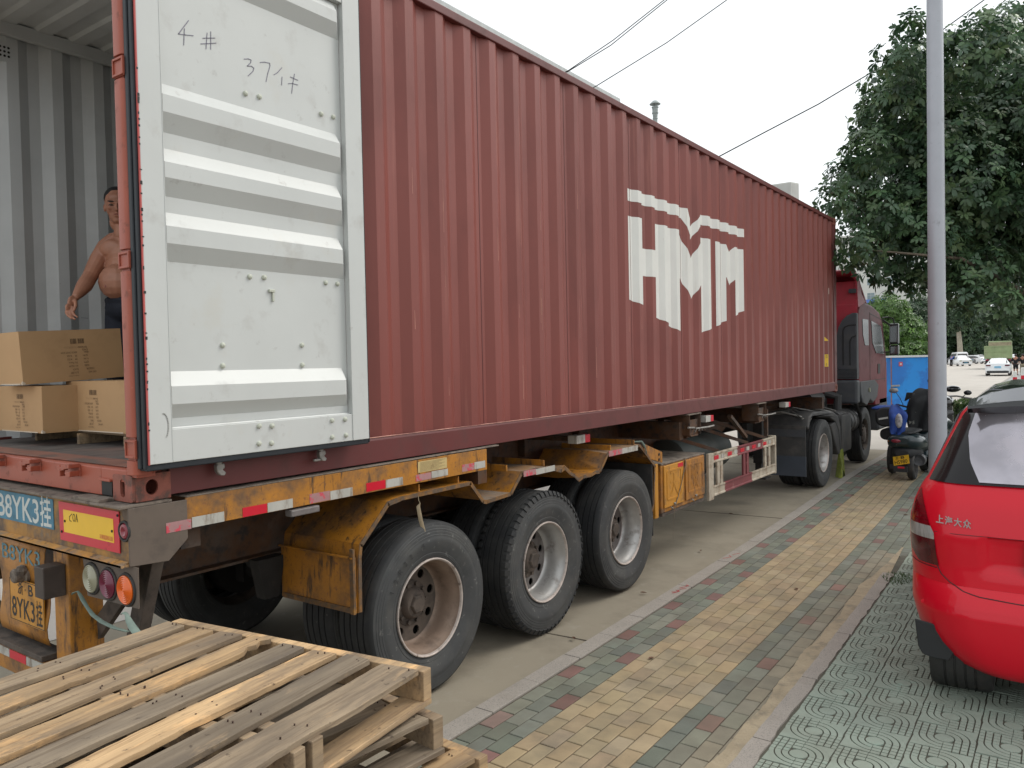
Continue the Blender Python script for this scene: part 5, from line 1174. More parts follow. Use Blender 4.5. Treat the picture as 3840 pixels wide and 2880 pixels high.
fuse(mb, 'shoes', 'rubber', wk, .008, 1)
# ================================================================ PALLET STACK
rp = random.Random(12)
def board(L, w, t, z0, y0, x0, along='x', jag=(.004, .004), bow=.003, n=16, broken=None, split=None):
    # along x from x0 to x0-L ; width in y from y0 ; thickness t below z0
    mb = MB(); V = []
    ph = rp.uniform(0, 6)
    for i in range(n + 1):
        f = i / n; x = x0 - L * f
        a = y0 + rp.uniform(-.0016, .0016); c = y0 + w + rp.uniform(-.0016, .0016)
        zz = z0 + bow * sin(f * 5 + ph) + rp.uniform(-.0006, .0006)
        if broken and broken[0] < f < broken[1]:
            g = sin(pi * (f - broken[0]) / (broken[1] - broken[0])) * broken[2] * rp.uniform(.15, 1.2)
            if broken[3] > 0: a += g
            else: c -= g
        e0 = rp.uniform(-jag[0], jag[0]) if i == 0 else (rp.uniform(-jag[1], jag[1]) if i == n else 0)
        V += [(x + e0, a, zz - t), (x - e0, c, zz - t), (x - e0, c, zz), (x + e0, a, zz)]
    F = []
    for i in range(n):
        for q in range(4): F.append((i * 4 + q, i * 4 + (q + 1) % 4, (i + 1) * 4 + (q + 1) % 4, (i + 1) * 4 + q))
    F += [(3, 2, 1, 0), (n * 4, n * 4 + 1, n * 4 + 2, n * 4 + 3)]
    if along == 'y': V = [(-v[1], v[0], v[2]) for v in V]
    return mb.add(V, F)
NAIL = mat('rusty nails', (.05, .025, .018), .6)
def pallet(loc, ang, label, tops, woods, sw, seed, Lb=1.12, Wd=1.205, top=False):
    global rp; rp = random.Random(seed)
    t = thing('wooden_pallet', label, 'pallet', loc, 'wooden pallets stacked beside the truck'); t['_local'] = 1
    for k, (y, w) in enumerate(tops):
        m = 'wood%d' % woods[k % len(woods)]
        br = None
        if top and k == 0: br = (.28, .70, .012, 1)
        if top and k == 4: br = (-.02, .13, .034, 1)
        if top and k == 6: br = (.46, .60, .022, 1)
        if top and k == 2: br = (.50, .58, .012, 1)
        lb = Lb + rp.uniform(-.01, .01)
        x0 = -.03 + rp.uniform(-.012, .012); bd = board(lb, w, .019, 0 + rp.uniform(-.0015, .0015), y, x0, jag=(.006, .006), broken=br, n=34 if br else 16)
        for x in (-.055, -.51, -.585, -1.08):
            for _ in range(2): nx, ny = x + rp.uniform(-.012, .012), y + rp.uniform(.02, w - .02); bd.cyl((nx, ny, -.003), (nx, ny, .0042), .0028, n=6, mi=1)
        bd.build('deck_board', [m, NAIL], t, bevel=.0018, segs=1)
    for q, x in enumerate((.030, -.49, -.56, -1.09)):
        if q == 2 and not top: continue
        mb = MB(); V = []
        mb.box(x - .045, x, -.004 + rp.uniform(-.01, .01), Wd + .01, -.113, -.0195 if q else -.012)
        mb.build('stringer', 'wood%d' % sw[q % len(sw)], t, bevel=.002, segs=1)
    for k, y in enumerate((.0, .29, .55, .82, 1.08)):
        board(Lb + .02, .10, .018, -.1135, y - (.015 if k == 0 else 0) + .0, .02).build('bottom_board', 'wood%d' % woods[(k + 2) % len(woods)], t, bevel=.0018, segs=1)
    t.rotation_euler = (0, 0, R(ang)); return t
tops8 = []; y = 0.
for k in range(8):
    w = .145 if k == 0 else .103
    tops8.append((y, w)); y += w + (.052 if k in (0, 3) else .047)
tops7 = [(.0, .10), (.155, .10), (.31, .10), (.47, .10), (.63, .10), (.79, .10), (.95, .10), (1.10, .10)]
pallet((1.546, .135, 1.030), 97.8, 'topmost pallet of the stack with a split edge board and mixed pale and grey slats', tops8, (4, 3, 2, 3, 0, 1, 0, 4), (2, 1, 1, 0), 3, top=True)
pallet((1.607, .129, .883), 84.5, 'second pallet from the top, turned slightly and jutting out towards the pavement', tops7, (3, 4, 3, 4, 3), (1, 4, 3), 4)  # darker woods chosen so the shade inside the stack sits in the colour
pallet((1.70, .235, .736), 88, 'third pallet from the top with fresh pale boards sticking out furthest', tops7, (0, 3, 4, 1), (0, 3, 4), 5)
nm = ('fourth pallet from the top of the stack', 'fifth pallet from the top of the stack', 'second lowest pallet of the stack', 'lowest pallet of the stack, resting on the road')
for k in range(4):
    pallet((1.60 + .03 * (k % 2), .15 + .02 * k, .589 - .147 * k + .0), 90 + (k * 5) % 7, nm[k], tops7, (4, 3, 4, 3), (3, 4, 3), 6 + k)  # darker woods carry the shade of the lower stack in their colour

# ================================================================ RED CAR (rear left quarter in view)
car = thing('parked_car', 'glossy red hatchback with a black roof parked on the green tiles, seen from behind', 'car', (3.24, 3.26, 0)); car['_local'] = 1
def lerp(T, z):
    for (za, a), (zb_, c) in zip(T, T[1:]):
        if z <= zb_: return a + (c - a) * max(0, (z - za)) / (zb_ - za)
    return T[-1][1]
WT = [(.20, .52), (.24, .575), (.30, .635), (.36, .685), (.44, .725), (.56, .752), (.70, .757), (.90, .765), (1.05, .762), (1.16, .735), (1.24, .700), (1.29, .668), (1.66, .505), (1.74, .44), (1.80, .36), (1.83, .25)]
YT = [(.20, .10), (.24, .05), (.30, .025), (.42, .005), (.545, .0), (.60, .015), (.67, .055), (.70, .085), (.80, .095), (.98, .085), (1.03, .095), (1.15, .125), (1.24, .17), (1.29, .205), (1.66, .50), (1.74, .58), (1.80, .68), (1.83, .82)]
RT = [(.20, .30), (.5, .34), (.68, .33), (.9, .28), (1.1, .24), (1.29, .22), (1.8, .20)]
def surf(x, z, off=0.):
    w, y0, rc = lerp(WT, z), lerp(YT, z), lerp(RT, z); ax = min(abs(x), w)
    c = 0.
    if ax > w - rc: c = rc * (1 - math.sqrt(max(0, 1 - ((ax - (w - rc)) / rc) ** 2)))
    bul = .045 * (ax / w) ** 2
    y = y0 + c + bul
    if .78 < z < 1.0 and ax < .37:
        y += .028 * min(1, (.37 - ax) / .06) * min(1, (1.0 - z) / .015) * min(1, (z - .78) / .05)
    return y - off
def usamples(w, rc):
    X = [i / 10 * (w - rc) for i in range(11)] + [w - rc + rc * sin(R(a)) for a in range(8, 91, 8)] + [w]
    X = sorted(set([round(v, 5) for v in X] + [.30, .33, .36, .375]))
    return X
def body(zlist, name, m, ymax=3.95, off=0.):
    mb = MB(); NX = 34; V = []
    for z in zlist:
        w, rc = lerp(WT, z), lerp(RT, z)
        half = [w * sin(pi / 2 * i / NX) ** (1.0) for i in range(NX + 1)]
        row = [(-x, surf(x, z, off), z) for x in half[::-1]][:-1] + [(x, surf(x, z, off), z) for x in half]
        nose = ymax - (.15 if z > .8 else .0) - (1.1 if z > 1.3 else 0) - (.9 if z > 1.0 else 0) * .5
        row = [(-w * .9, nose, z), (-w, nose - .3, z), (-w, 1.3, z)] + row + [(w, 1.3, z), (w, nose - .3, z), (w * .9, nose, z)]
        V += row; K = len(row)
    mb.add(V, [(i * K + j, i * K + j + 1, (i + 1) * K + j + 1, (i + 1) * K + j) for i in range(len(zlist) - 1) for j in range(K - 1)], 0, True)
    mb.add([V[i * K] for i in range(len(zlist))] + [V[i * K + K - 1] for i in range(len(zlist))], [(i, i + 1, len(zlist) + i + 1, len(zlist) + i) for i in range(len(zlist) - 1)], 0)
    mb.add(V[-K:], [tuple(range(K))], 0)
    return mb.build(name, m, car, angle=32)
zl = [.20, .215, .24, .27, .30, .36, .42, .48, .53, .545, .56, .58, .60, .635, .67, .685, .70]
bump_ = body(zl, 'bumper', 'carred')
zl = [.7005, .74, .78, .80, .83, .86, .90, .94, .97, .985, 1.0, 1.01, 1.03, 1.06, 1.10, 1.15, 1.19, 1.24, 1.27, 1.29, 1.33, 1.40, 1.5, 1.6, 1.66, 1.70, 1.735]
shell = body(zl, 'body_shell', 'carred')
roof_ = body([1.7355, 1.76, 1.785, 1.80, 1.815, 1.828], 'roof', 'black_gloss', off=.0)
def patch(zs, fx0, fx1, name, m, par, off, n=10):
    mb = MB(); V = []
    for z in zs:
        a, c = fx0(z), fx1(z)
        for i in range(n + 1):
            x = a + (c - a) * i / n; V.append((x, surf(x, z, off), z))
    return mb.add(V, [(i * (n + 1) + j, i * (n + 1) + j + 1, (i + 1) * (n + 1) + j + 1, (i + 1) * (n + 1) + j) for i in range(len(zs) - 1) for j in range(n)], 0, True).build(name, m, par, angle=40)
def rngz(a, c, n): return [a + (c - a) * i / n for i in range(n + 1)]
def tab(T): return lambda z: lerp(T, z)
M['lamp_red'] = mat('red tail lamp glass', (.17, .002, .008), .15, var=.25, vs=40, stretch=(.3, .3, 3), coat=.5)
M['lamp_dark'] = mat('deep red tail lamp', (.09, .001, .005), .15, var=.4, vs=16, coat=.4)
M['lamp_clear'] = mat('clear ribbed lamp', (.52, .50, .48), .18, .3, var=.3, vs=24, stretch=(3, 1, .4), coat=1.)
for sg in (-1, 1):
    L_ = tab([(.79, .700), (.85, .752), (1.0, .7555), (1.10, .742), (1.22, .700)]); I_ = tab([(.79, .588), (.86, .602), (.955, .612), (.985, .612), (1.04, .640), (1.15, .672), (1.22, .694)])
    fa = (lambda z: -L_(z)) if sg < 0 else (lambda z: I_(z)); fb = (lambda z: -I_(z)) if sg < 0 else (lambda z: L_(z))
    tl = patch(rngz(.795, .950, 6), fa, fb, 'tail_lamp', 'lamp_dark', car, .007)
    patch(rngz(.950, 1.025, 6), fa, fb, 'reversing_lens', 'lamp_clear', tl, .007)
    patch(rngz(1.025, 1.22, 10), fa, fb, 'brake_lens', 'lamp_red', tl, .007)
gb = patch(rngz(1.275, 1.70, 16), tab([(1.275, -.655), (1.66, -.486), (1.70, -.45)]), tab([(1.275, .655), (1.66, .486), (1.70, .45)]), 'rear_window', mat('car window glass', (.010, .009, .010), .12, var=0, spec=.3), car, .014, 26)
M['film'] = mat('reflective tinted window film', (.40, .38, .42), .14, .55, var=.22, vs=2.6, spec=.8, dirt=(((.55, .50, .54), 2.2, .5, .66, .5, (1, 1, .5)),))  # sky reflection is put into the colour as a pale, mottled grey
patch(rngz(1.29, 1.685, 16), tab([(1.29, -.385), (1.40, -.435), (1.55, -.452), (1.685, -.415)]), tab([(1.29, .385), (1.40, .435), (1.55, .452), (1.685, .415)]), 'window_glass', 'film', gb, .018, 26)
mb = MB(); V = []
for i in range(21):
    x = -.455 + .91 * i / 20; k = 1 - (abs(x) / .455) ** 2.4
    V += [(x, .50 - .0 * k, 1.672), (x, .43, 1.70 + .022 * k), (x, .44, 1.712 + .045 * k), (x, .62, 1.745 + .085 * k)]
mb.add(V, [(i * 4 + q, (i + 1) * 4 + q, (i + 1) * 4 + q + 1, i * 4 + q + 1) for i in range(20) for q in range(3)], 0, True); mb.build('roof_spoiler', 'black_gloss', car)
mb = MB(); V = []
for i in range(21):
    x = -.43 + .86 * i / 20; k = 1 - (abs(x) / .43) ** 2.4
    V += [(x, .437, 1.713 + .045 * k), (x, .60, 1.750 + .085 * k)]
mb.add(V, [(i * 2, i * 2 + 2, i * 2 + 3, i * 2 + 1) for i in range(20)], 0, True); mb.build('spoiler_top', mat('greyish glossy roof film', (.10, .105, .12), .2, var=.05, coat=.5), car)
def seam(pts, name='panel_seam', w=.006, m='ink', off=.0015):
    mb = MB(); P = []
    for (x0, z0), (x1, z1) in zip(pts, pts[1:]):
        for i in range(6): f = i / 6; x = x0 + (x1 - x0) * f; z = z0 + (z1 - z0) * f; P.append((x, surf(x, z, off), z))
    P.append((pts[-1][0], surf(pts[-1][0], pts[-1][1], off), pts[-1][1])); mb.tube(P, w / 2, 5); return mb.build(name, m, car)
for s_ in (-1, 1):
    seam([(s_ * .60, .80), (s_ * .575, .75), (s_ * .53, .712), (s_ * .46, .678), (s_ * .38, .662), (s_ * .2, .652), (0, .65)])
    seam([(s_ * .60, .80), (s_ * .612, .95)], w=.004); seam([(s_ * .752, .79), (s_ * .70, .783), (s_ * .60, .78)], w=.005)
seam([(-.612, .998), (0, .998)], w=.004, m=mat('shadow gap', (.12, .004, .008), .5)); seam([(0, .998), (.612, .998)], w=.004, m=mat('shadow gap 2', (.12, .004, .008), .5))
mb = MB(); y = surf(-.52, 1.06, .003)
a = Vector((-.600, surf(-.600, 1.055, .016), 1.055)); c = Vector((-.415, surf(-.415, 1.04, .016), 1.040))
for i_, ch_ in enumerate('上海大众'): p_ = a.lerp(c, i_ / 4); p_.y = surf(p_.x + .02, 1.06, .006); mb.text(ch_, .036, p_, (c - a).normalized(), (0, .12, 1), width=.041, ext=.003, bold=.02)
mb.build('badge_lettering', mat('brushed badge', (.32, .30, .29), .3, .7, var=.1), car)
mb = MB(); mb.prism(rrect(-.168, .31, .795, .982, .012), 'y', .088, .098); mb.prism(rrect(-.158, .30, .806, .971, .01), 'y', .0865, .0885, 1); mb.build('licence_plate', ['chrome', mat('plate blue', (.02, .12, .42), .4, var=.05)], car)
mb = MB(); x = -.672; mb.lathe([(0, .013), (-.004, .012), (-.005, .0)], (x, surf(x, .57, .0), .57), 14, 'y'); mb.build('parking_sensor', 'carred', bump_)
mb = MB(); mb.prism([(-.715, .47), (-.60, .45), (-.51, .30), (-.54, .250), (-.62, .252), (-.675, .266), (-.698, .31)], 'y', .120, .132); mb.build('mud_flap', 'black_plastic', car, bevel=.01)
mb = MB(); mb.box(-.62, .62, .9, 3.6, .22, .45); mb.build('underbody', 'ink', car)
for s_ in (-1, 1):
    for yy in (.46, 3.2):
        mb = MB(); P = [(.085, .21), (.115, .24), (.135, .29), (.132, .315), (.115, .327)]
        for gx in (.065, .022, -.022, -.065): P += [(gx + .006, .330), (gx + .004, .322), (gx - .004, .322), (gx - .006, .330)]
        P += [(-.115, .327), (-.132, .315), (-.135, .29), (-.115, .24), (-.085, .21)]
        mb.lathe([(q * s_ * 1.2, r) for q, r in P], (s_ * .485, yy, .330), 48, 'x'); ty = mb.build('tyre', 'rubber', car)
        mb = MB(); mb.lathe([(.105 * s_, .215), (.10 * s_, .19), (.07 * s_, .17), (.085 * s_, .06), (.09 * s_, .0)], (s_ * .535, yy, .33), 24, 'x'); mb.lathe([(-.10 * s_, .21), (-.02 * s_, .19), (-.02 * s_, .05), (-.05 * s_, .0)], (s_ * .535, yy, .33), 24, 'x', mi=1); mb.build('rim', ['steel', 'dark'], ty)
mb = MB()
for s_ in (-1, 1):
    zz = [1.32, 1.66]
    mb.prism([(.75, 1.30), (2.4, 1.30), (2.15, 1.62), (.85, 1.62)], 'x', *sorted((s_ * .70, s_ * .67))) if False else None
mb2 = MB(); mb2.add([(-.668, .75, 1.30), (-.668, 2.35, 1.30), (-.53, 2.1, 1.64), (-.53, .9, 1.64)], [(0, 1, 2, 3)]); mb2.add([(.668, .75, 1.30), (.668, 2.35, 1.30), (.53, 2.1, 1.64), (.53, .9, 1.64)], [(3, 2, 1, 0)])
mb2.build('side_window', 'glass_dark', car, solid=.01)
car.rotation_euler = (0, 0, R(2.5))

# ================================================================ LAMP POLE
MB().lathe([(-.02, .125), (0, .125), (7.6, .106), (9.0, .10)], (1.630, 11.18, 0), 28, 'z').build('lamp_post', 'pole')
tag(bpy.data.objects['lamp_post'], 'tall plain grey metal lamp post rising between the scooter and the red car', 'lamp post')

# ================================================================ SCOOTER
sc_ = thing('motor_scooter', 'dark teal scooter with yellow number plate parked just left of the lamp post', 'scooter', (1.03, 12.6, 0))
M['teal'] = mat('dark teal paint', (.010, .024, .030), .3, var=.1, vs=4, coat=.6)
def loft(secs, name, m, par, n=20, angle=60):
    # secs: (y, cx, cz, rx, rz)
    mb = MB(); V = []
    for y, cx, cz, rx, rz in secs:
        for j in range(n):
            t = 2 * pi * j / n; c_, s_ = cos(t), sin(t)
            V.append((cx + rx * math.copysign(abs(c_) ** .8, c_), y, cz + rz * math.copysign(abs(s_) ** .8, s_)))
    mb.add(V, [(i * n + j, i * n + (j + 1) % n, (i + 1) * n + (j + 1) % n, (i + 1) * n + j) for i in range(len(secs) - 1) for j in range(n)], 0, True)
    mb.add(V[:n], [tuple(range(n))[::-1]], 0, True); mb.add(V[-n:], [tuple(range(n))], 0, True); return mb.build(name, m, par, angle=angle)
loft([(12.13, .99, .655, .10, .05), (12.16, .99, .650, .19, .10), (12.24, 1.0, .635, .245, .135), (12.45, 1.02, .62, .265, .15), (12.75, 1.05, .58, .24, .15), (13.0, 1.08, .48, .17, .10)], 'body_shell', 'teal', sc_)
loft([(12.17, .985, .45, .10, .05), (12.22, .985, .47, .17, .12), (12.5, 1.0, .47, .20, .16), (12.8, 1.05, .40, .16, .12)], 'rear_fairing', 'black_plastic', sc_)
loft([(12.20, 1.0, .775, .10, .015), (12.25, 1.0, .785, .16, .035), (12.6, 1.03, .80, .17, .045), (12.95, 1.06, .78, .11, .03)], 'seat', 'black_plastic', sc_)
mb = MB(); mb.ball((.915, 12.155, .655), 1, 14, sc_=(.088, .035, .042)); tl = mb.build('tail_lamp', 'lens_red', sc_)
mb = MB(); mb.tube([(.915 + .098 * cos(R(a)), 12.145 + .02 * abs(cos(R(a))), .652 + .055 * sin(R(a))) for a in range(180, 361, 15)], .007, 6); mb.build('lamp_trim', 'chrome', tl)
mb = MB(); mb.box(1.005, 1.13, 12.155, 12.19, .66, .685); mb.box(.775, .83, 12.17, 12.20, .635, .655); mb.build('turn_signal', mat('amber lens', (.35, .10, .02), .3), sc_, bevel=.006)
def tx(x, z, y=12.10): return (x, y, z)
mb = MB(); mb.add([(.872, 12.13, .250), (1.103, 12.13, .302), (1.093, 12.105, .445), (.862, 12.105, .395), (.872, 12.136, .250), (1.103, 12.136, .302), (1.093, 12.111, .445), (.862, 12.111, .395)], [(0, 1, 2, 3), (7, 6, 5, 4), (0, 4, 5, 1), (2, 6, 7, 3), (1, 5, 6, 2), (0, 3, 7, 4)]); pl = mb.build('licence_plate', mat('scooter plate yellow', (.72, .42, .02), .45, var=.05), sc_)
ux = Vector((.231, 0, .052)).normalized(); uy = Vector((-.01, -.025, .145)).normalized()
mb = MB(); o = Vector((.888, 12.128, .272)); mb.text('HS980', .060, o, ux, uy, width=.190, ext=.0015, bold=.012); o2 = Vector((.898, 12.112, .352)); mb.text('浙', .040, o2, ux, uy, width=.05, ext=.0015); mb.text('·', .04, o2 + ux * .062, ux, uy, width=.008, ext=.0015, bold=.02); mb.text('B', .042, o2 + ux * .082, ux, uy, width=.055, ext=.0015, bold=.02)
mb.build('plate_lettering', 'ink', pl)
mb = MB(); mb.box(.86, 1.07, 12.12, 12.30, .155, .25); mb.box(.93, 1.03, 12.112, 12.12, .215, .243, 1); mb.box(.80, .86, 12.16, 12.22, .19, .26); mb.build('mudguard', ['black_plastic', 'red_ref'], sc_, bevel=.012)
for y, nm2 in ((12.42, 'wheel'), (13.60, 'wheel')):
    mb = MB(); mb.lathe([(-.02, .15), (-.05, .17), (-.055, .21), (-.035, .235), (0, .243), (.035, .235), (.055, .21), (.05, .17), (.02, .15)], (1.10, y, .243), 32, 'x'); mb.lathe([(.02, .15), (.01, .05), (.03, .0)], (1.10, y, .243), 16, 'x'); mb.lathe([(-.02, .15), (-.01, .05), (-.03, .0)], (1.10, y, .243), 16, 'x'); mb.build(nm2, 'rubber', sc_)
mb = MB(); mb.lathe([(-.10, .0), (-.10, .05), (-.12, .09), (.0, .10), (.05, .08)], (1.20, 12.5, .33), 20, 'y'); mb.cyl((1.20, 12.40, .33), (1.20, 12.395, .33), .025, n=10); mb.bar((1.19, 12.4, .36), (1.15, 12.9, .30), .10, .14); mb.build('engine_cover', mat('motor casing', (.10, .10, .105), .5, .3, var=.2), sc_)
mb = MB(); mb.bar((1.06, 13.1, .32), (1.06, 12.75, .30), .34, .05); mb.bar((1.07, 13.20, .30), (1.05, 13.45, 1.05), .30, .10); mb.build('leg_shield', 'teal', sc_, bevel=.04)
mb = MB(); mb.tube([(1.09, 13.60, .25), (1.05, 13.42, .95), (1.04, 13.38, 1.12)], .028, 8); mb.tube([(.72, 13.30, 1.18), (.86, 13.36, 1.14), (1.04, 13.38, 1.12), (1.22, 13.36, 1.14), (1.36, 13.30, 1.18)], .016, 8); mb.tube([(.82, 13.34, 1.16), (.78, 13.25, 1.30), (.72, 13.22, 1.40)], .006, 6); hb = mb.build('handlebar', 'black_plastic', sc_)
mb = MB(); mb.ball((.69, 13.20, 1.43), 1, 14, sc_=(.075, .015, .048)); mb.build('mirror', 'steel', hb)
mb = MB(); mb.hexa([(.86, 13.16, 1.25), (.95, 13.16, 1.31), (.96, 13.20, 1.30), (.87, 13.20, 1.24), (.90, 13.13, 1.40), (.99, 13.13, 1.40), (1.0, 13.16, 1.40), (.91, 13.16, 1.40)]); mb.build('phone_mount', 'black_plastic', hb, bevel=.01)
# cape / jacket draped over the seat
def drape(pts, name, m, label, cat, solid=.012, seedv=1):
    V, F = pts; rr = random.Random(seedv)
    V = [(v[0], v[1] + rr.uniform(-.012, .012), v[2]) for v in V]
    o = MB().add(V, F, 0, True).build(name, m, solid=solid, angle=80)
    s = o.modifiers.new('sub', 'SUBSURF'); s.levels = s.render_levels = 2; o.modifiers.move(1, 0)
    return tag(o, label, cat)
rows = [(1.22, .77, .86), (1.14, .765, 1.00), (1.08, .78, 1.09), (.98, .79, 1.05), (.88, .80, 1.03), (.80, .81, 1.02), (.745, .83, .99)]
V = []
for i, (z, xa, xb) in enumerate(rows):
    for j in range(6):
        f = j / 5; V.append((xa + (xb - xa) * f, 12.20 + .05 * sin(j * 2.1 + i * .7) + (.35 if i == 0 else (.14 if i == 1 else 0)), z + .02 * sin(j * 1.9)))
drape((V, [(i * 6 + j, i * 6 + j + 1, (i + 1) * 6 + j + 1, (i + 1) * 6 + j) for i in range(len(rows) - 1) for j in range(5)]), 'rain_cape', mat('blue cloth', (.020, .065, .30), .6, var=.2, vs=10, bump=(14, .5, .01)), 'bright blue rain cape draped over the seat of the teal scooter', 'rain cape')
mb = MB(); mb.ball((.955, 12.10, .985), 1, 14, sc_=(.055, .03, .12)); o = mb.build('plastic_bag', mat('clear bag', (.40, .40, .42), .25, .2, var=.5, vs=22, bump=(30, .9, .01))); tag(o, 'crumpled clear plastic bag lying against the blue rain cape', 'bag')
bb_ = thing('delivery_scooter', 'dark delivery scooter box under a blue cloth, left of the teal scooter', 'scooter', (.62, 12.9, 0))
loft([(12.65, .66, 1.0, .14, .14), (12.68, .66, 1.0, .17, .165), (13.0, .67, 1.0, .17, .165), (13.03, .67, 1.0, .14, .14)], 'cargo_box', 'black_plastic', bb_)
loft([(12.75, .60, 1.135, .10, .015), (12.80, .60, 1.14, .19, .035), (13.02, .62, 1.15, .19, .04), (13.1, .62, 1.14, .12, .02)], 'box_cover', mat('blue cover', (.02, .07, .32), .6, var=.2, vs=12), bb_)
mb = MB(); mb.bar((.55, 12.645, .965), (.70, 12.635, .995), .004, .03, upv=(0, 0, 1)); mb.box(.73, .79, 12.635, 12.65, 1.03, 1.075, 1); mb.build('reflector', ['logo', 'red_ref'], bb_)
loft([(12.8, .66, .70, .12, .10), (13.3, .68, .68, .15, .12), (13.7, .7, .55, .12, .10)], 'body_shell', 'black_plastic', bb_)
for y in (13.0, 14.1):
    mb = MB(); mb.lathe([(-.04, .18), (-.05, .24), (0, .27), (.05, .24), (.04, .18), (-.04, .18)], (.70, y, .27), 28, 'x'); mb.lathe([(.01, .18), (.0, .0)], (.70, y, .27), 16, 'x'); mb.build('wheel', 'rubber', bb_)
mb = MB(); mb.tube([(.70, 14.1, .3), (.70, 13.9, 1.0)], .03, 8); mb.tube([(.45, 13.8, 1.08), (.70, 13.9, 1.02), (.95, 13.8, 1.08)], .015, 8); mb.bar((.70, 13.0, .28), (.70, 13.4, .60), .08, .10); mb.build('frame', 'black_plastic', bb_)
# motorcycle behind the pole with a black jacket and helmet-like cover
mc = thing('motorcycle', 'dark motorcycle half hidden behind the lamp post with black gear on it', 'motorcycle', (1.45, 14.2, 0))
loft([(13.3, 1.20, .70, .10, .08), (13.5, 1.22, .78, .18, .16), (14.0, 1.26, .80, .18, .18), (14.6, 1.30, .72, .14, .14)], 'body_shell', 'teal', mc)
loft([(13.35, 1.27, .98, .10, .04), (13.6, 1.28, 1.0, .17, .07), (14.1, 1.36, 1.0, .15, .06)], 'seat', 'black_plastic', mc)
loft([(14.0, 1.22, 1.16, .10, .06), (14.1, 1.28, 1.17, .18, .11), (14.4, 1.30, 1.18, .18, .11), (14.5, 1.30, 1.17, .12, .06)], 'tank', 'black_gloss', mc)
mb = MB(); mb.tube([(1.05, 14.45, 1.22), (1.25, 14.5, 1.27), (1.5, 14.55, 1.28), (1.72, 14.5, 1.24), (1.80, 14.4, 1.22)], .016, 8); mb.tube([(1.15, 14.5, 1.28), (1.10, 14.5, 1.45), (1.09, 14.5, 1.53)], .008, 6); mb.tube([(1.60, 14.5, 1.26), (1.66, 14.4, 1.32), (1.68, 14.35, 1.34)], .008, 6); mb.bar((1.36, 15.0, .3), (1.36, 14.6, 1.2), .12, .08); mb.bar((1.3, 13.6, .3), (1.4, 14.3, .5), .2, .25); hb = mb.build('handlebar', 'steel', mc)
for c_, s_ in (((1.09, 14.48, 1.56), (.055, .02, .05)), ((1.70, 14.32, 1.35), (.065, .03, .045))): mb = MB(); mb.ball(c_, 1, 14, sc_=s_); mb.build('mirror', 'black_gloss', hb)
mb = MB(); mb.ball((1.50, 14.0, 1.43), 1, 16, sc_=(.13, .15, .06)); mb.build('storage_lid', 'black_gloss', mc)
for y in (13.6, 15.0):
    mb = MB(); mb.lathe([(-.04, .20), (-.055, .26), (0, .29), (.055, .26), (.04, .20), (-.04, .20)], (1.28 if y < 14 else 1.34, y, .29), 28, 'x'); mb.lathe([(.01, .2), (.0, .0)], (1.28 if y < 14 else 1.34, y, .29), 16, 'x'); mb.build('wheel', 'rubber', mc)
rows = [(1.45, 1.00, 1.34), (1.38, .95, 1.36), (1.28, .93, 1.36), (1.15, .88, 1.32), (1.0, .88, 1.30), (.85, .90, 1.28), (.72, .93, 1.26)]
V = []
for i, (z, xa, xb) in enumerate(rows):
    for j in range(6): f = j / 5; V.append((xa + (xb - xa) * f, 13.22 + .05 * sin(j * 2.1 + i * .7) + (.30 if i == 0 else (.1 if i == 1 else 0)), z + .015 * sin(j * 1.9)))
drape((V, [(i * 6 + j, i * 6 + j + 1, (i + 1) * 6 + j + 1, (i + 1) * 6 + j) for i in range(len(rows) - 1) for j in range(5)]), 'riding_apron', mat('black padded cloth', (.010, .011, .013), .7, var=.2, vs=10, dirt=(((.25, .25, .22), 9, .62, .66, .8),), bump=(10, .6, .01)), 'black padded riding apron with pale motif hung behind the teal scooter', 'riding apron', seedv=4)

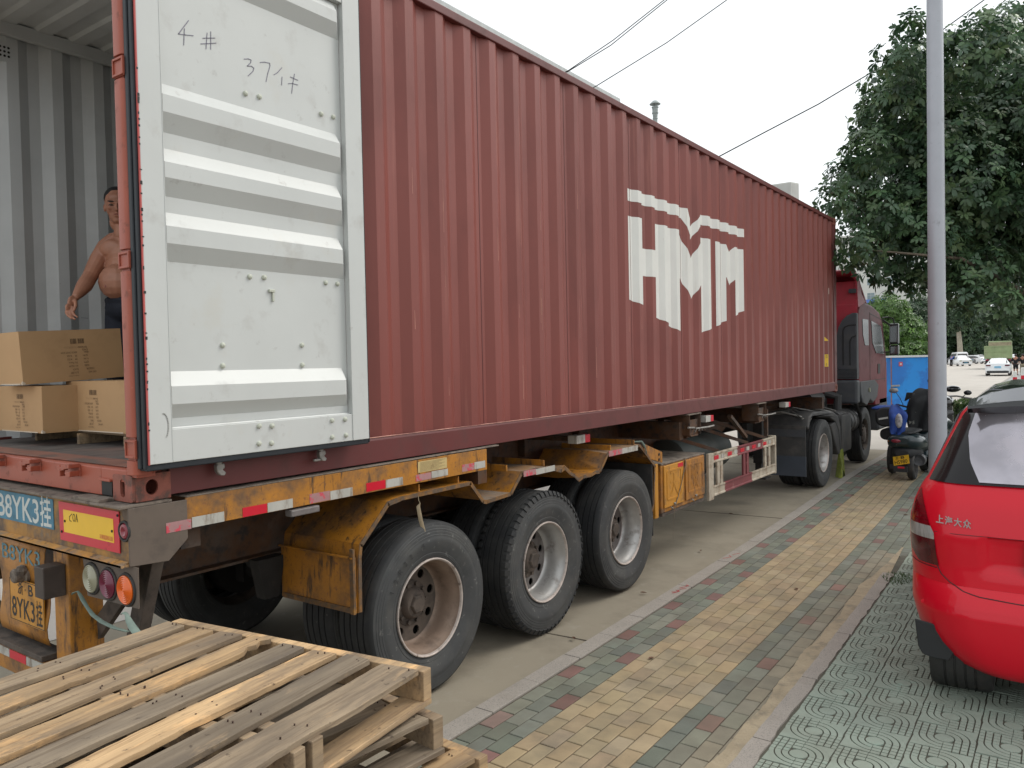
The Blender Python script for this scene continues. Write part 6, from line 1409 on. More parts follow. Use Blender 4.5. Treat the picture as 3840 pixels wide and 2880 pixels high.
# ================================================================ FOLIAGE
def leafy(name, lobes, dens, size, cols, parent=None, seedv=1, cluster=7, shell=.55, droop=.35, wide=.34, lit=None):
    rr = random.Random(seedv); mb = MB()
    for (cx, cy, cz, r) in lobes:
        sx = r if not isinstance(r, tuple) else r[0]; sy = sx if not isinstance(r, tuple) else r[1]; sz = sx * .92 if not isinstance(r, tuple) else r[2]
        N_ = max(3, int(dens * (sx * sy * sz) ** (2 / 3)))
        for _ in range(N_):
            d = Vector((rr.gauss(0, 1), rr.gauss(0, 1), rr.gauss(0, 1))).normalized(); k = shell + (1 - shell) * rr.random() ** .6; k *= rr.uniform(.88, 1.12)
            c = Vector((cx + d.x * sx * k, cy + d.y * sy * k, cz + d.z * sz * k))
            ax = (d * .8 + Vector((rr.uniform(-.5, .5), rr.uniform(-.5, .5), rr.uniform(-.2, .7)))).normalized()
            t1 = ax.cross(Vector((.3, .9, .2))).normalized(); t2 = ax.cross(t1)
            col = rr.choice(cols); tone = rr.uniform(.75, 1.25)
            ph = rr.random() * 6.3; n_ = cluster
            for q in range(n_):
                a = ph + 2 * pi * q / n_ + rr.uniform(-.2, .2); o = t1 * cos(a) + t2 * sin(a)
                dr_ = (o * .85 + ax * rr.uniform(.0, .5) - Vector((0, 0, droop * rr.random()))).normalized()
                L = size * rr.uniform(.75, 1.2); w = L * wide; sd = dr_.cross(ax).normalized() * w / 2; nrm = sd.cross(dr_).normalized()
                b0 = c + dr_ * L * .08; m_ = c + dr_ * L * .5; tp = c + dr_ * L + Vector((0, 0, -L * .12))
                kk = tone * rr.uniform(.85, 1.15); C_ = (col[0] * kk, col[1] * kk, col[2] * kk)
                if cluster >= 7:
                    m1 = c + dr_ * L * .42; m2 = c + dr_ * L * .76 - Vector((0, 0, L * .04))
                    mb.add([b0, m1 + sd * .85 + nrm * L * .05, m1 - sd * .85 + nrm * L * .05, m2 + sd + nrm * L * .03, m2 - sd + nrm * L * .03, tp], [(0, 1, 2), (1, 3, 4, 2), (3, 5, 4)], 0, False, C_)
                else: mb.add([b0, m_ + sd + nrm * L * .05, tp, m_ - sd + nrm * L * .05], [(0, 1, 2), (0, 2, 3)], 0, False, C_)
    return mb.build(name, 'leaf', parent)
def trunk(name, pts, rad, parent, br=()):
    mb = MB(); mb.tube(pts, rad, 10)
    for P, r in br: mb.tube(P, r, 7)
    return mb.build(name, 'bark', parent)
big = thing('broadleaf_tree', 'large dark green broadleaf tree overhanging the tractor cab and lamp post', 'tree', (2.95, 15.6, 0))
LB = [(-0.09, 12.35, 4.73, 0.32), (0.03, 13.36, 5.18, 0.53), (0.35, 13.09, 5.64, 0.51), (0.35, 13.81, 6.42, 0.5), (0.5, 14.0, 7.0, 0.5), (1.01, 12.72, 7.0, 0.46), (1.06, 12.6, 7.4, 0.25), (1.01, 15.01, 7.3, 0.75), (1.67, 13.77, 7.1, 0.62), (2.05, 13.97, 7.4, 0.55), (2.33, 16.47, 8.3, 0.62), (0.74, 14.95, 6.51, .95), (1.39, 16.33, 6.87, 1.1), (2.22, 16.05, 6.99, 1.05), (0.6, 15.22, 5.32, 1.05), (1.56, 14.71, 5.09, 1.05), (2.28, 16.44, 5.53, 1.1), (0.26, 14.46, 4.49, 0.8), (1.01, 13.97, 4.05, 0.78), (1.62, 16.18, 4.15, .95), (2.36, 16.54, 4.2, .95), (0.4, 12.16, 3.80, 0.42), (0.43, 14.23, 3.55, 0.36), (0.94, 14.1, 3.42, 0.32), (1.72, 13.79, 3.12, 0.36), (2.3, 13.4, 2.8, 0.40), (2.46, 15.99, 3.0, 0.42), (1.98, 14.5, 3.4, 0.62), (2.91, 17.16, 7.39, 1.3), (3.07, 17.62, 5.79, 1.4), (2.95, 17.07, 4.24, 1.25), (3.77, 18.26, 6.7, 1.51), (3.86, 16.97, 4.88, 1.41), (3.6, 15.2, 6.2, 1.3), (4.6, 16, 5.8, 1.5), (4.2, 14.6, 4.6, 1.2)]
LB += [(1.2, 14.6, 6.0, .9), (.9, 14.8, 5.9, .7), (1.9, 15.6, 6.2, 1.0), (1.1, 14.6, 4.6, .8), (2.0, 15.6, 4.8, 1.0), (1.5, 14.4, 3.6, .5), (.7, 14.6, 4.9, .8), (.45, 13.3, 4.6, .5), (.8, 13.4, 6.6, .45)]
leafy('crown', LB, 370, .145, ((.062, .122, .060), (.082, .15, .066), (.050, .098, .052), (.115, .18, .08)), big, 3, cluster=7, shell=.45, droop=.6, wide=.36)
br = []
for c in LB[16:34:5]: br.append(([(2.9, 15.65, 2.6 + (c[2] - 3) * .35), ((2.9 + c[0]) / 2, (15.65 + c[1]) / 2, (3.2 + c[2]) / 2 + .2), (c[0], c[1], c[2])], [.06, .03, .01]))
trunk('trunk', [(2.95, 15.6, -.05), (2.93, 15.62, .8), (2.88, 15.65, 2.2), (2.8, 15.7, 3.6), (2.6, 15.8, 5.2), (2.5, 15.9, 6.8)], [.20, .165, .15, .13, .09, .04], big, br)
mb = MB()
# clipped hedges
def hedge(name, x0, x1, y0, y1, h, label, cols, seedv, dens=620, size=.045, zb=0.):
    rr = random.Random(seedv); mb = MB(); t = thing(name, label, 'hedge', ((x0 + x1) / 2, (y0 + y1) / 2, zt((y0 + y1) / 2)))
    A = [('t', (x1 - x0) * (y1 - y0)), ('f', (x1 - x0) * h), ('l', (y1 - y0) * h)]
    for f, ar in A:
        for _ in range(int(ar * dens)):
            d_ = rr.uniform(-.02, .10); u, v = rr.random(), rr.random()
            if f == 't': c = (x0 + u * (x1 - x0), y0 + v * (y1 - y0), h - d_ + .04 * sin(u * 17 + v * 23))
            elif f == 'f': c = (x0 + u * (x1 - x0), y0 + d_, v * h)
            else: c = (x0 + d_, y0 + u * (y1 - y0), v * h)
            c = Vector(c) + Vector((0, 0, zt(c[1])))
            a = Vector((rr.gauss(0, 1), rr.gauss(0, 1), rr.gauss(0, 1))).normalized(); e = a.cross(Vector((rr.random(), rr.random(), rr.random()))).normalized()
            s = size * rr.uniform(.6, 1.5); col = rr.choice(cols); k = rr.uniform(.7, 1.3)
            mb.add([c - a * s, c - e * s * .4, c + a * s, c + e * s * .4], [(0, 1, 2, 3)], 0, False, (col[0] * k, col[1] * k, col[2] * k))
    mb.build('foliage', 'leaf', t)
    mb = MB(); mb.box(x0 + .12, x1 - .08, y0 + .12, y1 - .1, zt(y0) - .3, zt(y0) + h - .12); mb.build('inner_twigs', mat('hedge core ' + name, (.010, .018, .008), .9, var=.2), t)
hedge('clipped_hedge', .95, 6.0, 18.2, 20.6, .92, 'clipped green hedge behind the lamp post and red car', ((.055, .11, .030), (.085, .15, .04), (.03, .065, .022), (.16, .19, .10)), 5, 900, .045)
hedge('low_hedge', .95, 4.5, 28, 46, .55, 'low bright green hedge strip beside the far pavement, beyond the clipped hedge', ((.10, .19, .035), (.14, .24, .05), (.07, .14, .03)), 6, 150, .08)
hedge('low_hedge', .6, 3.6, 66, 92, .6, 'farthest low green hedge, behind the red and white bollards', ((.08, .16, .04), (.11, .2, .05)), 7, 60, .12)
mb = MB(); V = []
ys2 = [21, 28, 35, 45, 55, 65, 80, 95]
for y in ys2: V += [(.56 + sh(y), y, zt(y) + .002), (1.2 + sh(y) * .3, y, zt(y) + .002)]
struct(mb.add(V, [(2 * i, 2 * i + 1, 2 * i + 3, 2 * i + 2) for i in range(len(ys2) - 1)]).build('stone_path', mat('grey stone path', (.30, .30, .29), .85, var=.15, vs=2)))
# ================================================================ BACKGROUND
def simple_tree(name, label, x, y, h, r, cols, seedv, group=None, th=None, dens=150, size=.35, tr=.16, squash=.8):
    t = thing(name, label, 'tree', (x, y, zt(y)), group); rr = random.Random(seedv); z0 = zt(y); L = []
    for k in range(16):
        a = rr.random() * 6.3; d = rr.random() ** .6 * r * .75; zz = rr.uniform(th or h * .35, h * .9)
        f = 1 - max(0, (zz - h * .6) / (h * .5)); L.append((x + cos(a) * d * f, y + sin(a) * d * f, z0 + zz, r * rr.uniform(.30, .48)))
    L.append((x, y, z0 + h * .62, r * .65))
    leafy('crown', L, dens, size, cols, t, seedv, cluster=5, shell=.5, wide=.5)
    trunk('trunk', [(x, y, z0 - .1), (x + .05, y, z0 + h * .3), (x, y, z0 + h * .7)], [tr, tr * .8, tr * .3], t)
    return t
BR = ((.10, .19, .045), (.13, .24, .055), (.075, .15, .04)); MD = ((.045, .085, .040), (.06, .11, .045), (.035, .07, .035)); LT = ((.07, .12, .055), (.09, .15, .06))
simple_tree('bushy_tree', 'bright yellow green tree beyond the blue cabin', -5.3, 48.0, 5.3, 2.3, BR, 31, th=1.2, dens=200, size=.22)
simple_tree('bushy_tree', 'bright green tree peeping between mirror and cab, left of the other bright one', -7.2, 50.0, 4.6, 2.3, BR, 32, th=1.2, dens=200, size=.22)
k = 0
def at_(u, d): q = (u - 1920) / 2944.; return 3.316 + (-.586 + .8104 * q) * d, -1.774 + (.81 + .5855 * q) * d
for (u, d, h, r) in ((3625, 165, 12.5, 7.5), (3700, 180, 12, 7), (3545, 175, 13, 7.5), (3775, 170, 12, 7), (3440, 172, 13, 7.5), (3960, 175, 13, 8), (3860, 188, 12.5, 7.5), (3340, 178, 13, 8)):
    x, y = at_(u, d)
    simple_tree('street_tree', ('dark green street tree straight above the parked white van', 'street tree just left of the tipper truck, over the black car', 'street tree just left of the one above the white van', 'street tree above the tipper truck', 'broad street tree hidden behind the bright trees', 'street tree farthest to the right along the road', 'street tree above the two standing people', 'street tree farthest to the left along the road')[k],
                x, y, h, r, MD if k % 2 == 0 else LT + MD, 40 + k, 'street trees across the far road', th=2.6, dens=70, size=.6, tr=.32); k += 1
# pale trunk seen beside the pole
pt = thing('roadside_tree', 'tree with a pale bare trunk standing behind the parked white van', 'tree', (-13.8, 158, .44)); trunk('trunk', [(-13.8, 158, .3), (-13.9, 158, 3.8), (-14.2, 158, 8)], [.50, .42, .3], pt)
for o in kids(pt): o.data.materials[0] = mat('pale bark', (.32, .29, .23), .9, var=.2)
leafy('crown', [(-14.5, 158, 8.6, 2.4), (-12.8, 158, 9.0, 2.2), (-15.8, 158.5, 9.2, 2.2)], 70, .6, MD, pt, 77, cluster=5, wide=.5)
# buildings
def building(name, label, x0, x1, y0, y1, z0, z1, m, wins, wm, face='y'):
    t = thing(name, label, 'building', ((x0 + x1) / 2, (y0 + y1) / 2, z0)); mb = MB(); mb.box(x0, x1, y0, y1, z0, z1); w = mb.build('wall', m, t)
    mb = MB(); mb.box(x0 - .3, x1 + .3, y0 - .3, y1 + .3, z1, z1 + .5); mb.build('roof', m, t)
    for (a, c) in wins:
        mb = MB(); mb.box(a - .85, a + .85, y0 - .03, y0 - .005, c, c + 1.7); f = mb.build('window', wm, t)
        mb = MB(); mb.box(a - .02, a + .02, y0 - .05, y0 - .031, c, c + 1.7); mb.box(a - .85, a + .85, y0 - .05, y0 - .031, c + 1.1, c + 1.14); mb.build('window_frame', 'chrome' if False else m, f)
    return t
CREAM = mat('pale apartment wall', (.62, .62, .58), .8, var=.04, vs=.2); WINM = mat('bluish window glass', (.20, .26, .28), .2, var=.15, vs=.6)
wins = [(-72 + i * 4.6, 1.8 + j * 3.7) for i in range(10) for j in range(8)]
bt = building('apartment_building', 'tall pale apartment block seen through the leaves beyond the cab', -75, -25, 215, 235, .3, 33, CREAM, wins, WINM)
mb = MB(); mb.box(-42, -36, 214.3, 214.9, 14.0, 16.6); mb.build('blue_panel', mat('blue fascia', (.10, .20, .55), .6, var=.1), bt)
FAC = mat('factory wall cladding', (.36, .37, .37), .7, var=.06, vs=.6); 
ft = thing('factory_building', 'long grey clad factory building rising behind the container roof', 'building', (-22, 20, 0))
mb = MB(); mb.box(-34, -15.4, 4, 33, 0, 14.45); mb.build('wall', FAC, ft)
mb = MB(); mb.box(-34.2, -15.0, 3.8, 33.2, 14.45, 15.02); mb.build('roof', mat('roof edge cladding', (.40, .42, .42), .55, var=.1, vs=3, dirt=(((.6, .6, .58), 5, .55, .7, .4),)), ft, bevel=.05)
for j in range(3):
    for i in range(8):
        mb = MB(); mb.box(-15.38, -15.3, 6 + i * 3.4, 8 + i * 3.4, 2 + j * 4, 4 + j * 4); mb.build('window', WINM, ft)
# concrete stair tower and roof vent
st = thing('rooftop_tower', 'small pale concrete tower above the far end of the container', 'tower', (-10.0, 39.6, 0))
a0 = Vector((-8.588, 39.276, 0)); d1 = Vector((.22, .64, 0)); d2 = Vector((-1.04, -.01, 0))
P = [a0, a0 + d1, a0 + d1 + d2, a0 + d2]
mb = MB(); mb.prism([(p.x, p.y) for p in P], 'z', 0, 10.96); mb.build('wall', mat('weathered concrete', (.50, .50, .48), .9, var=.08, vs=1.2, dirt=(((.3, .29, .27), 2, .55, .7, .5, (1, 1, .2)),)), st)
mb = MB(); mb.prism([(p.x, p.y) for p in P], 'z', 10.96, 11.02); mb.build('roof_slab', CREAM, st)
mb = MB(); cx, cy = -14.18, 35.35
mb.lathe([(11.0, 0.112), (14.35, 0.112), (14.36, 0.134), (14.40, 0.134), (14.42, 0.118), (14.62, 0.134), (14.64, 0.168), (14.68, 0.168), (14.70, 0.146), (14.72, 0.146), (14.92, 0.151), (14.93, 0.179), (14.97, 0.179), (14.98, 0.056)], (cx, cy, 0), 20, 'z')
for a in range(3): mb.cyl((cx + .11 * cos(a * 2.1), cy + .11 * sin(a * 2.1), 14.9), (cx + .13 * cos(a * 2.1), cy + .13 * sin(a * 2.1), 15.16), .02, n=6)
mb.lathe([(15.10, 0.280), (15.12, 0.280), (15.27, 0.123), (15.29, 0.000)], (cx, cy, 0), 20, 'z')
mb.lathe([(15.10, 0.280), (15.13, 0.000)], (cx, cy, 0), 20, 'z')
tag(mb.build('vent_chimney', mat('zinc vent', (.28, .31, .30), .5, .3, var=.2, vs=6)), 'metal vent chimney with conical cap above the container roof line', 'chimney')
mb = MB(); mb.box(-30, -10.8, 33.6, 46, 0, 11.0); t = thing('annex_building', 'low annex hidden behind the container, carrying the vent chimney', 'building', (-20, 40, 0)); mb.build('wall', FAC, t)
# overhead cables
def cable(pts, r, label):
    P = []; n = len(pts)
    for (p, q) in zip(pts, pts[1:]):
        p, q = nv(p), nv(q)
        for i in range(6): P.append(p.lerp(q, i / 6))
    P.append(nv(pts[-1])); tag(MB().tube(P, r, 6).build('overhead_cable', 'ink'), label, 'cable', 'overhead cables')
cable([(-13.5, 13.3, 7.2), (-8.283, 17.252, 10.214), (-7.252, 18.023, 11.047), (-6.099, 18.891, 12.138), (-2, 22, 16.4)], .013, 'upper one of the close pair of thin cables above the container')
cable([(-13.5, 13.3, 7.3), (-8.283, 17.251, 10.192), (-7.313, 17.975, 10.899), (-6.038, 18.935, 12.13), (-2, 22, 16.2)], .013, 'lower one of the close pair of thin cables above the container')
cable([(-13.5, 13.3, 6.4), (-7.666, 17.683, 9.751), (-6.041, 18.896, 10.941), (-4.676, 19.919, 12.101), (-1, 22.7, 15.4)], .013, 'middle overhead cable crossing the white sky')
cable([(-9.5, 16.2, 5.1), (-4.836, 19.667, 7.736), (-3.866, 20.388, 8.346), (-2.593, 21.333, 9.135), (-1.683, 22.012, 9.784), (0.076, 23.322, 11.009), (1.168, 24.141, 11.952), (4, 26.2, 14.6)], .018, 'right overhead cable running down from the tree towards the container')
# blue cabin
kb = thing('site_cabin', 'bright blue metal cabin with white roof edge behind the scooters', 'cabin', (-.3, 25.4, 0))
BL = mat('cabin blue', (.022, .19, .60), .5, var=.10, vs=1.2, dirt=(((.03, .30, .78), 1.6, .48, .56, .8), ((.10, .28, .50), 7, .62, .72, .4)))
mb = MB(); A = Vector((-1.36, 24.47, 0)); B = Vector((-.22, 25.29, 0)); N_ = Vector((-.585, .811, 0)) * 1.6
P = [A, B, B + N_, A + N_]; mb.prism([(p.x, p.y) for p in P], 'z', 0, 1.98); mb.build('wall', BL, kb)
mb = MB(); e = Vector((-.06, -.04, 0)); mb.prism([(p.x, p.y) for p in [A + Vector((-.04, -.06, 0)), B + Vector((.0, -.06, 0)), B + N_, A + N_ + Vector((-.06, 0, 0))]], 'z', 1.985, 2.045); mb.build('roof', mat('white cabin roof', (.7, .7, .7), .6, var=.05), kb)
d = (B - A).normalized(); n = Vector((d.y, -d.x, 0))
def onk(s, z, o=.01): return A + d * s + n * o + Vector((0, 0, z))
mb = MB(); mb.quad([onk(.24, 1.72), onk(.36, 1.72), onk(.36, 1.85), onk(.24, 1.85)]); mb.quad([onk(.275, 1.755, .014), onk(.325, 1.755, .014), onk(.325, 1.81, .014), onk(.275, 1.81, .014)], 1); mb.build('notice_sticker', [mat('red sticker', (.55, .10, .14), .6), mat('sticker white', (.65, .55, .55), .6)], kb)
mb = MB(); mb.bar(onk(-.01, 1.12, .03), onk(.25, 1.13, .03), .04, .05); mb.bar(onk(.0, 1.04, .03), onk(.18, 1.04, .03), .03, .03); mb.build('door_bolt', 'steel', kb, bevel=.005)
mb = MB(); mb.bar(onk(.01, .02, .006), onk(.01, 1.97, .006), .03, .012); mb.build('door_edge', mat('rust edge', (.30, .14, .10), .7, var=.3), kb)
# ---- distant vehicles
WHT = mat('white car paint', (.72, .73, .74), .25, var=.02, coat=.6); BLK = mat('black car paint', (.012, .013, .014), .2, var=.02, coat=.6); GRN = mat('tipper green', (.26, .33, .17), .6, var=.15, vs=1.5, dirt=(((.34, .30, .22), 2, .5, .7, .6),))
def vehicle(name, label, cat, x, y, ang, L, W_, H, kind, paint, plate=False, group=None, s=1.0):
    t = thing(name, label, cat, (x, y, zt(y) - .0), group); t['_local'] = 1
    hh = {'sedan': [(0, .45, .80), (.03, .72, .86), (.06, .98, .84), (.20, 1.02, .82), (.34, 1.40, .66), (.55, H, .64), (.68, H - .04, .64), (.84, 1.02, .80), (1.0, .85, .74)], 
          'suv': [(0, .5, .80), (.01, .9, .9), (.04, 1.15, .88), (.13, 1.55, .74), (.3, H, .70), (.6, H - .03, .70), (.76, 1.12, .82), (1.0, .9, .78)],
          'van': [(0, .5, .85), (.01, 1.0, .92), (.02, H - .12, .86), (.05, H, .80), (.62, H, .80), (.85, 1.25, .86), (.98, 1.0, .84), (1.0, .8, .8)]}[kind]
    # lofted along the length: each station is a rounded cross section; station=(fraction, roof z, roof half width factor)
    n = 14; V = []; hw = W_ / 2
    for f, zt_, wf in hh:
        yy = f * L; zb_ = .22; belt = min(.95, zt_ - .02); e = .94 if f in (0, 1.0) else 1.
        sec = [(-hw * e * .93, zb_), (-hw * e, .42), (-hw * e, .75), (-hw * e * .97, belt)]
        if zt_ > 1.1: sec += [(-hw * wf * 1.03, zt_ - .10), (-hw * wf * .93, zt_ - .015), (0, zt_ + .01)]
        else: sec += [(-hw * .90 * e, zt_ + .005), (-hw * .6, zt_ + .03), (0, zt_ + .035)]
        sec = sec + [(-p[0], p[1]) for p in sec[:-1][::-1]]
        V += [(p[0], yy, p[1]) for p in sec]; K = len(sec)
    mb = MB(); mb.add(V, [(i * K + j, i * K + (j + 1) % K, (i + 1) * K + (j + 1) % K, (i + 1) * K + j) for i in range(len(hh) - 1) for j in range(K)], 0, True); mb.add(V[:K], [tuple(range(K))[::-1]]); mb.add(V[-K:], [tuple(range(K))])
    bd = mb.build('body', paint, t, angle=28)
    g0, g1 = {'sedan': (3, 4), 'suv': (2, 3), 'van': (1, 2)}[kind]; 
    def glass(fa, za, wa, fb, zb2, wb, nm_):
        q = MB(); q.add([(-wa, fa * L, za), (wa, fa * L, za), (wb, fb * L, zb2), (-wb, fb * L, zb2)], [(0, 1, 2, 3)]); return q.build(nm_, 'glass_dark', t)
    if kind == 'sedan':
        glass(.205, 1.06, hw * .74, .345, 1.39, hw * .60, 'rear_window'); glass(.83, 1.075, hw * .76, .685, 1.40, hw * .62, 'windscreen')
        for s_ in (-1, 1):
            q = MB(); q.add([(s_ * hw * .965, .26 * L, 1.0), (s_ * hw * .965, .80 * L, 1.0), (s_ * hw * .685, .68 * L, 1.36), (s_ * hw * .685, .38 * L, 1.36)], [(0, 1, 2, 3)]); q.build('side_window', 'glass_dark', t)
    elif kind == 'suv':
        glass(.045, 1.19, hw * .78, .12, 1.52, hw * .68, 'rear_window'); glass(.752, 1.17, hw * .78, .615, H - .12, hw * .68, 'windscreen')
        for s_ in (-1, 1): q = MB(); q.add([(s_ * hw * .98, .1 * L, 1.02), (s_ * hw * .98, .74 * L, 1.02), (s_ * hw * .745, .60 * L, H - .16), (s_ * hw * .76, .2 * L, H - .16)], [(0, 1, 2, 3)]); q.build('side_window', 'glass_dark', t)
    else:
        glass(.008, 1.15, hw * .8, .016, H - .3, hw * .76, 'rear_window'); glass(.855, 1.30, hw * .8, .655, H - .10, hw * .72, 'windscreen')
        for s_ in (-1, 1):
            for a_, b_ in ((.08, .32), (.36, .58), (.61, .76)): q = MB(); q.add([(s_ * hw * .985, a_ * L, 1.10), (s_ * hw * .985, b_ * L, 1.10), (s_ * hw * .90, min(b_, .66) * L, H - .28), (s_ * hw * .90, a_ * L, H - .28)], [(0, 1, 2, 3)]); q.build('side_window', 'glass_dark', t)
    q = MB()
    for s_ in (-1, 1): q.box(*sorted((s_ * hw * .55, s_ * hw * .93)), -.03, .0, .80, .92) if kind != 'van' else q.box(*sorted((s_ * hw * .82, s_ * hw * .93)), -.02, .06, .9, 1.3)
    q.build('tail_lamp', 'lamp_dark', t, bevel=.02)
    q = MB()
    for s_ in (-1, 1): q.box(*sorted((s_ * hw * .55, s_ * hw * .92)), L - .06, L + .02, .66, .80)
    q.build('headlight', 'lens_white', t, bevel=.02)
    q = MB(); q.box(-hw * .85, hw * .85, -.025, .1, .24, .42); q.box(-hw * .45, hw * .45, L - .02, L + .02, .38, .62); q.build('bumper_trim', 'black_plastic', t, bevel=.03)
    q = MB(); q.box(-.24, .24, -.04, -.03, .66, .80); q.box(-.24, .24, L + .02, L + .03, .42, .54); q.build('licence_plate', mat('pale blue plate', (.16, .42, .62), .5) if plate else 'sign_blue', t)
    for s_ in (-1, 1):
        for yy in (.19 * L, .81 * L):
            q = MB(); q.lathe([(-.09 * s_, .20), (-.1 * s_, .30), (-.08 * s_, .325), (.08 * s_, .325), (.10 * s_, .30), (.09 * s_, .20), (.06 * s_, .0)], (s_ * (hw - .11), yy, .325), 24, 'x', mis=[0, 0, 0, 0, 0, 1]); q.build('wheel', ['rubber', 'steel'], t)
        q = MB(); q.ball((s_ * (hw + .09), .66 * L, 1.0), 1, 10, sc_=(.11, .06, .08)); q.build('wing_mirror', 'black_plastic', t)
    t.rotation_euler = (0, 0, R(ang)); t.scale = (s, s, s); return t
def PDw(u, v, d):  # scene point at depth d on the sight line used while surveying the photograph
    return cam.location if False else Vector((3.3157, -1.7743, 2.0267)) + (fw + rt * ((u - 1920) / 2944.2) - up * ((v - 1440) / 2944.2)) * d
vehicle('parked_car', 'white saloon car seen from behind, parked by the far kerb', 'car', -2.1, 73.5, 2, 4.5, 1.80, 1.45, 'sedan', WHT, True)
vehicle('parked_car', 'white hatchback with raised bonnet beside the person in blue, left of the van', 'car', -11.45, 129, 205, 4.3, 1.8, 1.52, 'sedan', WHT)
vehicle('parked_van', 'white van with blue tinted rear window among the parked cars', 'van', -12.18, 145.6, 20, 5.4, 1.85, 2.05, 'van', WHT)
vehicle('parked_car', 'black car parked immediately right of the white van', 'car', -11.0, 147.5, 60, 4.6, 1.8, 1.45, 'sedan', BLK)
vehicle('parked_car', 'white car half hidden behind the left side of the green tipper', 'car', -9.8, 153.4, 65, 4.6, 1.8, 1.5, 'suv', WHT)
vehicle('driving_car', 'distant white car facing the camera between tipper truck and people', 'car', -7.3, 175.6, 184, 4.5, 1.8, 1.5, 'suv', WHT)
vehicle('parked_car', 'white car glimpsed between the tractor cab and the blue cabin', 'car', -9.2, 44.5, 75, 4.4, 1.75, 1.48, 'sedan', WHT)
tp = thing('tipper_truck', 'green tipper truck on the far road behind the white saloon', 'truck', (-3.9, 99, zt(99))); tp['_local'] = 1
q = MB(); q.box(-1.3, 1.3, 0, 5.6, 1.15, 2.55); bd = q.build('tipper_body', GRN, tp, bevel=.03)
q = MB(); q.box(-1.05, 1.25, 5.4, 7.2, 1.0, 3.15); q.build('cab', GRN, tp, bevel=.08)
q = MB(); q.box(-1.0, 1.2, 5.3, 5.42, 2.1, 3.0); q.build('cab_rear_panel', mat('dusty brown', (.33, .27, .19), .8, var=.2), tp)
q = MB()
for i in range(4): x = -1.3 + i * .84; q.box(x, x + .08, -.05, .0, 1.15, 2.55)
q.box(-1.3, 1.3, -.06, .0, 2.45, 2.56); q.box(-1.3, 1.3, -.06, 0, 1.9, 1.98); q.build('tailgate_rib', GRN, bd)
q = MB(); q.box(-1.1, 1.1, .2, 6.8, .7, 1.1); q.box(-1.2, 1.2, -.05, .1, .55, .85); q.build('chassis', 'dark', tp)
q = MB(); q.box(-1.2, -.85, -.08, -.05, .95, 1.1); q.box(.85, 1.2, -.08, -.05, .95, 1.1); q.build('tail_lamp', 'lens_red', tp)
for s_ in (-1, 1):
    for yy in (.9, 2.2, 6.2): q = MB(); q.lathe([(-.14 * s_, .28), (-.14 * s_, .5), (.14 * s_, .5), (.14 * s_, .28), (.08 * s_, .0)], (s_ * 1.05, yy, .5), 20, 'x'); q.build('wheel', 'rubber', tp)
tp.rotation_euler = (0, 0, R(3))
# bollards
for x, y, lab, h in ((-.30, 62.5, 'left one of the two red and white bollards by the far hedge', .62), (.12, 63.5, 'right one of the two red and white bollards by the far hedge', .85)):
    t = thing('bollard', lab, 'bollard', (x, y, zt(y)), 'red and white bollards'); z0 = zt(y)
    q = MB(); q.lathe([(z0, .13), (z0 + h * .38, .13)], (x, y, 0), 16, 'z'); q.build('red_band', 'red_ref', t)
    q = MB(); q.lathe([(z0 + h * .38, .13), (z0 + h, .125), (z0 + h + .02, .10), (z0 + h + .025, 0)], (x, y, 0), 16, 'z'); q.build('white_band', 'logo', t)
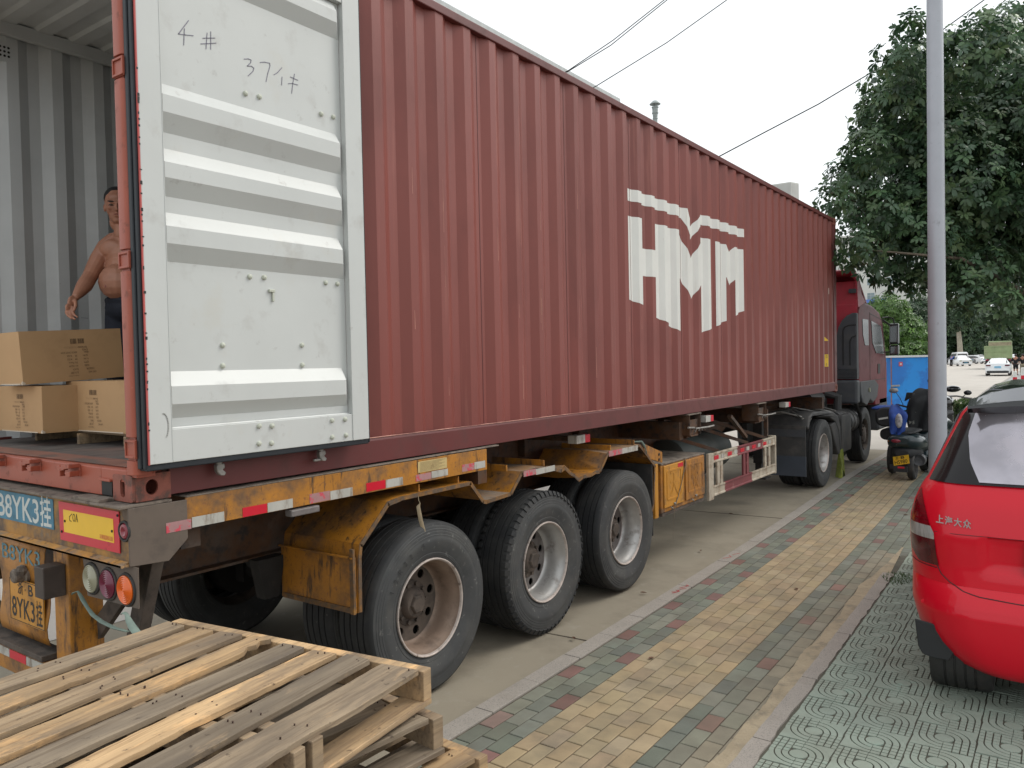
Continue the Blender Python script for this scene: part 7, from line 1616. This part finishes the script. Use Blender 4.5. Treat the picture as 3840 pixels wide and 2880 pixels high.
# distant people
def figure(label, x, y, ang, shirt, legs, bend=0., s=1., arm=None, hairc='hair'):
    z0 = zt(y); t = thing('person', label, 'person', (x, y, z0)); t['_local'] = 1
    N2 = {'pel': (0, 0, .93, (.15, .11)), 'wai': (0, -.08 * bend, 1.10, (.14, .10)), 'che': (0, -.30 * bend, 1.33 - .10 * bend, (.17, .115)), 'nb': (0, -.42 * bend, 1.48 - .2 * bend, .065), 'hd0': (0, -.47 * bend, 1.55 - .22 * bend, .055), 'hd1': (0, -.53 * bend - .01, 1.64 - .26 * bend, (.075, .09)), 'hd2': (0, -.55 * bend, 1.70 - .27 * bend, (.06, .07)),
          'hr': (.09, 0, .86, .09), 'kr': (.10, .0, .48, .062), 'ar': (.10, .04, .09, .042), 'tr': (.11, -.10, .035, .035), 'hl': (-.09, 0, .86, .09), 'kl': (-.10, -.03, .48, .062), 'al': (-.11, .02, .09, .042), 'tl': (-.12, -.12, .035, .035),
          'sr': (.20, -.32 * bend, 1.42 - .13 * bend, .055), 'er': (.27, -.35 * bend, 1.14 - .1 * bend, .042), 'wr': (.25, -.45 * bend - .12, .92, .028), 'fr': (.24, -.45 * bend - .16, .84, (.03, .02)),
          'sl': (-.20, -.32 * bend, 1.42 - .13 * bend, .055), 'el': (-.27, -.35 * bend, 1.14 - .1 * bend, .042), 'wl': (-.22, -.5 * bend - .16, .98, .028), 'fl': (-.19, -.5 * bend - .22, .92, (.03, .02))}
    if arm: N2.update(arm)
    mb = MB(); mb.add(*skin(N2, [['pel', 'wai', 'che', 'nb', 'hd0', 'hd1', 'hd2'], ['pel', 'hr', 'kr', 'ar', 'tr'], ['pel', 'hl', 'kl', 'al', 'tl'], ['che', 'sr', 'er', 'wr', 'fr'], ['che', 'sl', 'el', 'wl', 'fl']]), 0, True); mb.build('body', 'skin', t)
    def cl(nodes, chains, grow, name, m):
        D_ = {}
        for k_ in nodes: v = N2[k_]; r = v[3] if isinstance(v[3], tuple) else (v[3], v[3]); D_[k_] = (*v[:3], (r[0] + grow, r[1] + grow))
        q = MB(); q.add(*skin(D_, chains), 0, True); q.build(name, m, t)
    cl(['wai', 'pel', 'che', 'sr', 'er', 'sl', 'el'], [['pel', 'wai', 'che'], ['che', 'sr', 'er'], ['che', 'sl', 'el']], .022, 'shirt', shirt)
    cl(['pel', 'hr', 'kr', 'hl', 'kl'] + (['ar', 'al'] if legs[1] else []), [['pel', 'hr', 'kr'] + (['ar'] if legs[1] else []), ['pel', 'hl', 'kl'] + (['al'] if legs[1] else [])], .024, 'trousers', legs[0])
    q = MB(); h = N2['hd1']; q.ball((h[0], h[1] + .018, h[2] + .035), 1, 14, sc_=(.092, .105, .095)); q.build('hair', hairc, t)
    q = MB(); 
    for k_ in ('tr', 'tl'): f = N2[k_]; q.ball((f[0], f[1] + .06, .045), 1, 10, sc_=(.055, .14, .05))
    q.build('shoes', 'rubber', t)
    t.rotation_euler = (0, 0, R(ang)); t.scale = (s, s, s); return t
BT = mat('black shirt', (.010, .010, .012), .8, var=.1); KH = mat('khaki trousers', (.30, .26, .18), .8, var=.1); BS = mat('blue shirt', (.03, .12, .45), .7, var=.1)
figure('person in black shirt and black shorts, back turned, near the far bollards', -.96, 75.3, 170, BT, (BT, False))
figure('person in black shirt and khaki trousers at the right edge beside the other', -.50, 75.7, 185, BT, (KH, True))
figure('person in a blue shirt leaning over beside the parked white hatchback', -11.65, 127.0, 150, BS, (BT, True), bend=.8)
# clean helper marks
for o in bpy.data.objects:
    if '_local' in o: del o['_local']
